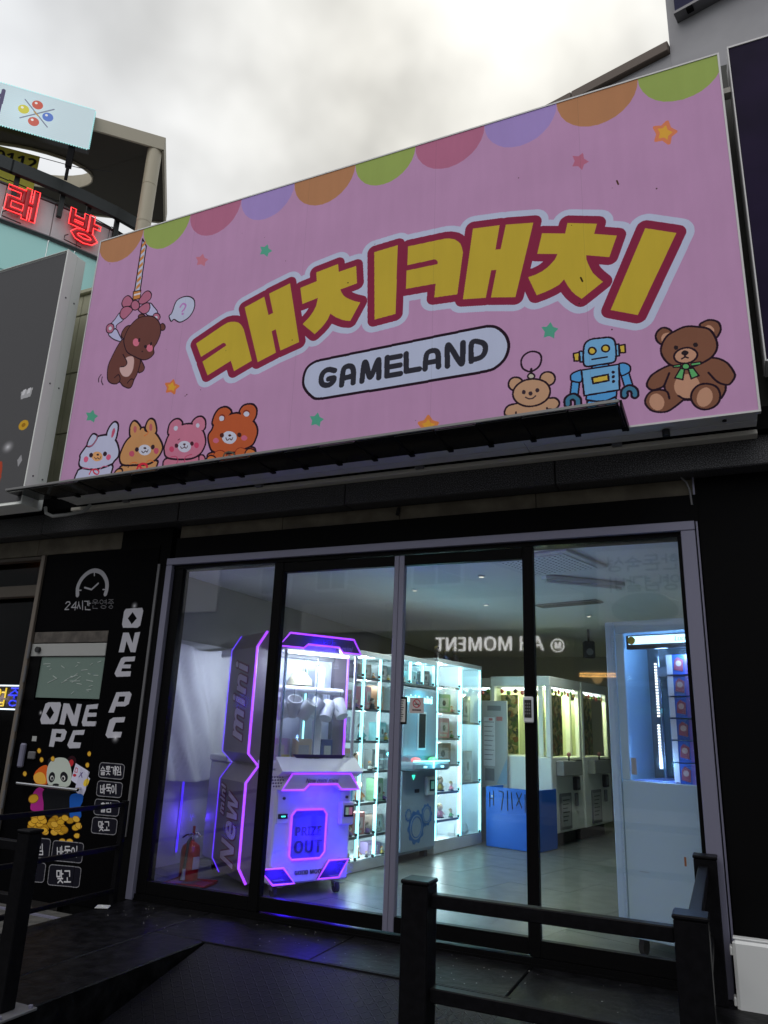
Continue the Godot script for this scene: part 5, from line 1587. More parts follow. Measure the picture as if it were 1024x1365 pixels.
		part("joystick_ball", MB.new().ball(Vector3(0.36, 1.02, 0.07), Vector3(0.026, 0.026, 0.026)), mat("card_red", Color.WHITE), c)
		part("button_bar", lh(Vector3(0.5, 0.951, 0.03), Vector3(0.7, 0.96, 0.1)), mats.dark_plastic, c)
		part("coin_slot", lh(Vector3(0.62, 0.6, 0.001), Vector3(0.76, 0.76, 0.05), 0.01), mats.dark_plastic, c)
		part("coin_plate", lh(Vector3(0.65, 0.63, 0.0505), Vector3(0.73, 0.73, 0.054)), mats.grey_plastic, c)
		part("coin_mouth", lh(Vector3(0.67, 0.42, 0.001), Vector3(0.73, 0.57, 0.03), 0.008), mats.grey_plastic, c)
		part("notice_frame", lh(Vector3(0.2, 0.18, 0.001), Vector3(0.54, 0.58, 0.015), 0.02), mats.grey_plastic, c)
		part("notice_paper", lh(Vector3(0.235, 0.215, 0.0155), Vector3(0.505, 0.545, 0.018)), mats.off_white, c)
		for g in 6:
			part("notice_line", lh(Vector3(0.26, 0.5 - g * 0.045, 0.0185), Vector3(0.46 - 0.03 * (g % 3), 0.51 - g * 0.045, 0.02)), mats.dark_plastic, c)


# a busy poster of overlapping coloured blots
func _poster() -> ImageTexture:
	if mats.has("poster_print"):
		return mats.poster_print.albedo_texture
	var c := Canvas.new(256, 384, lin(0.1, 0.12, 0.05))
	var r := RandomNumberGenerator.new()
	r.seed = 77
	for k in 240:
		var p := Vector2(r.randf() * 256, r.randf() * 384)
		var q := PackedVector2Array()
		var s := r.randf_range(6, 30)
		for j in 7:
			q.append(p + Vector2(s * r.randf_range(0.4, 1.2), 0).rotated(TAU * j / 7.0))
		c.poly(c.curve(q, true), [lin(0.05, 0.1, 0.03), lin(0.3, 0.26, 0.1), lin(0.45, 0.38, 0.22), lin(0.12, 0.18, 0.06), lin(0.2, 0.09, 0.03), lin(0.03, 0.05, 0.04), lin(0.35, 0.3, 0.12)][r.randi() % 7])
	return c.tex()


func _right_machine() -> void:
	var o := thing("tall_cabinet", "tall pale blue grey prize cabinet with hinged door and lit glass window", "prize cabinet", Vector3(-0.666 - 0.02, 0.0, -0.522), -17)
	var wp := mat("cabinet_blue_grey", lin(0.46, 0.64, 0.74), 0.36)
	# carcass as frame round the window opening
	part("side_panel", lh(Vector3(0.0, 0.12, -0.6), Vector3(0.05, 1.98, -0.005), 0.006), wp, o)
	part("side_panel", lh(Vector3(0.85, 0.12, -0.6), Vector3(0.9, 1.98, -0.005), 0.006), wp, o)
	part("roof_panel", lh(Vector3(0.052, 1.93, -0.6), Vector3(0.848, 1.98, -0.005)), wp, o)
	part("back_panel", lh(Vector3(0.052, 0.12, -0.6), Vector3(0.848, 1.929, -0.58)), mat("dim_grey", lin(0.16, 0.18, 0.18), 0.4), o)
	part("base_box", lh(Vector3(0.052, 0.12, -0.579), Vector3(0.848, 0.97, -0.03)), wp, o)
	var d := part("door_leaf", lh(Vector3(0.07, 0.1, -0.028), Vector3(0.9, 0.985, 0.0), 0.004), wp, o)
	part("door_stile", lh(Vector3(0.07, 0.987, -0.028), Vector3(0.125, 1.9, 0.0), 0.003), wp, d)
	part("door_top", lh(Vector3(0.07, 1.902, -0.028), Vector3(0.9, 1.972, 0.0), 0.003), wp, d)
	part("door_stile", lh(Vector3(0.84, 0.987, -0.028), Vector3(0.9, 1.9, 0.0), 0.003), wp, d)
	part("window_pane", lh(Vector3(0.12, 0.984, -0.02), Vector3(0.845, 1.904, -0.014)), mats.clear_pane, d)
	part("hinge_strip", lh(Vector3(0.052, 0.12, -0.004), Vector3(0.068, 1.975, 0.003)), wp, o)
	for k in 46:
		part("hinge_knuckle", lh(Vector3(0.0525, 0.13 + k * 0.04, 0.0035), Vector3(0.0675, 0.13 + k * 0.04 + 0.032, 0.009), 0.002), wp, o)
	var rub := mat("rubbed_patch", lin(0.36, 0.43, 0.5), 0.5)
	part("scuff", bx(Vector3(0.43, 0.56, 0.0005), Vector3(0.012, 0.05, 0.003), 0.001), mat("scuff_orange", lin(0.4, 0.12, 0.02), 0.6), o, Vector3.ZERO)
	part("scuff", bx(Vector3(0.18, 0.47, 0.0003), Vector3(0.06, 0.004, 0.002)), rub, o)
	part("header_case", lh(Vector3(0.13, 1.8, -0.08), Vector3(0.84, 1.89, -0.04)), mats.dark_plastic, o)
	part("header_lamp", lh(Vector3(0.15, 1.83, -0.039), Vector3(0.83, 1.882, -0.03)), glow("header_led", Color(0.65, 0.85, 1.0), 3.0), o)
	part("header_emblem", MB.new().cyl(Vector3(0.17, 1.855, -0.03), Vector3(0.17, 1.855, -0.024), 0.026, -1, 16), mat("emblem_yellow", lin(0.5, 0.42, 0.05), 0.4), o)
	part("header_lettering", words("Lucky Prize", 0.028, 0.003, false, 0.3), mats.emblem_yellow, o, Vector3(0.55, 1.855, -0.027))
	for q in [[0.29, 1.06, 1.33], [0.295, 1.37, 1.72]]:
		part("led_bar", lh(Vector3(q[0] - 0.012, q[1], -0.1), Vector3(q[0] + 0.012, q[2], -0.092)), mats.grey_plastic, o)
		for k in int((q[2] - q[1]) / 0.018):
			part("led_diode", bx(Vector3(q[0], q[1] + 0.01 + k * 0.018, -0.089), Vector3(0.014, 0.009, 0.005)), mats.white_led, o)
	for q in [0.16, 0.22, 0.28]:
		part("guide_rod", MB.new().cyl(Vector3(q, 0.985, -0.5), Vector3(q, 1.8, -0.5), 0.012), mats.chrome, o)
	part("motor", lh(Vector3(0.15, 1.65, -0.53), Vector3(0.27, 1.72, -0.44), 0.006), mats.grey_plastic, o)
	part("shelf_glass", lh(Vector3(0.13, 0.972, -0.57), Vector3(0.4, 0.99, -0.04)), mat("lit_blue_shelf", lin(0.3, 0.4, 0.8), 0.3), o)
	part("warning_label", lh(Vector3(0.13, 1.02, -0.012), Vector3(0.165, 1.12, -0.01)), mats.off_white, o)
	var lb := Color(0.55, 0.75, 1.0)
	lamp(o, Vector3(0.3, 1.78, -0.2), lb, 0.07, 0.04, 2.0)
	lamp(o, Vector3(0.5, 1.76, -0.03), lb, 0.1, 0.03, 2.0)
	lamp(o, Vector3(0.3, 1.1, -0.05), lb, 0.05, 0.03, 2.0)
	lamp(o, Vector3(0.38, 1.2, -0.15), lb, 0.03, 0.03, 2.0)
	lamp(o, Vector3(0.38, 1.55, -0.15), lb, 0.03, 0.03, 2.0)
	# stacked prize boxes behind its glass
	var xf := o.transform
	for r in 6:
		for c in 2:
			var m := thing("prize_box", "blue and red prize box in the tall cabinet, %s row from the top, %s stack" % [ORDINAL[5 - r] if r < 5 else "uppermost", ["left", "right"][c]], "box", xf * Vector3(0.37 + c * 0.16, 0.975 + r * 0.132, -0.085), -17 + 3.0 * ((r + c) % 3 - 1), "boxes stacked in the tall cabinet")
			part("carton", lh(Vector3(0.0, 0.0, -0.14), Vector3(0.15, 0.128, 0.0), 0.002), mat("box_blue", lin(0.03, 0.1, 0.42), 0.35), m)
			part("white_side", lh(Vector3(0.0, 0.002, 0.0005), Vector3(0.035, 0.126, 0.002)), mats.white_paint, m)
			part("red_print", MB.new().prism(PackedVector2Array([Vector2(0.045, 0.03), Vector2(0.1, 0.02), Vector2(0.105, 0.09), Vector2(0.07, 0.11), Vector2(0.05, 0.09)]), 0.0005, 0.0025), mat("print_red", lin(0.3, 0.07, 0.1), 0.4), m)
			part("face_print", MB.new().cyl(Vector3(0.075, 0.07, 0.0026), Vector3(0.075, 0.07, 0.004), 0.018, -1, 12), mat("print_pale", lin(0.5, 0.36, 0.3), 0.4), m)
			part("violet_print", lh(Vector3(0.11, 0.004, 0.0005), Vector3(0.147, 0.124, 0.002)), mat("print_violet", lin(0.18, 0.12, 0.42), 0.4), m)
		part("divider", lh(Vector3(0.36, 0.972 + r * 0.132 + 0.1285, -0.24), Vector3(0.84, 0.972 + r * 0.132 + 0.1305, -0.08)), mats.dark_plastic, o)
	for q in [0.12, 0.75]:
		var w := part("castor", lh(Vector3(q - 0.04, 0.1, -0.14), Vector3(q + 0.04, 0.119, -0.06), 0.004), mats.chrome, o)
		part("wheel", MB.new().cyl(Vector3(q - 0.015, 0.048, -0.08), Vector3(q + 0.015, 0.048, -0.08), 0.047, -1, 16), mats.rubber, w)
		part("fork", lh(Vector3(q - 0.022, 0.05, -0.1), Vector3(q - 0.017, 0.1, -0.06)), mats.chrome, w)


func _left_corner() -> void:
	# crumpled white sheet hung on the left partition
	var o := thing("hanging_sheet", "creased white sheet hung on the wall behind the left fixed glass", "sheet", Vector3(-4.6, 0.72, -0.35), 90)
	var b := MB.new()
	var nx := 44
	var ny := 30
	var f := FastNoiseLite.new()
	f.seed = 3
	f.frequency = 1.3
	var pt := func(i: int, j: int) -> Vector3:
		var x := 1.5 * i / nx
		var y: float = (1.26 - 0.07 * sin(PI * minf(x / 1.5, 1.0))) * j / ny
		var pull := absf(sin((x * 1.2 + y * 0.55) * 7.5))
		return Vector3(x, y + 0.02 * sin(x * 5.0), 0.03 + 0.05 * pull + 0.06 * f.get_noise_2d(x * 2.0 + y * 1.1, y * 0.5))
	var nr := func(i: int, j: int) -> Vector3:
		var a: Vector3 = pt.call(mini(i + 1, nx), j) - pt.call(maxi(i - 1, 0), j)
		var c: Vector3 = pt.call(i, mini(j + 1, ny)) - pt.call(i, maxi(j - 1, 0))
		return a.cross(c).normalized()
	for i in nx:
		for j in ny:
			b.smooth(pt.call(i, j), pt.call(i + 1, j), pt.call(i + 1, j + 1), nr.call(i, j), nr.call(i + 1, j), nr.call(i + 1, j + 1))
			b.smooth(pt.call(i, j), pt.call(i + 1, j + 1), pt.call(i, j + 1), nr.call(i, j), nr.call(i + 1, j + 1), nr.call(i, j + 1))
	part("cloth", b, mat("sheet_cloth", lin(0.62, 0.62, 0.64), 0.8), o)
	for x in [0.03, 1.47]:
		part("tape", lh(Vector3(x - 0.03, 1.22, 0.07), Vector3(x + 0.03, 1.27, 0.075)), mats.off_white, o)
	var s := thing("wall_light", "violet light strip standing upright on the wall above the extinguisher", "lamp", Vector3(-4.615, 0.1, -1.22))
	part("led_tube", lh(Vector3(0.008, 0.0, -0.008), Vector3(0.016, 0.62, 0.008)), glow("dim_violet_led", Color(0.25, 0.1, 1.0), 1.4), s)
	part("lamp_body", lh(Vector3(0.0, -0.01, -0.012), Vector3(0.007, 0.63, 0.012)), mats.white_paint, s)
	lamp(s, Vector3(0.12, 0.3, 0.0), Color(0.3, 0.12, 1.0), 0.025, 0.03, 2.0)
	# fire extinguisher on its tray
	var e := thing("fire_extinguisher", "red fire extinguisher with black hose behind the left glass", "fire extinguisher", Vector3(-3.97, 0.03, -0.6), 25)
	var red := mat("extinguisher_red", lin(0.36, 0.006, 0.01), 0.28)
	part("cylinder", MB.new().lathe([Vector2(0.0, 0.004), Vector2(0.07, 0.004), Vector2(0.075, 0.02), Vector2(0.075, 0.22), Vector2(0.066, 0.255), Vector2(0.04, 0.275), Vector2(0.022, 0.285), Vector2(0.022, 0.3), Vector2(0.0, 0.3)], 24), red, e)
	part("valve", MB.new().cyl(Vector3(0, 0.3, 0), Vector3(0, 0.345, 0), 0.016), mats.chrome, e)
	part("lever", MB.new().box(Vector3(0.01, 0.365, 0), Vector3(0.02, 0.07, 0.014), 0.004), red, e)
	part("handle", MB.new().tube([Vector3(0, 0.33, 0), Vector3(-0.04, 0.335, 0.0), Vector3(-0.075, 0.31, 0.0)], 0.007), mats.chrome, e)
	part("handle", MB.new().tube([Vector3(0, 0.345, 0), Vector3(0.045, 0.35, 0.0), Vector3(0.07, 0.32, 0.0)], 0.007), mats.chrome, e)
	part("gauge", MB.new().cyl(Vector3(0.0, 0.32, 0.016), Vector3(0.0, 0.32, 0.03), 0.016), mats.off_white, e)
	part("hose", MB.new().tube([Vector3(0.0, 0.32, 0.01), Vector3(-0.01, 0.29, 0.07), Vector3(-0.012, 0.2, 0.088), Vector3(-0.018, 0.1, 0.09)], 0.012, 8), mats.rubber, e)
	part("nozzle", MB.new().cyl(Vector3(-0.018, 0.1, 0.09), Vector3(-0.022, 0.02, 0.092), 0.012, 0.02), mats.off_white, e)
	part("label", MB.new().prism(PackedVector2Array([Vector2(-0.03, 0.09), Vector2(0.03, 0.09), Vector2(0.03, 0.18), Vector2(-0.03, 0.18)]), -0.002, 0.002, Transform3D(Basis(Vector3.UP, 0.9), Vector3(0.06, 0, 0.049))), mats.off_white, e)
	var t := thing("extinguisher_tray", "flat red tray under the fire extinguisher", "tray", Vector3(-3.97, 0.003, -0.6), 10)
	part("plate", lh(Vector3(-0.15, 0.0, -0.12), Vector3(0.2, 0.012, 0.12), 0.004), red, t)
	part("rim", MB.new().tube([Vector3(-0.15, 0.018, -0.12), Vector3(0.2, 0.018, -0.12), Vector3(0.2, 0.018, 0.12), Vector3(-0.15, 0.018, 0.12)], 0.008, 6, true), red, t)


func _railings() -> void:
	var st: StandardMaterial3D = mats.black_steel
	var o := thing("railing", "black steel railing of three posts and two rails beside the entrance, right", "railing", Vector3(-0.16, 0, 1.6))
	for q in [[-1.0, 0.0, -0.36], [0.0, 0.0, 0.0], [0.01, -1.49, 0.0]]:
		var p := part("post", lh(Vector3(q[0] - 0.055, q[2], q[1] - 0.055), Vector3(q[0] + 0.055, 0.655, q[1] + 0.055), 0.004), st, o)
		part("post_cap", lh(Vector3(q[0] - 0.059, 0.656, q[1] - 0.059), Vector3(q[0] + 0.059, 0.672, q[1] + 0.059), 0.006), st, p)
	for y in [0.575, 0.255]:
		part("rail", lh(Vector3(-0.944, y, -0.024), Vector3(-0.056, y + 0.05, 0.024), 0.004), st, o)
		part("rail", lh(Vector3(-0.024, y, -1.434), Vector3(0.024, y + 0.05, -0.056), 0.004), st, o)
	var l := thing("railing", "black railing with three thin rails before the neighbour shop, left", "railing", Vector3(-4.05, 0.0, 0.1))
	for y in [0.62, 0.335, 0.05]:
		part("rail", lh(Vector3(-0.014, y, 0.0), Vector3(0.014, y + 0.03, 2.6), 0.003), st, l)
	for z in [0.0, 2.55]:
		part("post", lh(Vector3(-0.02, -0.36, z), Vector3(0.02, 0.66, z + 0.04), 0.003), st, l)
	var c := thing("corner_post", "thick black railing post on a metal base plate, bottom left", "railing post", Vector3(-2.95, 0.0, 1.93))
	part("post", lh(Vector3(-0.038, 0.012, -0.038), Vector3(0.038, 0.72, 0.038), 0.004), st, c)
	part("post_cap", lh(Vector3(-0.042, 0.721, -0.042), Vector3(0.042, 0.735, 0.042), 0.005), st, c)
	part("base_plate", lh(Vector3(-0.1, 0.0, -0.1), Vector3(0.1, 0.011, 0.1), 0.002), mats.dull_aluminium, c)
	for x in [-0.08, 0.08]:
		for z in [-0.08, 0.08]:
			part("bolt", MB.new().cyl(Vector3(x, 0.011, z), Vector3(x, 0.022, z), 0.01, -1, 6), mats.aluminium, c)
	for y in [0.64, 0.42]:
		part("rail", lh(Vector3(-0.98, y, -0.02), Vector3(-0.039, y + 0.04, 0.02), 0.003), st, c)


func _small_things() -> void:
	var l := thing("paper_scrap", "small folded white scrap lying on the deck by the left jamb", "litter", Vector3(-3.9, 0.003, 0.3), 20)
	part("flap", MB.new().prism(PackedVector2Array([Vector2(0, 0), Vector2(0.09, 0.0), Vector2(0.09, 0.05), Vector2(0, 0.045)]), 0.0, 0.004, Transform3D(Basis(Vector3(1, 0, 0), 1.75) * Basis(Vector3.UP, PI) * Basis.IDENTITY, Vector3(0.0, 0.012, 0.0))), mats.off_white, l)
	part("fold", bx(Vector3(-0.05, 0.008, 0.0), Vector3(0.08, 0.012, 0.035), 0.003), mats.off_white, l)
	var grit := MB.new()
	for k in 120:
		var p := Vector3(rng.randf_range(-3.8, -0.1), 0.004, rng.randf_range(0.05, 1.5))
		if p.z > 0.57 and p.x < -1.0:
			p.z = rng.randf_range(0.05, 0.55)
		var s := rng.randf_range(0.0015, 0.0045)
		grit.box(p, Vector3(s * 1.6, s * 0.6, s), 0.0, Transform3D(Basis.IDENTITY, Vector3.ZERO))
	var g := part("grit", grit, mat("pale_grit", lin(0.25, 0.25, 0.24), 0.8), self)
	tag(g, "scattered pale grit and crumbs on the black deck", "debris", "", "stuff")


func _sign_art(c) -> void:
	_d(c, "F", "96694b", 0, "", "-7,-4 -7,0 -5,24 3,46 15,67 32,84 51,97 73,104 96,107 119,104 141,97 160,84 176,67 189,46 196,24 199,0 199,-4")
	_d(c, "F", "7d8c4b", 0, "", "199,-4 199,0 201,24 209,46 221,66 237,83 257,95 278,103 301,106 323,103 345,95 364,83 380,66 392,46 400,24 403,0 403,-4")
	_d(c, "F", "965a73", 0, "", "403,-4 403,0 405,24 413,47 425,68 442,85 462,98 484,106 507,109 530,106 552,98 572,85 589,68 601,47 609,24 612,0 612,-4")
	_d(c, "F", "8773a5", 0, "", "612,-4 612,0 614,24 622,46 634,66 650,83 669,96 691,103 713,106 736,103 758,96 777,83 793,66 805,46 813,24 815,0 815,-4")
	_d(c, "F", "96694b", 0, "", "815,-4 815,0 818,25 826,49 839,70 856,88 877,101 900,110 924,113 948,110 971,101 991,88 1008,70 1021,49 1029,25 1032,0 1032,-4")
	_d(c, "F", "7d8c4b", 0, "", "1032,-4 1032,0 1035,23 1042,45 1054,64 1069,81 1088,93 1109,101 1131,103 1153,101 1174,93 1193,81 1209,64 1221,45 1228,23 1231,0 1231,-4")
	_d(c, "F", "965a73", 0, "", "1231,-4 1231,0 1233,25 1241,48 1254,69 1270,86 1290,99 1313,107 1336,110 1360,107 1382,99 1402,86 1419,69 1432,48 1440,25 1442,0 1442,-4")
	_d(c, "F", "8773a5", 0, "", "1442,-4 1442,0 1445,24 1452,46 1465,66 1481,83 1500,96 1522,103 1544,106 1567,103 1589,96 1608,83 1624,66 1636,46 1644,24 1646,0 1646,-4")
	_d(c, "F", "96694b", 0, "", "1646,-4 1646,0 1649,24 1657,48 1669,68 1686,86 1706,99 1728,107 1752,110 1775,107 1798,99 1818,86 1835,68 1847,48 1855,24 1858,0 1858,-4")
	_d(c, "F", "7d8c4b", 0, "", "1858,-4 1858,0 1860,24 1868,46 1880,67 1896,84 1916,97 1938,104 1961,107 1984,104 2005,97 2025,84 2041,67 2053,46 2061,24 2064,0 2064,-4")
	_d(c, "F", "a56473", 0, "", "478,174 487,192 504,203 492,210 492,226 476,214 459,213 460,197 450,180 467,183")
	_d(c, "F", "4b8c78", 0, "", "734,206 739,223 754,236 740,240 737,254 724,240 708,237 713,223 706,207 722,213")
	_d(c, "F", "468770", 0, "", "96,679 105,695 123,706 110,713 109,727 91,716 73,715 76,701 65,685 84,688")
	_d(c, "F", "468a74", 0, "", "959,818 966,833 980,841 969,848 968,862 955,853 940,854 942,840 934,826 949,827")
	_d(c, "F", "c08a32", 8.3, "b26a3c", "1290,878 1300,894 1316,901 1306,912 1307,930 1291,921 1275,925 1276,908 1265,893 1281,891")
	_d(c, "F", "9b5a70", 0, "", "1710,186 1712,205 1724,219 1711,224 1706,240 1696,224 1681,220 1688,205 1683,187 1698,193")
	_d(c, "F", "478672", 0, "", "1612,669 1618,684 1631,692 1621,701 1620,717 1608,708 1594,709 1597,694 1589,679 1603,680")
	_d(c, "F", "b98a37", 9, "b4694b", "1919,162 1923,184 1937,199 1923,208 1919,228 1907,211 1890,209 1896,190 1889,168 1906,173")
	_d(c, "F", "b98a30", 7.3, "b4643c", "422,627 430,643 447,652 435,659 434,674 419,663 402,663 404,649 394,634 411,636")
	_d(c, "O", "b4bad2", 80.7, "b4bad2", "496,511 596,465 611,460 625,460 639,463 651,468 662,477 670,488 676,499 680,510 717,612 655,636 639,598 556,633 530,581 615,541 612,535 609,532 605,530 601,530 522,563")
	_d(c, "O", "b4bad2", 80.7, "b4bad2", "670,419 740,397 762,466 778,462 757,390 830,371 879,581 816,597 793,521 779,525 801,601 739,621")
	_d(c, "O", "b4bad2", 80.7, "b4bad2", "920,355 993,344 997,372 1054,366 1060,426 1006,434 1011,445 1018,457 1028,466 1039,474 1056,484 1074,492 1045,546 1030,542 1017,536 997,524 978,508 971,524 961,538 947,552 930,565 886,523 899,512 910,501 920,487 928,471 932,445 880,454 868,396 924,386")
	_d(c, "O", "b4bad2", 80.7, "b4bad2", "1111,334 1185,330 1186,554 1122,558")
	_d(c, "O", "b4bad2", 80.7, "b4bad2", "1217,343 1326,347 1341,350 1356,357 1365,365 1373,375 1378,390 1381,406 1366,533 1300,528 1303,485 1215,481 1215,422 1308,424 1308,417 1305,412 1302,408 1297,406 1217,405")
	_d(c, "O", "b4bad2", 80.7, "b4bad2", "1409,337 1484,347 1472,421 1486,423 1501,350 1575,365 1524,578 1459,564 1474,484 1460,482 1445,562 1382,552")
	_d(c, "O", "b4bad2", 80.7, "b4bad2", "1663,391 1736,414 1728,442 1782,462 1761,519 1706,499 1706,511 1709,523 1714,539 1720,554 1731,570 1743,585 1690,621 1678,609 1667,594 1657,575 1649,555 1636,568 1620,575 1600,581 1579,585 1558,527 1577,524 1595,518 1607,511 1617,503 1628,491 1635,477 1583,463 1597,404 1656,421")
	_d(c, "O", "b4bad2", 80.7, "b4bad2", "1849,459 1918,492 1818,694 1757,667")
	_d(c, "O", "70223a", 44.1, "70223a", "496,511 596,465 611,460 625,460 639,463 651,468 662,477 670,488 676,499 680,510 717,612 655,636 639,598 556,633 530,581 615,541 612,535 609,532 605,530 601,530 522,563")
	_d(c, "O", "70223a", 44.1, "70223a", "670,419 740,397 762,466 778,462 757,390 830,371 879,581 816,597 793,521 779,525 801,601 739,621")
	_d(c, "O", "70223a", 44.1, "70223a", "920,355 993,344 997,372 1054,366 1060,426 1006,434 1011,445 1018,457 1028,466 1039,474 1056,484 1074,492 1045,546 1030,542 1017,536 997,524 978,508 971,524 961,538 947,552 930,565 886,523 899,512 910,501 920,487 928,471 932,445 880,454 868,396 924,386")
	_d(c, "O", "70223a", 44.1, "70223a", "1111,334 1185,330 1186,554 1122,558")
	_d(c, "O", "70223a", 44.1, "70223a", "1217,343 1326,347 1341,350 1356,357 1365,365 1373,375 1378,390 1381,406 1366,533 1300,528 1303,485 1215,481 1215,422 1308,424 1308,417 1305,412 1302,408 1297,406 1217,405")
	_d(c, "O", "70223a", 44.1, "70223a", "1409,337 1484,347 1472,421 1486,423 1501,350 1575,365 1524,578 1459,564 1474,484 1460,482 1445,562 1382,552")
	_d(c, "O", "70223a", 44.1, "70223a", "1663,391 1736,414 1728,442 1782,462 1761,519 1706,499 1706,511 1709,523 1714,539 1720,554 1731,570 1743,585 1690,621 1678,609 1667,594 1657,575 1649,555 1636,568 1620,575 1600,581 1579,585 1558,527 1577,524 1595,518 1607,511 1617,503 1628,491 1635,477 1583,463 1597,404 1656,421")
	_d(c, "O", "70223a", 44.1, "70223a", "1849,459 1918,492 1818,694 1757,667")
	_d(c, "F", "a28c30", 0, "", "496,511 596,465 611,460 625,460 639,463 651,468 662,477 670,488 676,499 680,510 717,612 655,636 639,598 556,633 530,581 615,541 612,535 609,532 605,530 601,530 522,563")
	_d(c, "F", "a28c30", 0, "", "670,419 740,397 762,466 778,462 757,390 830,371 879,581 816,597 793,521 779,525 801,601 739,621")
	_d(c, "F", "a28c30", 0, "", "920,355 993,344 997,372 1054,366 1060,426 1006,434 1011,445 1018,457 1028,466 1039,474 1056,484 1074,492 1045,546 1030,542 1017,536 997,524 978,508 971,524 961,538 947,552 930,565 886,523 899,512 910,501 920,487 928,471 932,445 880,454 868,396 924,386")
	_d(c, "F", "a28c30", 0, "", "1111,334 1185,330 1186,554 1122,558")
	_d(c, "F", "a28c30", 0, "", "1217,343 1326,347 1341,350 1356,357 1365,365 1373,375 1378,390 1381,406 1366,533 1300,528 1303,485 1215,481 1215,422 1308,424 1308,417 1305,412 1302,408 1297,406 1217,405")
	_d(c, "F", "a28c30", 0, "", "1409,337 1484,347 1472,421 1486,423 1501,350 1575,365 1524,578 1459,564 1474,484 1460,482 1445,562 1382,552")
	_d(c, "F", "a28c30", 0, "", "1663,391 1736,414 1728,442 1782,462 1761,519 1706,499 1706,511 1709,523 1714,539 1720,554 1731,570 1743,585 1690,621 1678,609 1667,594 1657,575 1649,555 1636,568 1620,575 1600,581 1579,585 1558,527 1577,524 1595,518 1607,511 1617,503 1628,491 1635,477 1583,463 1597,404 1656,421")
	_d(c, "F", "a28c30", 0, "", "1849,459 1918,492 1818,694 1757,667")
	_d(c, "S", "b6bcd6", 8, "20141e", "970,654 1081,652 1210,650 1333,648 1426,647 1452,648 1475,657 1497,683 1505,715 1496,747 1474,768 1443,776 1334,777 1214,778 1055,777 961,776 933,763 908,732 903,702 912,672 936,657")
	_d(c, "C", "282830", 16.8, "", "1004,696 983,689 966,698 962,718 969,733 986,738 1000,731 1003,719 986,719")
	_d(c, "C", "282830", 16.6, "", "1029,745 1032,700 1042,690 1057,693 1064,709 1065,744")
	_d(c, "L", "282830", 16.6, "", "1029,725 1064,723")
	_d(c, "C", "282830", 16.3, "", "1092,744 1096,692 1103,693 1117,736 1136,692 1141,693 1143,742")
	_d(c, "L", "282830", 16.1, "", "1166,685 1167,741 1207,741")
	_d(c, "L", "282830", 16.1, "", "1166,688 1205,688")
	_d(c, "L", "282830", 16, "", "1167,715 1205,715")
	_d(c, "L", "282830", 15.8, "", "1222,684 1224,737 1262,737")
	_d(c, "C", "282830", 15.4, "", "1278,740 1281,700 1291,690 1306,691 1314,703 1316,740")
	_d(c, "L", "282830", 15.4, "", "1279,723 1315,722")
	_d(c, "C", "282830", 15.1, "", "1341,743 1340,686 1348,688 1374,736 1382,738 1383,682")
	_d(c, "C", "282830", 14.8, "", "1406,741 1407,688 1431,690 1443,703 1442,721 1431,734 1406,737")
	_d(c, "F", "b9bcd2", 5, "20141e", "199,40 222,77 225,258 200,252")
	_d(c, "F", "a86e3c", 0, "", "201,64 216,52 218,66 201,78")
	_d(c, "F", "a86e3c", 0, "", "200,92 216,80 218,95 201,107")
	_d(c, "F", "a86e3c", 0, "", "201,121 217,109 218,124 202,135")
	_d(c, "F", "a86e3c", 0, "", "202,150 218,138 219,152 203,164")
	_d(c, "F", "a86e3c", 0, "", "202,178 218,166 219,180 203,192")
	_d(c, "F", "a86e3c", 0, "", "203,206 219,194 220,209 204,220")
	_d(c, "F", "a86e3c", 0, "", "204,234 219,222 221,237 204,248")
	_d(c, "S", "b5b3d4", 3.7, "20141e", "148,324 128,346 111,364 122,383 140,382 142,370 169,354")
	_d(c, "S", "b5b3d4", 3.6, "20141e", "109,397 137,424 178,441 160,411 139,385")
	_d(c, "S", "b5b3d4", 3.5, "20141e", "275,315 299,336 317,360 300,370 266,353")
	_d(c, "S", "96596f", 3.6, "20141e", "131,386 125,395 115,396 103,391 96,380 95,368 101,360 111,359 123,364 130,375")
	_d(c, "S", "c8c8d8", 0, "", "121,381 118,384 114,385 110,383 107,379 106,374 109,371 113,370 117,372 120,376")
	_d(c, "S", "96596f", 3.5, "20141e", "331,380 329,388 322,392 312,390 304,383 299,373 301,364 308,361 317,363 326,370")
	_d(c, "S", "c8c8d8", 0, "", "320,379 320,382 317,384 313,383 310,380 308,377 309,373 311,372 315,373 319,376")
	_d(c, "S", "5a3732", 3.5, "20141e", "265,366 263,372 256,374 246,372 238,366 234,359 235,353 243,350 252,353 261,358")
	_d(c, "S", "5a3732", 3.6, "20141e", "193,384 176,394 170,418 195,435 217,394")
	_d(c, "S", "5a3732", 3.4, "20141e", "270,527 281,537 294,558 292,569 283,574 270,570")
	_d(c, "S", "5a3732", 3.6, "20141e", "185,433 166,446 143,491 132,526 138,572 157,592 182,599 195,594 212,611 238,624 251,619 257,597 267,575 273,532 259,505 223,457")
	_d(c, "S", "ab8c8a", 0, "", "204,511 219,505 239,511 246,535 244,562 230,580 206,574 189,553 187,538 208,536 215,525")
	_d(c, "S", "5a3732", 3.4, "20141e", "359,423 358,431 353,434 346,433 339,427 336,419 337,411 342,407 349,409 355,415")
	_d(c, "S", "5a3732", 3.5, "20141e", "240,363 283,366 313,381 336,411 342,444 333,475 322,493 326,514 310,528 282,529 241,508 209,487 192,460 185,433 194,402 212,378")
	_d(c, "S", "b26074", 0, "", "255,459 254,468 248,472 239,470 231,463 227,454 228,445 234,441 243,443 251,450")
	_d(c, "S", "b26074", 0, "", "318,493 317,501 311,504 303,503 295,496 291,488 292,480 298,476 307,478 314,484")
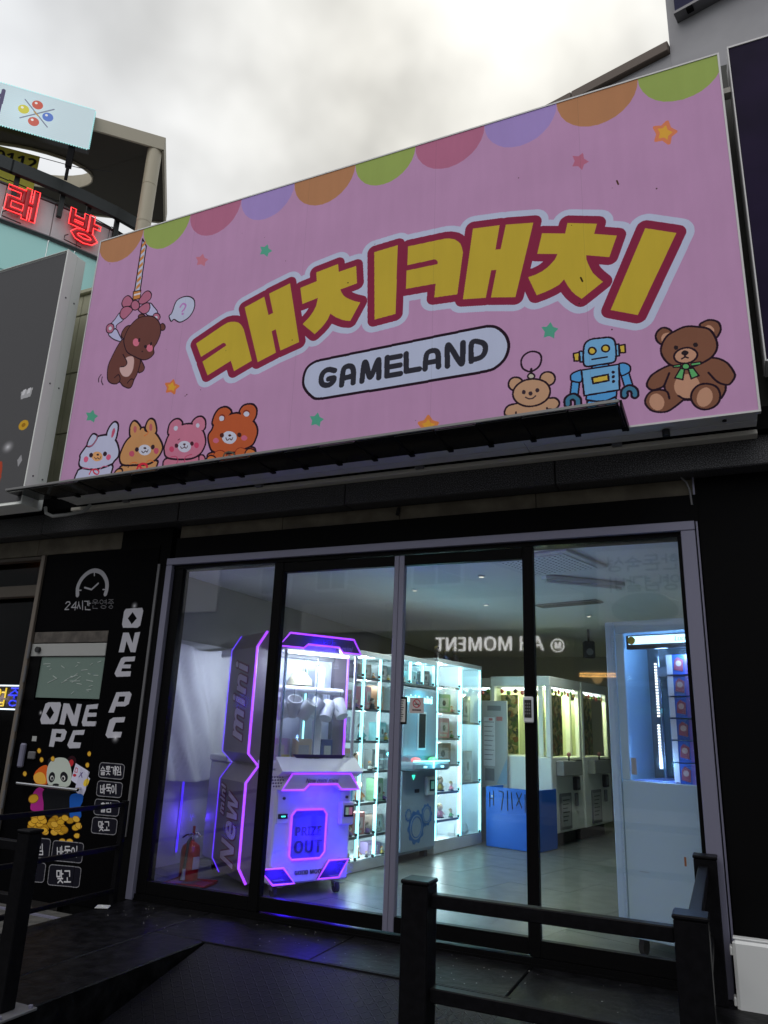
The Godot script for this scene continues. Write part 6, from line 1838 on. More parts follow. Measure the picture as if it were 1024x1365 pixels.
	_d(c, "S", "281c22", 0, "", "258,452 257,456 254,458 251,457 250,453 249,448 251,444 253,443 256,444 258,447")
	_d(c, "S", "281c22", 0, "", "312,476 311,480 308,481 305,480 304,477 303,473 305,470 307,468 310,469 312,473")
	_d(c, "S", "281c22", 0, "", "292,482 292,485 289,487 284,486 281,483 279,480 280,476 283,475 287,476 290,478")
	_d(c, "S", "281c22", 0, "", "278,497 277,499 276,499 274,499 272,497 271,496 271,495 273,494 275,494 277,496")
	_d(c, "C", "20141e", 3.5, "", "191,492 214,525 208,538 190,538")
	_d(c, "C", "20141e", 3.5, "", "169,574 185,566 195,582 193,596")
	_d(c, "C", "20141e", 3.4, "", "230,604 242,592 257,596")
	_d(c, "F", "a86e3c", 3.7, "20141e", "194,252 228,254 230,287 198,286")
	_d(c, "F", "c8c0c8", 0, "", "199,263 228,263 228,270 199,270")
	_d(c, "S", "96596f", 3.7, "20141e", "149,288 156,268 174,263 195,283 201,304 182,307 160,305")
	_d(c, "S", "96596f", 3.6, "20141e", "182,307 204,324 184,347 166,353 149,335 150,316 160,306")
	_d(c, "S", "96596f", 3.6, "20141e", "224,299 243,269 262,265 278,281 275,301 246,312")
	_d(c, "S", "96596f", 3.6, "20141e", "229,327 251,313 272,314 280,332 275,348 257,352 238,340")
	_d(c, "S", "96596f", 3.6, "20141e", "232,317 228,326 218,329 206,325 197,315 193,302 197,293 207,289 219,294 228,304")
	_d(c, "S", "b6bad2", 4, "20141e", "379,374 393,332 432,325 464,344 470,378 453,407 419,418 392,402 381,407 369,385")
	_d(c, "C", "9a6aa0", 6.5, "", "411,360 420,350 433,358 430,371 422,379")
	_d(c, "S", "9a6aa0", 0, "", "430,390 429,392 427,393 424,393 421,390 420,388 420,385 423,384 426,385 429,387")
	_d(c, "C", "20141e", 3.5, "", "106,552 98,563 100,578")
	_d(c, "C", "20141e", 3.5, "", "113,562 113,578 122,592")
	_d(c, "S", "aaabc4", 6.8, "20141e", "89,885 68,901 62,928 66,957 230,973 219,924 211,885")
	_d(c, "S", "aaabc4", 6.8, "20141e", "175,784 180,754 199,737 217,749 220,777 213,803")
	_d(c, "S", "aaabc4", 6.8, "20141e", "132,780 176,780 215,802 236,836 239,861 225,876 212,887 151,896 89,884 72,869 72,848 70,837 82,820 95,804 106,784")
	_d(c, "S", "aaabc4", 0, "", "178,788 185,758 200,742 212,751 215,777 211,803")
	_d(c, "S", "a0465f", 0, "", "195,789 196,767 203,760 208,772 202,791")
	_d(c, "S", "aaabc4", 6.3, "20141e", "95,808 98,786 112,768 132,776 132,791 116,810")
	_d(c, "C", "b06080", 2.8, "", "97,808 116,810 131,794 133,778")
	_d(c, "S", "be8c5f", 0, "", "171,854 169,864 158,868 143,867 130,859 123,849 126,839 136,834 152,836 165,844")
	_d(c, "S", "2d1e28", 0, "", "128,846 126,850 121,852 116,850 112,846 111,841 113,837 118,835 123,837 127,841")
	_d(c, "S", "2d1e28", 0, "", "188,849 186,853 181,855 176,853 172,849 171,844 173,840 178,838 183,840 187,844")
	_d(c, "S", "2d1e28", 0, "", "154,846 154,848 151,849 147,848 144,847 143,845 144,843 146,842 150,842 153,844")
	_d(c, "C", "2d1e28", 2.4, "", "136,853 144,860 150,856 159,862 164,854")
	_d(c, "S", "b4506e", 0, "", "110,859 107,864 102,866 95,864 91,859 90,852 92,847 98,845 104,847 109,852")
	_d(c, "S", "b4506e", 0, "", "207,863 204,868 199,870 193,868 188,863 187,857 190,852 195,850 202,852 206,857")
	_d(c, "C", "aa3246", 4.8, "", "125,910 133,896 151,896 165,905 161,914 146,908 138,896")
	_d(c, "C", "b06080", 2.8, "", "94,919 117,926 133,919 156,924 173,921 199,922")
	_d(c, "C", "b06080", 2.8, "", "91,885 109,887 126,892")
	_d(c, "C", "b06080", 2.8, "", "166,898 180,889 200,891")
	_d(c, "S", "a57850", 6.5, "20141e", "262,895 258,922 256,976 415,992 401,924 393,893")
	_d(c, "S", "a57850", 5.5, "20141e", "243,906 233,921 264,929 262,908")
	_d(c, "S", "a57850", 6.6, "20141e", "279,801 269,766 280,746 300,755 318,784")
	_d(c, "S", "a57850", 6.5, "20141e", "337,786 338,757 353,748 372,763 381,801")
	_d(c, "S", "a57850", 6.6, "20141e", "278,798 297,784 313,780 316,775 329,775 339,788 374,798 398,822 414,848 413,868 396,890 366,903 309,900 261,893 244,868 248,841 260,815")
	_d(c, "S", "a57850", 0, "", "283,802 275,771 281,751 297,758 313,787")
	_d(c, "S", "a57850", 0, "", "344,791 344,761 353,753 369,766 376,802")
	_d(c, "S", "9a5055", 0, "", "299,778 299,784 296,788 292,788 288,783 285,776 285,769 288,765 292,766 297,770")
	_d(c, "S", "9a5055", 0, "", "363,780 363,787 361,791 356,790 352,785 350,778 350,770 353,766 357,767 361,772")
	_d(c, "C", "b45a2d", 2.7, "", "343,787 349,797 334,805")
	_d(c, "S", "b9b9c8", 0, "", "370,857 367,867 355,872 339,870 325,862 318,850 321,840 333,835 349,837 363,845")
	_d(c, "S", "2d1e28", 0, "", "320,850 318,854 313,856 309,854 305,850 304,845 307,841 311,840 316,842 319,846")
	_d(c, "S", "2d1e28", 0, "", "383,850 381,854 377,856 372,854 369,850 368,845 370,841 374,840 379,841 382,845")
	_d(c, "S", "2d1e28", 0, "", "350,848 349,850 346,851 343,850 340,849 338,846 339,844 342,844 345,844 348,846")
	_d(c, "C", "2d1e28", 2.7, "", "332,856 341,863 347,857 355,862 358,854")
	_d(c, "S", "a0465a", 0, "", "304,861 303,867 298,870 292,869 285,865 282,858 283,853 288,850 295,850 301,855")
	_d(c, "S", "a0465a", 0, "", "401,864 400,869 396,873 390,872 384,867 381,861 382,855 386,852 393,853 399,857")
	_d(c, "C", "af2837", 7.5, "", "324,915 331,901 350,900 363,910 359,919 340,914 333,901")
	_d(c, "C", "b45a2d", 3, "", "291,896 303,890 322,895")
	_d(c, "C", "b45a2d", 3, "", "358,899 370,890 389,899")
	_d(c, "S", "a5647a", 5.7, "20141e", "439,892 425,920 426,947 571,962 560,901")
	_d(c, "S", "a5647a", 4.6, "20141e", "560,900 573,898 583,909 582,925 565,923")
	_d(c, "S", "a5647a", 5.8, "20141e", "433,815 429,782 446,765 468,767 481,789")
	_d(c, "S", "a5647a", 5.7, "20141e", "518,793 529,772 552,770 569,788 566,816")
	_d(c, "S", "a5647a", 5.8, "20141e", "433,815 454,796 480,787 520,790 558,813 574,839 578,866 561,895 520,905 441,892 422,863 424,839")
	_d(c, "S", "a5647a", 0, "", "438,817 436,784 448,771 466,773 478,794")
	_d(c, "S", "a5647a", 0, "", "522,795 533,777 551,775 563,788 562,817")
	_d(c, "S", "bebed2", 0, "", "465,799 462,803 458,804 453,802 450,798 449,793 452,789 457,788 462,790 465,794")
	_d(c, "S", "bebed2", 0, "", "548,799 547,803 544,806 540,805 536,802 534,797 535,793 538,791 542,791 546,795")
	_d(c, "S", "c0c0d2", 0, "", "525,865 522,875 510,881 494,879 480,870 474,858 477,848 489,843 505,845 519,853")
	_d(c, "S", "3c1e28", 0, "", "476,856 475,860 472,862 468,862 464,859 462,854 462,850 465,848 470,849 474,852")
	_d(c, "S", "3c1e28", 0, "", "534,857 533,861 530,863 526,862 522,859 520,855 521,851 524,849 528,849 532,852")
	_d(c, "S", "3c1e28", 0, "", "504,855 503,857 501,857 497,857 494,855 493,854 494,852 496,851 500,852 503,853")
	_d(c, "C", "3c1e28", 2.6, "", "484,860 492,867 500,864 508,868 512,861")
	_d(c, "C", "3c1e28", 2.2, "", "499,856 500,864")
	_d(c, "C", "3c1e28", 2.9, "", "472,837 478,834")
	_d(c, "S", "a53c5a", 0, "", "461,866 460,871 456,874 450,873 445,869 442,864 443,858 447,855 453,856 458,860")
	_d(c, "S", "a53c5a", 0, "", "554,865 553,870 549,873 544,872 539,868 536,862 537,857 541,854 547,855 552,859")
	_d(c, "C", "a03c5a", 2.9, "", "452,890 470,890 481,902 476,918")
	_d(c, "C", "a03c5a", 2.9, "", "532,891 513,894 506,903 510,917")
	_d(c, "S", "9b4b2d", 5.5, "20141e", "609,893 589,910 590,945 766,946 763,915 740,893")
	_d(c, "S", "9b4b2d", 6, "20141e", "601,806 597,779 614,754 644,753 661,778")
	_d(c, "S", "9b4b2d", 5.9, "20141e", "692,783 702,757 736,758 753,782 742,811")
	_d(c, "S", "9b4b2d", 6, "20141e", "602,804 626,788 658,778 691,780 741,810 761,841 758,870 740,893 669,905 611,893 591,864 585,837 596,819")
	_d(c, "S", "9b4b2d", 0, "", "606,808 602,781 617,759 642,758 655,779")
	_d(c, "S", "9b4b2d", 0, "", "697,785 706,762 734,763 747,782 738,814")
	_d(c, "S", "6e2d23", 0, "", "641,787 640,793 635,797 628,796 622,791 619,784 620,777 625,774 632,775 638,780")
	_d(c, "S", "bebed0", 0, "", "637,789 636,794 632,796 626,796 621,792 619,786 620,781 624,779 630,780 635,783")
	_d(c, "S", "6e2d23", 0, "", "729,786 727,792 722,794 714,793 707,788 704,782 705,776 711,773 719,774 726,779")
	_d(c, "S", "bebed0", 0, "", "727,788 726,792 721,795 714,794 709,790 706,785 708,780 713,778 719,779 725,783")
	_d(c, "S", "bec0d2", 0, "", "690,858 686,869 674,875 657,872 643,863 637,850 640,839 653,833 669,836 684,845")
	_d(c, "S", "3c1e1e", 0, "", "643,844 642,848 639,851 634,850 630,847 628,842 629,838 632,836 637,836 641,839")
	_d(c, "S", "3c1e1e", 0, "", "706,852 705,856 701,858 697,857 693,854 691,850 692,845 695,843 700,844 704,847")
	_d(c, "S", "3c1e1e", 0, "", "670,848 669,850 666,851 663,851 660,849 659,847 659,845 662,844 665,844 668,846")
	_d(c, "C", "3c1e1e", 2.8, "", "651,853 657,862 665,858 672,863 676,856")
	_d(c, "S", "a5556e", 0, "", "627,859 625,864 620,866 614,865 608,862 605,856 607,851 612,849 618,850 624,854")
	_d(c, "S", "a5556e", 0, "", "728,864 726,869 721,871 714,870 709,867 706,861 707,857 713,854 719,855 725,859")
	_d(c, "S", "a0502d", 2.4, "6e281e", "660,912 657,922 646,927 632,925 620,917 614,906 617,896 628,891 642,893 654,901")
	_d(c, "S", "a0502d", 2.4, "6e281e", "733,913 730,922 720,928 706,926 695,918 690,907 693,897 703,892 716,894 728,902")
	_d(c, "S", "a86034", 4.1, "20141e", "623,917 621,923 613,926 603,925 594,920 590,913 592,907 600,903 610,905 619,910")
	_d(c, "S", "a86034", 3.9, "20141e", "762,916 759,924 751,928 739,927 729,921 725,912 728,904 736,899 748,901 758,907")
	_d(c, "C", "46463c", 4.8, "", "649,917 653,903 669,900 686,908 689,922")
	_d(c, "C", "46463c", 3.4, "", "660,918 670,910 678,920")
	_d(c, "C", "20141e", 4.7, "", "1554,796 1540,785 1536,765 1544,749 1562,742 1581,750 1587,766 1581,786 1566,796 1554,796")
	_d(c, "L", "20141e", 5.7, "", "1561,790 1561,809")
	_d(c, "S", "a09a8c", 4.2, "20141e", "1569,811 1567,816 1563,818 1558,817 1554,814 1552,809 1554,804 1558,802 1563,803 1567,806")
	_d(c, "S", "a07d64", 4.7, "20141e", "1518,878 1498,884 1492,900 1500,908 1521,911 1520,941 1599,952 1598,908 1616,908 1627,896 1622,882 1603,876")
	_d(c, "C", "20141e", 4.7, "", "1521,901 1521,919")
	_d(c, "C", "20141e", 4.6, "", "1597,901 1599,912")
	_d(c, "S", "a07d64", 4.8, "20141e", "1541,828 1537,838 1527,844 1516,842 1506,833 1503,822 1507,811 1516,806 1528,808 1537,816")
	_d(c, "S", "a07d64", 4.6, "20141e", "1619,827 1615,837 1606,842 1595,841 1586,832 1582,821 1586,810 1596,805 1607,807 1616,815")
	_d(c, "S", "a07d64", 4.7, "20141e", "1606,854 1600,876 1579,889 1551,890 1526,877 1514,855 1520,833 1542,819 1570,819 1595,832")
	_d(c, "S", "32262e", 0, "", "1546,851 1545,854 1543,856 1540,855 1537,853 1537,849 1538,846 1540,844 1543,845 1545,847")
	_d(c, "S", "32262e", 0, "", "1580,851 1579,854 1576,856 1573,856 1571,853 1570,850 1571,847 1573,845 1576,845 1579,848")
	_d(c, "S", "32262e", 0, "", "1563,857 1562,860 1560,862 1557,862 1554,859 1553,856 1554,852 1557,851 1560,851 1562,854")
	_d(c, "C", "32262e", 3.2, "", "1546,865 1554,870 1563,870 1570,865")
	_d(c, "F", "b0963c", 4.1, "20141e", "1665,767 1679,767 1678,789 1666,788")
	_d(c, "F", "699bc3", 4.1, "20141e", "1679,764 1689,765 1688,794 1680,793")
	_d(c, "F", "699bc3", 4, "20141e", "1764,762 1771,762 1771,793 1763,793")
	_d(c, "F", "b0963c", 4, "20141e", "1772,766 1785,766 1785,787 1773,786")
	_d(c, "F", "4682b4", 4, "20141e", "1705,807 1745,807 1746,817 1708,816")
	_d(c, "S", "699bc3", 4.6, "20141e", "1689,764 1694,745 1708,737 1731,738 1750,740 1761,749 1764,768 1763,797 1755,808 1724,808 1697,808 1688,798")
	_d(c, "S", "b0963c", 4.1, "20141e", "1718,770 1716,775 1711,778 1706,777 1702,773 1701,767 1703,761 1707,759 1712,760 1716,764")
	_d(c, "S", "b0963c", 4, "20141e", "1749,770 1747,775 1743,777 1738,776 1733,772 1732,766 1734,761 1738,759 1744,760 1748,764")
	_d(c, "L", "20141e", 4.1, "", "1708,791 1743,791")
	_d(c, "F", "4682b4", 4.1, "20141e", "1658,841 1677,844 1672,878 1653,878")
	_d(c, "F", "4682b4", 3.9, "20141e", "1772,844 1790,841 1797,876 1779,879")
	_d(c, "S", "4682b4", 4.1, "20141e", "1683,817 1672,816 1658,822 1656,834 1661,841 1681,845")
	_d(c, "S", "4682b4", 3.9, "20141e", "1768,816 1781,814 1793,824 1793,837 1786,842 1772,844")
	_d(c, "F", "4682b4", 4, "20141e", "1691,883 1761,880 1759,896 1736,904 1714,902 1690,894")
	_d(c, "F", "4682b4", 4, "20141e", "1692,897 1715,902 1715,940 1690,937")
	_d(c, "F", "4682b4", 3.9, "20141e", "1734,904 1758,898 1758,940 1734,940")
	_d(c, "F", "699bc3", 4.5, "20141e", "1682,815 1769,815 1767,881 1686,883")
	_d(c, "F", "b0963c", 4.5, "20141e", "1706,839 1743,837 1744,853 1708,855")
	_d(c, "S", "20141e", 0, "", "1759,834 1758,836 1756,837 1754,837 1752,835 1751,833 1752,830 1754,829 1756,830 1758,831")
	_d(c, "S", "20141e", 0, "", "1758,846 1757,848 1755,849 1753,849 1751,847 1751,844 1752,842 1754,841 1756,841 1758,843")
	_d(c, "S", "20141e", 0, "", "1758,858 1757,860 1755,861 1753,861 1751,859 1751,857 1752,854 1754,853 1756,854 1758,856")
	_d(c, "C", "20141e", 20.6, "", "1647,899 1648,886 1660,881 1670,890 1671,902")
	_d(c, "C", "37647d", 9.6, "", "1647,899 1648,886 1660,881 1670,890 1671,902")
	_d(c, "C", "20141e", 19.7, "", "1777,897 1778,885 1789,880 1799,888 1800,900")
	_d(c, "C", "37647d", 9.2, "", "1777,897 1778,885 1789,880 1799,888 1800,900")
	_d(c, "S", "694638", 4.7, "20141e", "1891,766 1887,778 1877,785 1866,782 1857,772 1854,758 1859,746 1869,739 1880,742 1889,752")
	_d(c, "S", "a57c68", 0, "", "1884,756 1872,755 1866,764 1867,774 1875,774")
	_d(c, "S", "694638", 4.6, "20141e", "1950,752 1958,742 1973,740 1988,749 1992,765 1988,778 1977,786")
	_d(c, "S", "a57c68", 0, "", "1961,755 1970,753 1978,764 1977,772 1970,766")
	_d(c, "C", "20141e", 4.6, "", "1962,758 1969,764 1975,773")
	_d(c, "S", "694638", 4.6, "20141e", "1878,838 1864,874 1873,922 1902,928 1920,931 1969,940 1986,924 1990,907 1989,885 1980,854 1969,835 1923,838")
	_d(c, "S", "a07863", 0, "", "1938,901 1932,917 1918,926 1902,923 1889,910 1885,892 1891,875 1906,866 1922,869 1935,882")
	_d(c, "C", "20141e", 4.2, "", "1892,916 1903,925 1918,928")
	_d(c, "S", "694638", 0, "", "1881,837 1862,843 1839,856 1828,874 1829,885 1838,893 1851,892 1863,887 1870,873 1877,857")
	_d(c, "C", "20141e", 4.6, "", "1881,837 1862,843 1839,856 1828,874 1829,885 1838,893 1851,892 1863,887 1870,873 1877,857")
	_d(c, "S", "694638", 0, "", "1959,838 1971,834 1994,851 2008,875 2009,891 1998,905 1987,904 1973,894 1958,870")
	_d(c, "C", "20141e", 4.5, "", "1969,835 1982,840 1998,854 2009,878 2009,891 1998,905 1987,904 1973,894 1958,870")
	_d(c, "S", "694638", 0, "", "1873,917 1870,904 1858,896 1839,895 1826,905 1821,923 1832,942 1850,950 1871,949 1902,928")
	_d(c, "C", "20141e", 4.5, "", "1873,920 1870,904 1858,896 1839,895 1826,905 1821,923 1832,942 1850,950 1871,949 1902,928")
	_d(c, "S", "a07863", 0, "", "1861,920 1861,933 1855,943 1846,945 1837,939 1831,928 1831,915 1836,906 1846,903 1855,909")
	_d(c, "S", "694638", 4.4, "20141e", "1977,925 1973,944 1959,956 1940,957 1925,946 1918,928 1922,910 1936,897 1955,897 1971,907")
	_d(c, "S", "a07863", 0, "", "1960,937 1952,947 1942,951 1933,946 1929,934 1932,919 1939,909 1950,905 1958,911 1962,923")
	_d(c, "S", "694638", 4.7, "20141e", "1894,754 1920,746 1948,753 1968,763 1979,786 1981,810 1971,830 1950,843 1922,849 1888,841 1872,826 1863,802 1867,780 1879,762")
	_d(c, "S", "a07863", 4.3, "20141e", "1939,820 1935,831 1923,838 1908,838 1895,831 1890,819 1894,808 1906,801 1922,801 1934,809")
	_d(c, "S", "241c20", 0, "", "1921,814 1919,817 1915,819 1911,818 1907,815 1906,811 1908,808 1912,806 1916,807 1920,810")
	_d(c, "L", "20141e", 3.3, "", "1913,817 1913,823")
	_d(c, "C", "20141e", 3.6, "", "1906,826 1913,823 1919,826")
	_d(c, "S", "241c20", 0, "", "1900,796 1899,800 1897,801 1894,801 1892,798 1891,795 1892,792 1894,790 1897,791 1900,793")
	_d(c, "S", "241c20", 0, "", "1942,798 1941,801 1938,802 1935,802 1933,799 1932,796 1933,792 1936,791 1939,791 1941,794")
	_d(c, "F", "50915a", 3, "20141e", "1886,839 1903,840 1902,846 1886,844")
	_d(c, "F", "50915a", 2.9, "20141e", "1924,841 1945,840 1944,847 1924,847")
	_d(c, "F", "50915a", 3.3, "20141e", "1901,850 1910,852 1904,878 1888,871")
	_d(c, "F", "50915a", 3.3, "20141e", "1917,853 1928,853 1938,874 1922,879")
	_d(c, "S", "50915a", 3.3, "20141e", "1921,848 1919,852 1915,854 1910,853 1906,850 1905,845 1907,841 1911,839 1916,840 1919,843")


func _panel_art(c) -> void:
	_d(c, "C", "8c8c92", 26.8, "", "399,296 391,246 414,195 461,160 512,151 569,170 612,216 625,262 620,298")
	_d(c, "L", "8c8c92", 10.7, "", "448,252 505,266 551,231")
	_d(c, "L", "8c8c92", 8, "", "507,164 511,182")
	_d(c, "L", "8c8c92", 8.1, "", "395,266 422,267")
	_d(c, "L", "8c8c92", 7.8, "", "596,270 625,271")
	_d(c, "L", "8c8c92", 6.7, "", "314,344 323,334 343,335 350,346 314,380 346,381")
	_d(c, "L", "8c8c92", 6.6, "", "397,385 396,337 365,369 408,370")
	_hangul(c, "시간", Vector2(404, 331), Vector2(57.9, 2.0), Vector2(11.1, 53.1), 0.11, "8c8c92")
	_hangul(c, "운영중", Vector2(520, 326), Vector2(62.0, 2.2), Vector2(11.0, 54.8), 0.06, "66666a")
	_d(c, "F", "9a9aa2", 0, "", "800,391 919,389 930,406 922,490 903,502 798,500 787,481 788,407")
	_d(c, "F", "08080a", 0, "", "853,412 890,448 858,482 824,447")
	_d(c, "F", "9a9aa2", 0, "", "803,528 845,528 883,588 890,529 928,526 913,639 878,638 837,576 830,638 790,638")
	_d(c, "F", "9a9aa2", 0, "", "815,672 834,664 917,662 914,688 846,691 838,706 893,706 891,727 832,727 828,744 899,743 899,771 798,774 781,756")
	_d(c, "F", "9a9aa2", 0, "", "814,858 909,853 925,866 914,919 889,932 824,934 816,967 776,968")
	_d(c, "F", "08080a", 0, "", "839,880 882,879 878,908 833,909")
	_d(c, "F", "9a9aa2", 0, "", "818,993 902,988 897,1016 839,1019 825,1068 893,1066 887,1095 797,1102 778,1087 793,1006")
	_d(c, "F", "9a9aa2", 0, "", "284,931 305,922 399,920 409,936 396,1026 377,1042 277,1045 262,1021")
	_d(c, "F", "08080a", 0, "", "325,943 363,979 339,1017 301,986")
	_d(c, "F", "9a9aa2", 0, "", "426,925 470,926 521,991 529,926 566,927 554,1047 515,1046 462,977 456,1043 417,1041")
	_d(c, "F", "9a9aa2", 0, "", "603,931 696,922 694,949 628,953 625,972 694,971 691,992 623,995 623,1019 699,1017 696,1043 597,1046 586,1025")
	_d(c, "F", "9a9aa2", 0, "", "369,1069 464,1067 485,1080 476,1122 457,1135 406,1134 402,1166 365,1165")
	_d(c, "F", "08080a", 0, "", "406,1090 447,1091 445,1112 405,1113")
	_d(c, "F", "9a9aa2", 0, "", "531,1071 618,1065 614,1092 550,1095 544,1134 604,1134 600,1163 522,1168 503,1151")
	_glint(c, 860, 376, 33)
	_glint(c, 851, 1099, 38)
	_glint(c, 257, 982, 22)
	_d(c, "S", "b4501e", 0, "", "286,1343 291,1306 333,1273 375,1268 394,1310 397,1362 321,1367")
	_d(c, "S", "c8963c", 0, "", "282,1329 325,1304 367,1318 382,1360 315,1364")
	_d(c, "F", "b9b9cd", 0, "", "587,1243 701,1283 679,1377 569,1332")
	_d(c, "F", "a5a5b9", 0, "", "629,1264 712,1317 670,1421 607,1381")
	_d(c, "S", "a02837", 0, "", "604,1305 603,1310 597,1313 589,1314 582,1311 579,1307 580,1302 586,1299 594,1299 601,1301")
	_d(c, "L", "a02837", 3.9, "", "592,1266 588,1289 607,1291 607,1272 592,1266")
	_d(c, "L", "321e5a", 4.6, "", "647,1289 625,1313")
	_d(c, "L", "321e5a", 4.6, "", "634,1290 648,1315")
	_d(c, "S", "c8aa3c", 0, "", "703,1344 693,1354 679,1359 668,1355 663,1345 666,1332 677,1321 690,1317 702,1321 707,1331")
	_d(c, "S", "962878", 0, "", "303,1414 344,1385 407,1407 428,1458 419,1500 311,1508 296,1467")
	_d(c, "S", "b48c28", 4.7, "78501e", "342,1431 348,1444 340,1458 321,1468 297,1470 279,1462 273,1449 281,1434 301,1425 324,1423")
	_d(c, "S", "17181c", 0, "", "373,1403 439,1379 560,1378 588,1440 590,1516 426,1528 391,1460")
	_d(c, "S", "1e50a0", 0, "", "585,1408 666,1400 677,1434 666,1466 681,1515 612,1533 590,1472")
	_d(c, "S", "1e1e22", 0, "", "443,1247 441,1265 426,1277 405,1278 386,1268 375,1251 378,1233 392,1222 413,1221 433,1230")
	_d(c, "S", "28141a", 0, "", "586,1242 575,1257 555,1265 535,1261 521,1247 520,1229 531,1213 551,1206 571,1210 585,1224")
	_d(c, "S", "a0282d", 0, "", "569,1249 562,1259 551,1264 540,1262 532,1253 532,1242 539,1231 550,1226 561,1228 569,1237")
	_d(c, "S", "a0a8a0", 0, "", "460,1219 518,1227 555,1268 572,1325 558,1365 481,1376 413,1371 383,1324 381,1271 406,1236")
	_d(c, "S", "1c1c20", 0, "", "448,1328 443,1344 431,1353 416,1352 404,1341 400,1325 405,1309 417,1300 432,1301 444,1312")
	_d(c, "S", "1c1c20", 0, "", "542,1314 544,1330 535,1342 519,1346 501,1339 488,1324 486,1308 495,1296 511,1293 529,1300")
	_d(c, "S", "b4b4b4", 0, "", "438,1330 438,1338 432,1343 425,1343 418,1339 414,1332 414,1324 419,1319 427,1318 434,1323")
	_d(c, "S", "b4b4b4", 0, "", "526,1325 525,1333 519,1338 510,1338 502,1334 498,1327 499,1319 505,1314 513,1313 521,1318")
	_d(c, "S", "101014", 0, "", "435,1332 434,1337 431,1341 427,1341 422,1338 420,1333 420,1327 423,1324 428,1323 432,1326")
	_d(c, "S", "101014", 0, "", "519,1327 518,1332 515,1336 510,1336 505,1333 502,1328 502,1322 506,1319 511,1319 516,1322")
	_d(c, "S", "1c1c20", 0, "", "488,1363 484,1368 473,1371 458,1372 445,1370 440,1366 443,1361 455,1358 470,1357 482,1359")
	_d(c, "S", "be9637", 3.1, "785014", "429,1542 426,1551 414,1558 397,1560 381,1556 373,1547 376,1538 389,1531 406,1530 421,1534")
	_d(c, "S", "a07820", 3.1, "785014", "370,1547 362,1555 347,1558 330,1556 317,1549 313,1539 321,1531 336,1528 354,1530 367,1537")
	_d(c, "S", "a07820", 3, "785014", "634,1531 634,1540 624,1548 608,1552 593,1551 583,1544 583,1534 593,1526 609,1522 624,1524")
	_d(c, "S", "c89b32", 3.1, "785014", "403,1553 394,1560 378,1562 361,1559 350,1550 349,1540 358,1533 374,1531 391,1535 402,1544")
	_d(c, "S", "a07820", 3.1, "785014", "355,1596 348,1604 333,1607 315,1605 302,1598 299,1588 306,1580 322,1577 339,1579 352,1586")
	_d(c, "S", "a07820", 3.1, "785014", "412,1552 414,1561 407,1571 393,1577 376,1577 364,1572 362,1562 369,1552 383,1546 400,1546")
	_d(c, "S", "c89b32", 3, "785014", "579,1567 580,1577 572,1585 557,1591 541,1590 531,1584 529,1574 538,1565 553,1560 568,1561")
	_d(c, "S", "a07820", 3, "785014", "516,1525 520,1534 514,1544 501,1551 485,1552 472,1547 468,1538 474,1528 488,1521 504,1520")
	_d(c, "S", "a07820", 3.1, "785014", "461,1592 453,1600 438,1603 421,1600 409,1593 406,1583 414,1576 430,1573 447,1575 459,1583")
	_d(c, "S", "a07820", 3, "785014", "540,1556 538,1565 526,1572 509,1574 494,1571 486,1563 488,1554 500,1546 517,1544 532,1548")
	_d(c, "S", "b48c28", 3.1, "785014", "399,1552 402,1562 395,1571 380,1578 364,1578 352,1572 349,1563 356,1553 370,1547 387,1547")
	_d(c, "S", "be9637", 3, "785014", "533,1606 527,1614 512,1619 495,1618 482,1611 478,1602 484,1594 498,1589 515,1590 528,1597")
	_d(c, "S", "b48c28", 3.1, "785014", "403,1586 401,1596 389,1603 372,1606 356,1602 348,1594 350,1585 362,1578 379,1575 394,1579")
	_d(c, "S", "a07820", 3.1, "785014", "422,1577 424,1587 415,1596 400,1601 383,1600 372,1594 371,1584 380,1575 395,1570 411,1571")
	_d(c, "S", "c89b32", 3, "785014", "515,1580 506,1588 491,1590 474,1587 463,1579 461,1569 470,1562 485,1559 502,1563 513,1571")
	_d(c, "S", "c89b32", 3.1, "785014", "373,1539 373,1549 363,1557 347,1561 331,1559 320,1552 320,1543 330,1534 347,1530 363,1532")
	_d(c, "S", "b48c28", 3, "785014", "575,1585 574,1594 564,1602 548,1605 532,1603 523,1596 524,1586 534,1578 550,1575 566,1577")
	_d(c, "S", "b48c28", 3.1, "785014", "411,1568 410,1578 399,1586 383,1589 367,1586 357,1578 358,1569 370,1561 386,1558 402,1561")
	_d(c, "S", "a07820", 3.1, "785014", "453,1575 457,1584 451,1594 437,1601 421,1602 409,1597 405,1588 411,1578 425,1571 441,1570")
	_d(c, "S", "be9637", 3, "785014", "464,1612 456,1620 441,1623 424,1620 412,1612 410,1603 418,1595 433,1592 450,1595 462,1603")
	_d(c, "S", "b48c28", 3, "785014", "680,1562 680,1571 670,1579 655,1583 639,1581 630,1574 630,1564 640,1556 656,1553 671,1555")
	_d(c, "S", "c89b32", 3.1, "785014", "415,1565 416,1574 406,1583 390,1587 374,1586 364,1579 363,1569 373,1561 389,1556 405,1558")
	_d(c, "S", "b48c28", 3, "785014", "570,1533 569,1542 558,1550 542,1553 526,1550 517,1542 519,1533 530,1525 546,1522 561,1525")
	_d(c, "S", "a07820", 3, "785014", "517,1565 508,1571 492,1573 476,1568 466,1560 466,1550 475,1543 491,1542 507,1547 517,1555")
	_d(c, "S", "c89b32", 3, "785014", "565,1556 562,1565 551,1572 534,1574 519,1571 511,1563 513,1554 525,1546 541,1544 557,1548")
	_d(c, "S", "b48c28", 3.1, "785014", "418,1545 411,1553 396,1557 379,1556 365,1549 361,1540 368,1531 383,1527 400,1529 413,1535")
	_d(c, "S", "b48c28", 3, "785014", "583,1596 579,1605 566,1611 550,1612 535,1608 529,1599 533,1590 545,1584 562,1583 577,1588")
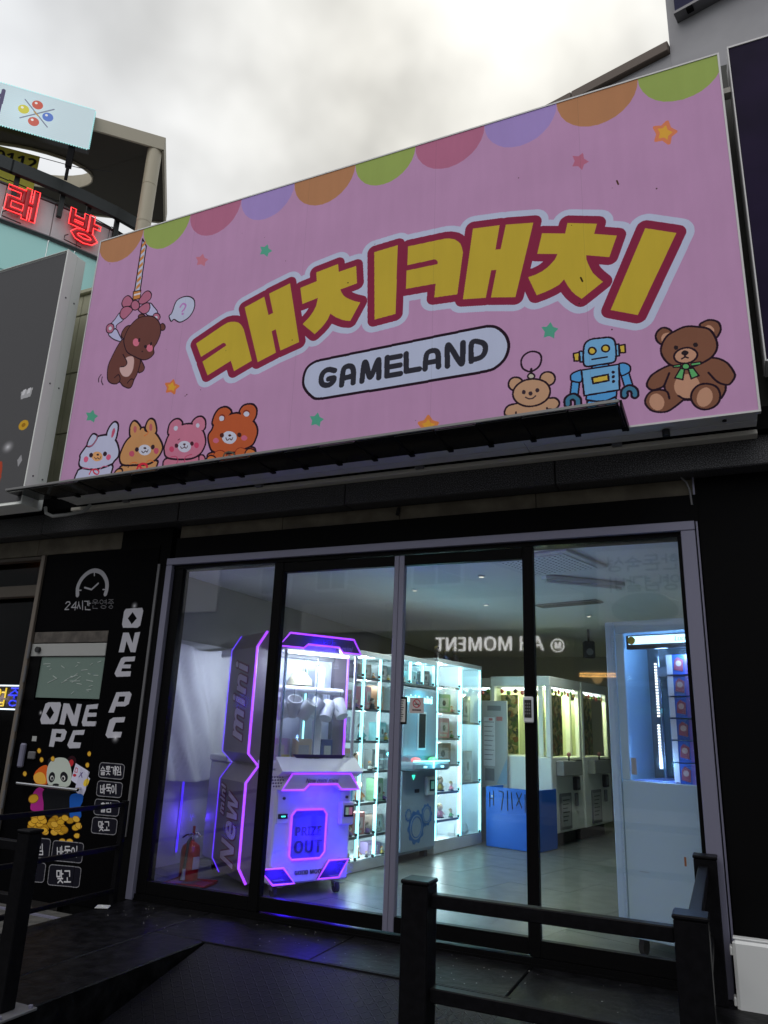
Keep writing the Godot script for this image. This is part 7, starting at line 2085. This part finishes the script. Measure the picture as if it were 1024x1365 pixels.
	_d(c, "S", "b48c28", 3, "785014", "564,1541 566,1550 558,1560 544,1565 528,1565 517,1559 515,1550 522,1541 537,1535 553,1535")
	_d(c, "S", "be9637", 3, "785014", "555,1586 549,1595 535,1600 519,1599 505,1594 500,1585 505,1576 519,1571 536,1571 549,1577")
	_d(c, "S", "be9637", 3.1, "785014", "416,1549 414,1559 403,1566 386,1569 370,1565 361,1557 363,1548 375,1540 392,1538 408,1541")
	_d(c, "S", "c89b32", 3.1, "785014", "356,1576 351,1584 337,1590 319,1589 305,1583 299,1574 304,1566 319,1560 336,1561 351,1567")
	_d(c, "S", "c89b32", 3, "785014", "501,1536 504,1546 498,1556 484,1562 468,1563 456,1558 453,1549 459,1539 473,1532 489,1531")
	_d(c, "S", "c89b32", 3.1, "785014", "439,1558 432,1566 417,1570 400,1568 387,1561 383,1551 390,1543 405,1539 422,1541 435,1548")
	_d(c, "S", "a07820", 3, "785014", "498,1540 501,1550 494,1560 481,1566 465,1567 453,1561 449,1552 456,1542 470,1536 486,1535")
	_d(c, "S", "be9637", 3, "785014", "701,1564 692,1571 676,1573 661,1568 651,1560 650,1551 659,1544 674,1542 690,1546 700,1555")
	_d(c, "S", "b48c28", 3, "785014", "603,1586 600,1595 588,1602 571,1603 556,1599 549,1591 552,1582 565,1575 581,1574 596,1578")
	_d(c, "S", "c89b32", 3.1, "785014", "373,1552 372,1561 362,1569 345,1573 329,1570 319,1563 320,1553 331,1545 348,1542 364,1544")
	_d(c, "S", "a07820", 3, "785014", "603,1587 596,1595 581,1598 565,1596 553,1589 550,1579 557,1571 572,1568 589,1571 600,1578")
	_d(c, "S", "a07820", 3, "785014", "551,1571 550,1581 539,1588 523,1592 508,1589 499,1582 499,1573 510,1565 526,1561 542,1564")
	_d(c, "S", "a07820", 3, "785014", "496,1576 486,1583 471,1585 454,1580 444,1572 443,1563 452,1556 468,1554 484,1558 495,1566")
	_d(c, "S", "c89b32", 3, "785014", "596,1530 589,1538 574,1542 558,1540 545,1533 542,1524 548,1516 563,1512 580,1514 592,1521")
	_d(c, "S", "c89b32", 3.1, "785014", "456,1601 450,1610 435,1615 418,1614 404,1608 400,1599 405,1590 420,1585 437,1586 451,1592")
	_d(c, "S", "be9637", 3, "785014", "524,1571 515,1578 499,1580 483,1577 472,1569 471,1559 479,1552 495,1550 512,1553 522,1562")
	_d(c, "S", "c89b32", 3.1, "785014", "415,1527 419,1536 413,1546 399,1553 383,1554 370,1549 366,1539 372,1529 386,1523 402,1521")
	_d(c, "S", "be9637", 3, "785014", "675,1531 667,1539 652,1541 636,1538 625,1530 623,1521 631,1513 646,1511 662,1514 673,1522")
	_d(c, "S", "be9632", 2.9, "785014", "696,1605 693,1613 682,1618 668,1619 656,1616 650,1609 653,1602 663,1596 678,1595 690,1598")
	_d(c, "S", "be9632", 3, "785014", "595,1640 592,1647 582,1653 567,1654 555,1651 549,1644 551,1637 562,1631 577,1630 589,1633")
	_d(c, "S", "be9632", 3, "785014", "649,1636 646,1644 635,1649 621,1651 608,1647 603,1640 605,1633 616,1628 630,1626 643,1630")
	_d(c, "S", "be9632", 3.2, "785014", "339,1238 338,1246 332,1251 323,1252 315,1247 310,1240 311,1232 317,1226 326,1226 334,1230")
	_d(c, "S", "be9632", 3.3, "785014", "308,1190 307,1198 301,1204 292,1204 284,1199 279,1192 280,1184 286,1178 295,1178 304,1183")
	_d(c, "S", "be9632", 3.2, "785014", "226,1319 225,1327 219,1333 210,1333 201,1329 196,1321 197,1313 203,1308 213,1307 221,1312")
	_d(c, "S", "be9632", 3.1, "785014", "687,1248 686,1255 681,1260 672,1261 664,1257 660,1249 661,1242 667,1237 676,1236 683,1240")
	_d(c, "S", "be9632", 3.1, "785014", "689,1189 688,1197 682,1202 674,1202 666,1198 662,1191 663,1183 669,1178 677,1177 685,1182")
	_d(c, "S", "be9632", 3.2, "785014", "424,1229 423,1236 417,1242 408,1242 400,1238 395,1230 396,1222 402,1217 411,1216 419,1221")
	_d(c, "F", "16161d", 3.7, "78787d", "922,1231 932,1234 939,1239 942,1246 942,1293 940,1300 933,1305 923,1307 788,1306 779,1304 771,1299 768,1292 767,1244 770,1237 777,1231 787,1230")
	_hangul(c, "슬롯게임", Vector2(774, 1250), Vector2(37.1, -2.0), Vector2(8.3, 43.0), 0.12, "a8a8ac")
	_d(c, "F", "16161d", 3.6, "78787d", "925,1324 935,1326 942,1331 944,1338 945,1385 943,1391 936,1396 926,1398 790,1399 781,1397 773,1392 771,1385 769,1337 772,1330 779,1325 789,1323")
	_hangul(c, "바둑이", Vector2(792, 1341), Vector2(38.6, -2.4), Vector2(8.9, 46.0), 0.12, "a8a8ac")
	_d(c, "F", "16161d", 3.6, "78787d", "923,1414 932,1416 939,1420 942,1427 942,1477 940,1483 933,1488 924,1490 791,1492 781,1490 774,1485 771,1479 770,1428 772,1422 779,1416 789,1415")
	_hangul(c, "홀덤", Vector2(810, 1432), Vector2(38.2, -2.7), Vector2(8.8, 45.2), 0.12, "a8a8ac")
	_d(c, "F", "16161d", 3.6, "78787d", "922,1503 931,1505 938,1510 941,1516 942,1567 939,1573 932,1578 923,1580 791,1583 781,1582 774,1577 771,1570 770,1519 772,1512 779,1507 789,1505")
	_hangul(c, "맞고", Vector2(814, 1524), Vector2(39.0, -3.1), Vector2(8.9, 45.7), 0.12, "a8a8ac")
	_d(c, "F", "16161d", 3.8, "78787d", "468,1641 479,1642 486,1647 489,1654 493,1722 490,1729 483,1735 473,1737 356,1741 346,1740 338,1735 335,1728 330,1659 333,1652 340,1646 350,1644")
	_hangul(c, "게임", Vector2(347, 1678), Vector2(48.2, -4.4), Vector2(12.5, 51.6), 0.12, "a8a8ac")
	_d(c, "F", "16161d", 3.6, "78787d", "713,1639 723,1640 730,1645 733,1652 735,1721 733,1728 726,1733 716,1735 533,1742 523,1741 515,1736 512,1730 509,1658 511,1651 518,1646 528,1644")
	_hangul(c, "바둑이", Vector2(543, 1671), Vector2(50.6, -4.7), Vector2(11.6, 51.8), 0.12, "a8a8ac")
	_d(c, "F", "16161d", 3.7, "78787d", "459,1762 469,1764 477,1768 480,1775 483,1842 481,1849 474,1854 464,1856 357,1862 347,1860 339,1856 336,1849 332,1781 334,1774 341,1769 351,1766")
	_d(c, "F", "16161d", 3.6, "78787d", "720,1755 729,1757 737,1761 739,1768 741,1837 739,1844 732,1849 723,1851 532,1861 522,1860 515,1855 512,1849 508,1777 511,1770 518,1765 528,1763")
	_hangul(c, "맞고", Vector2(566, 1787), Vector2(51.0, -5.3), Vector2(13.2, 59.0), 0.12, "a8a8ac")
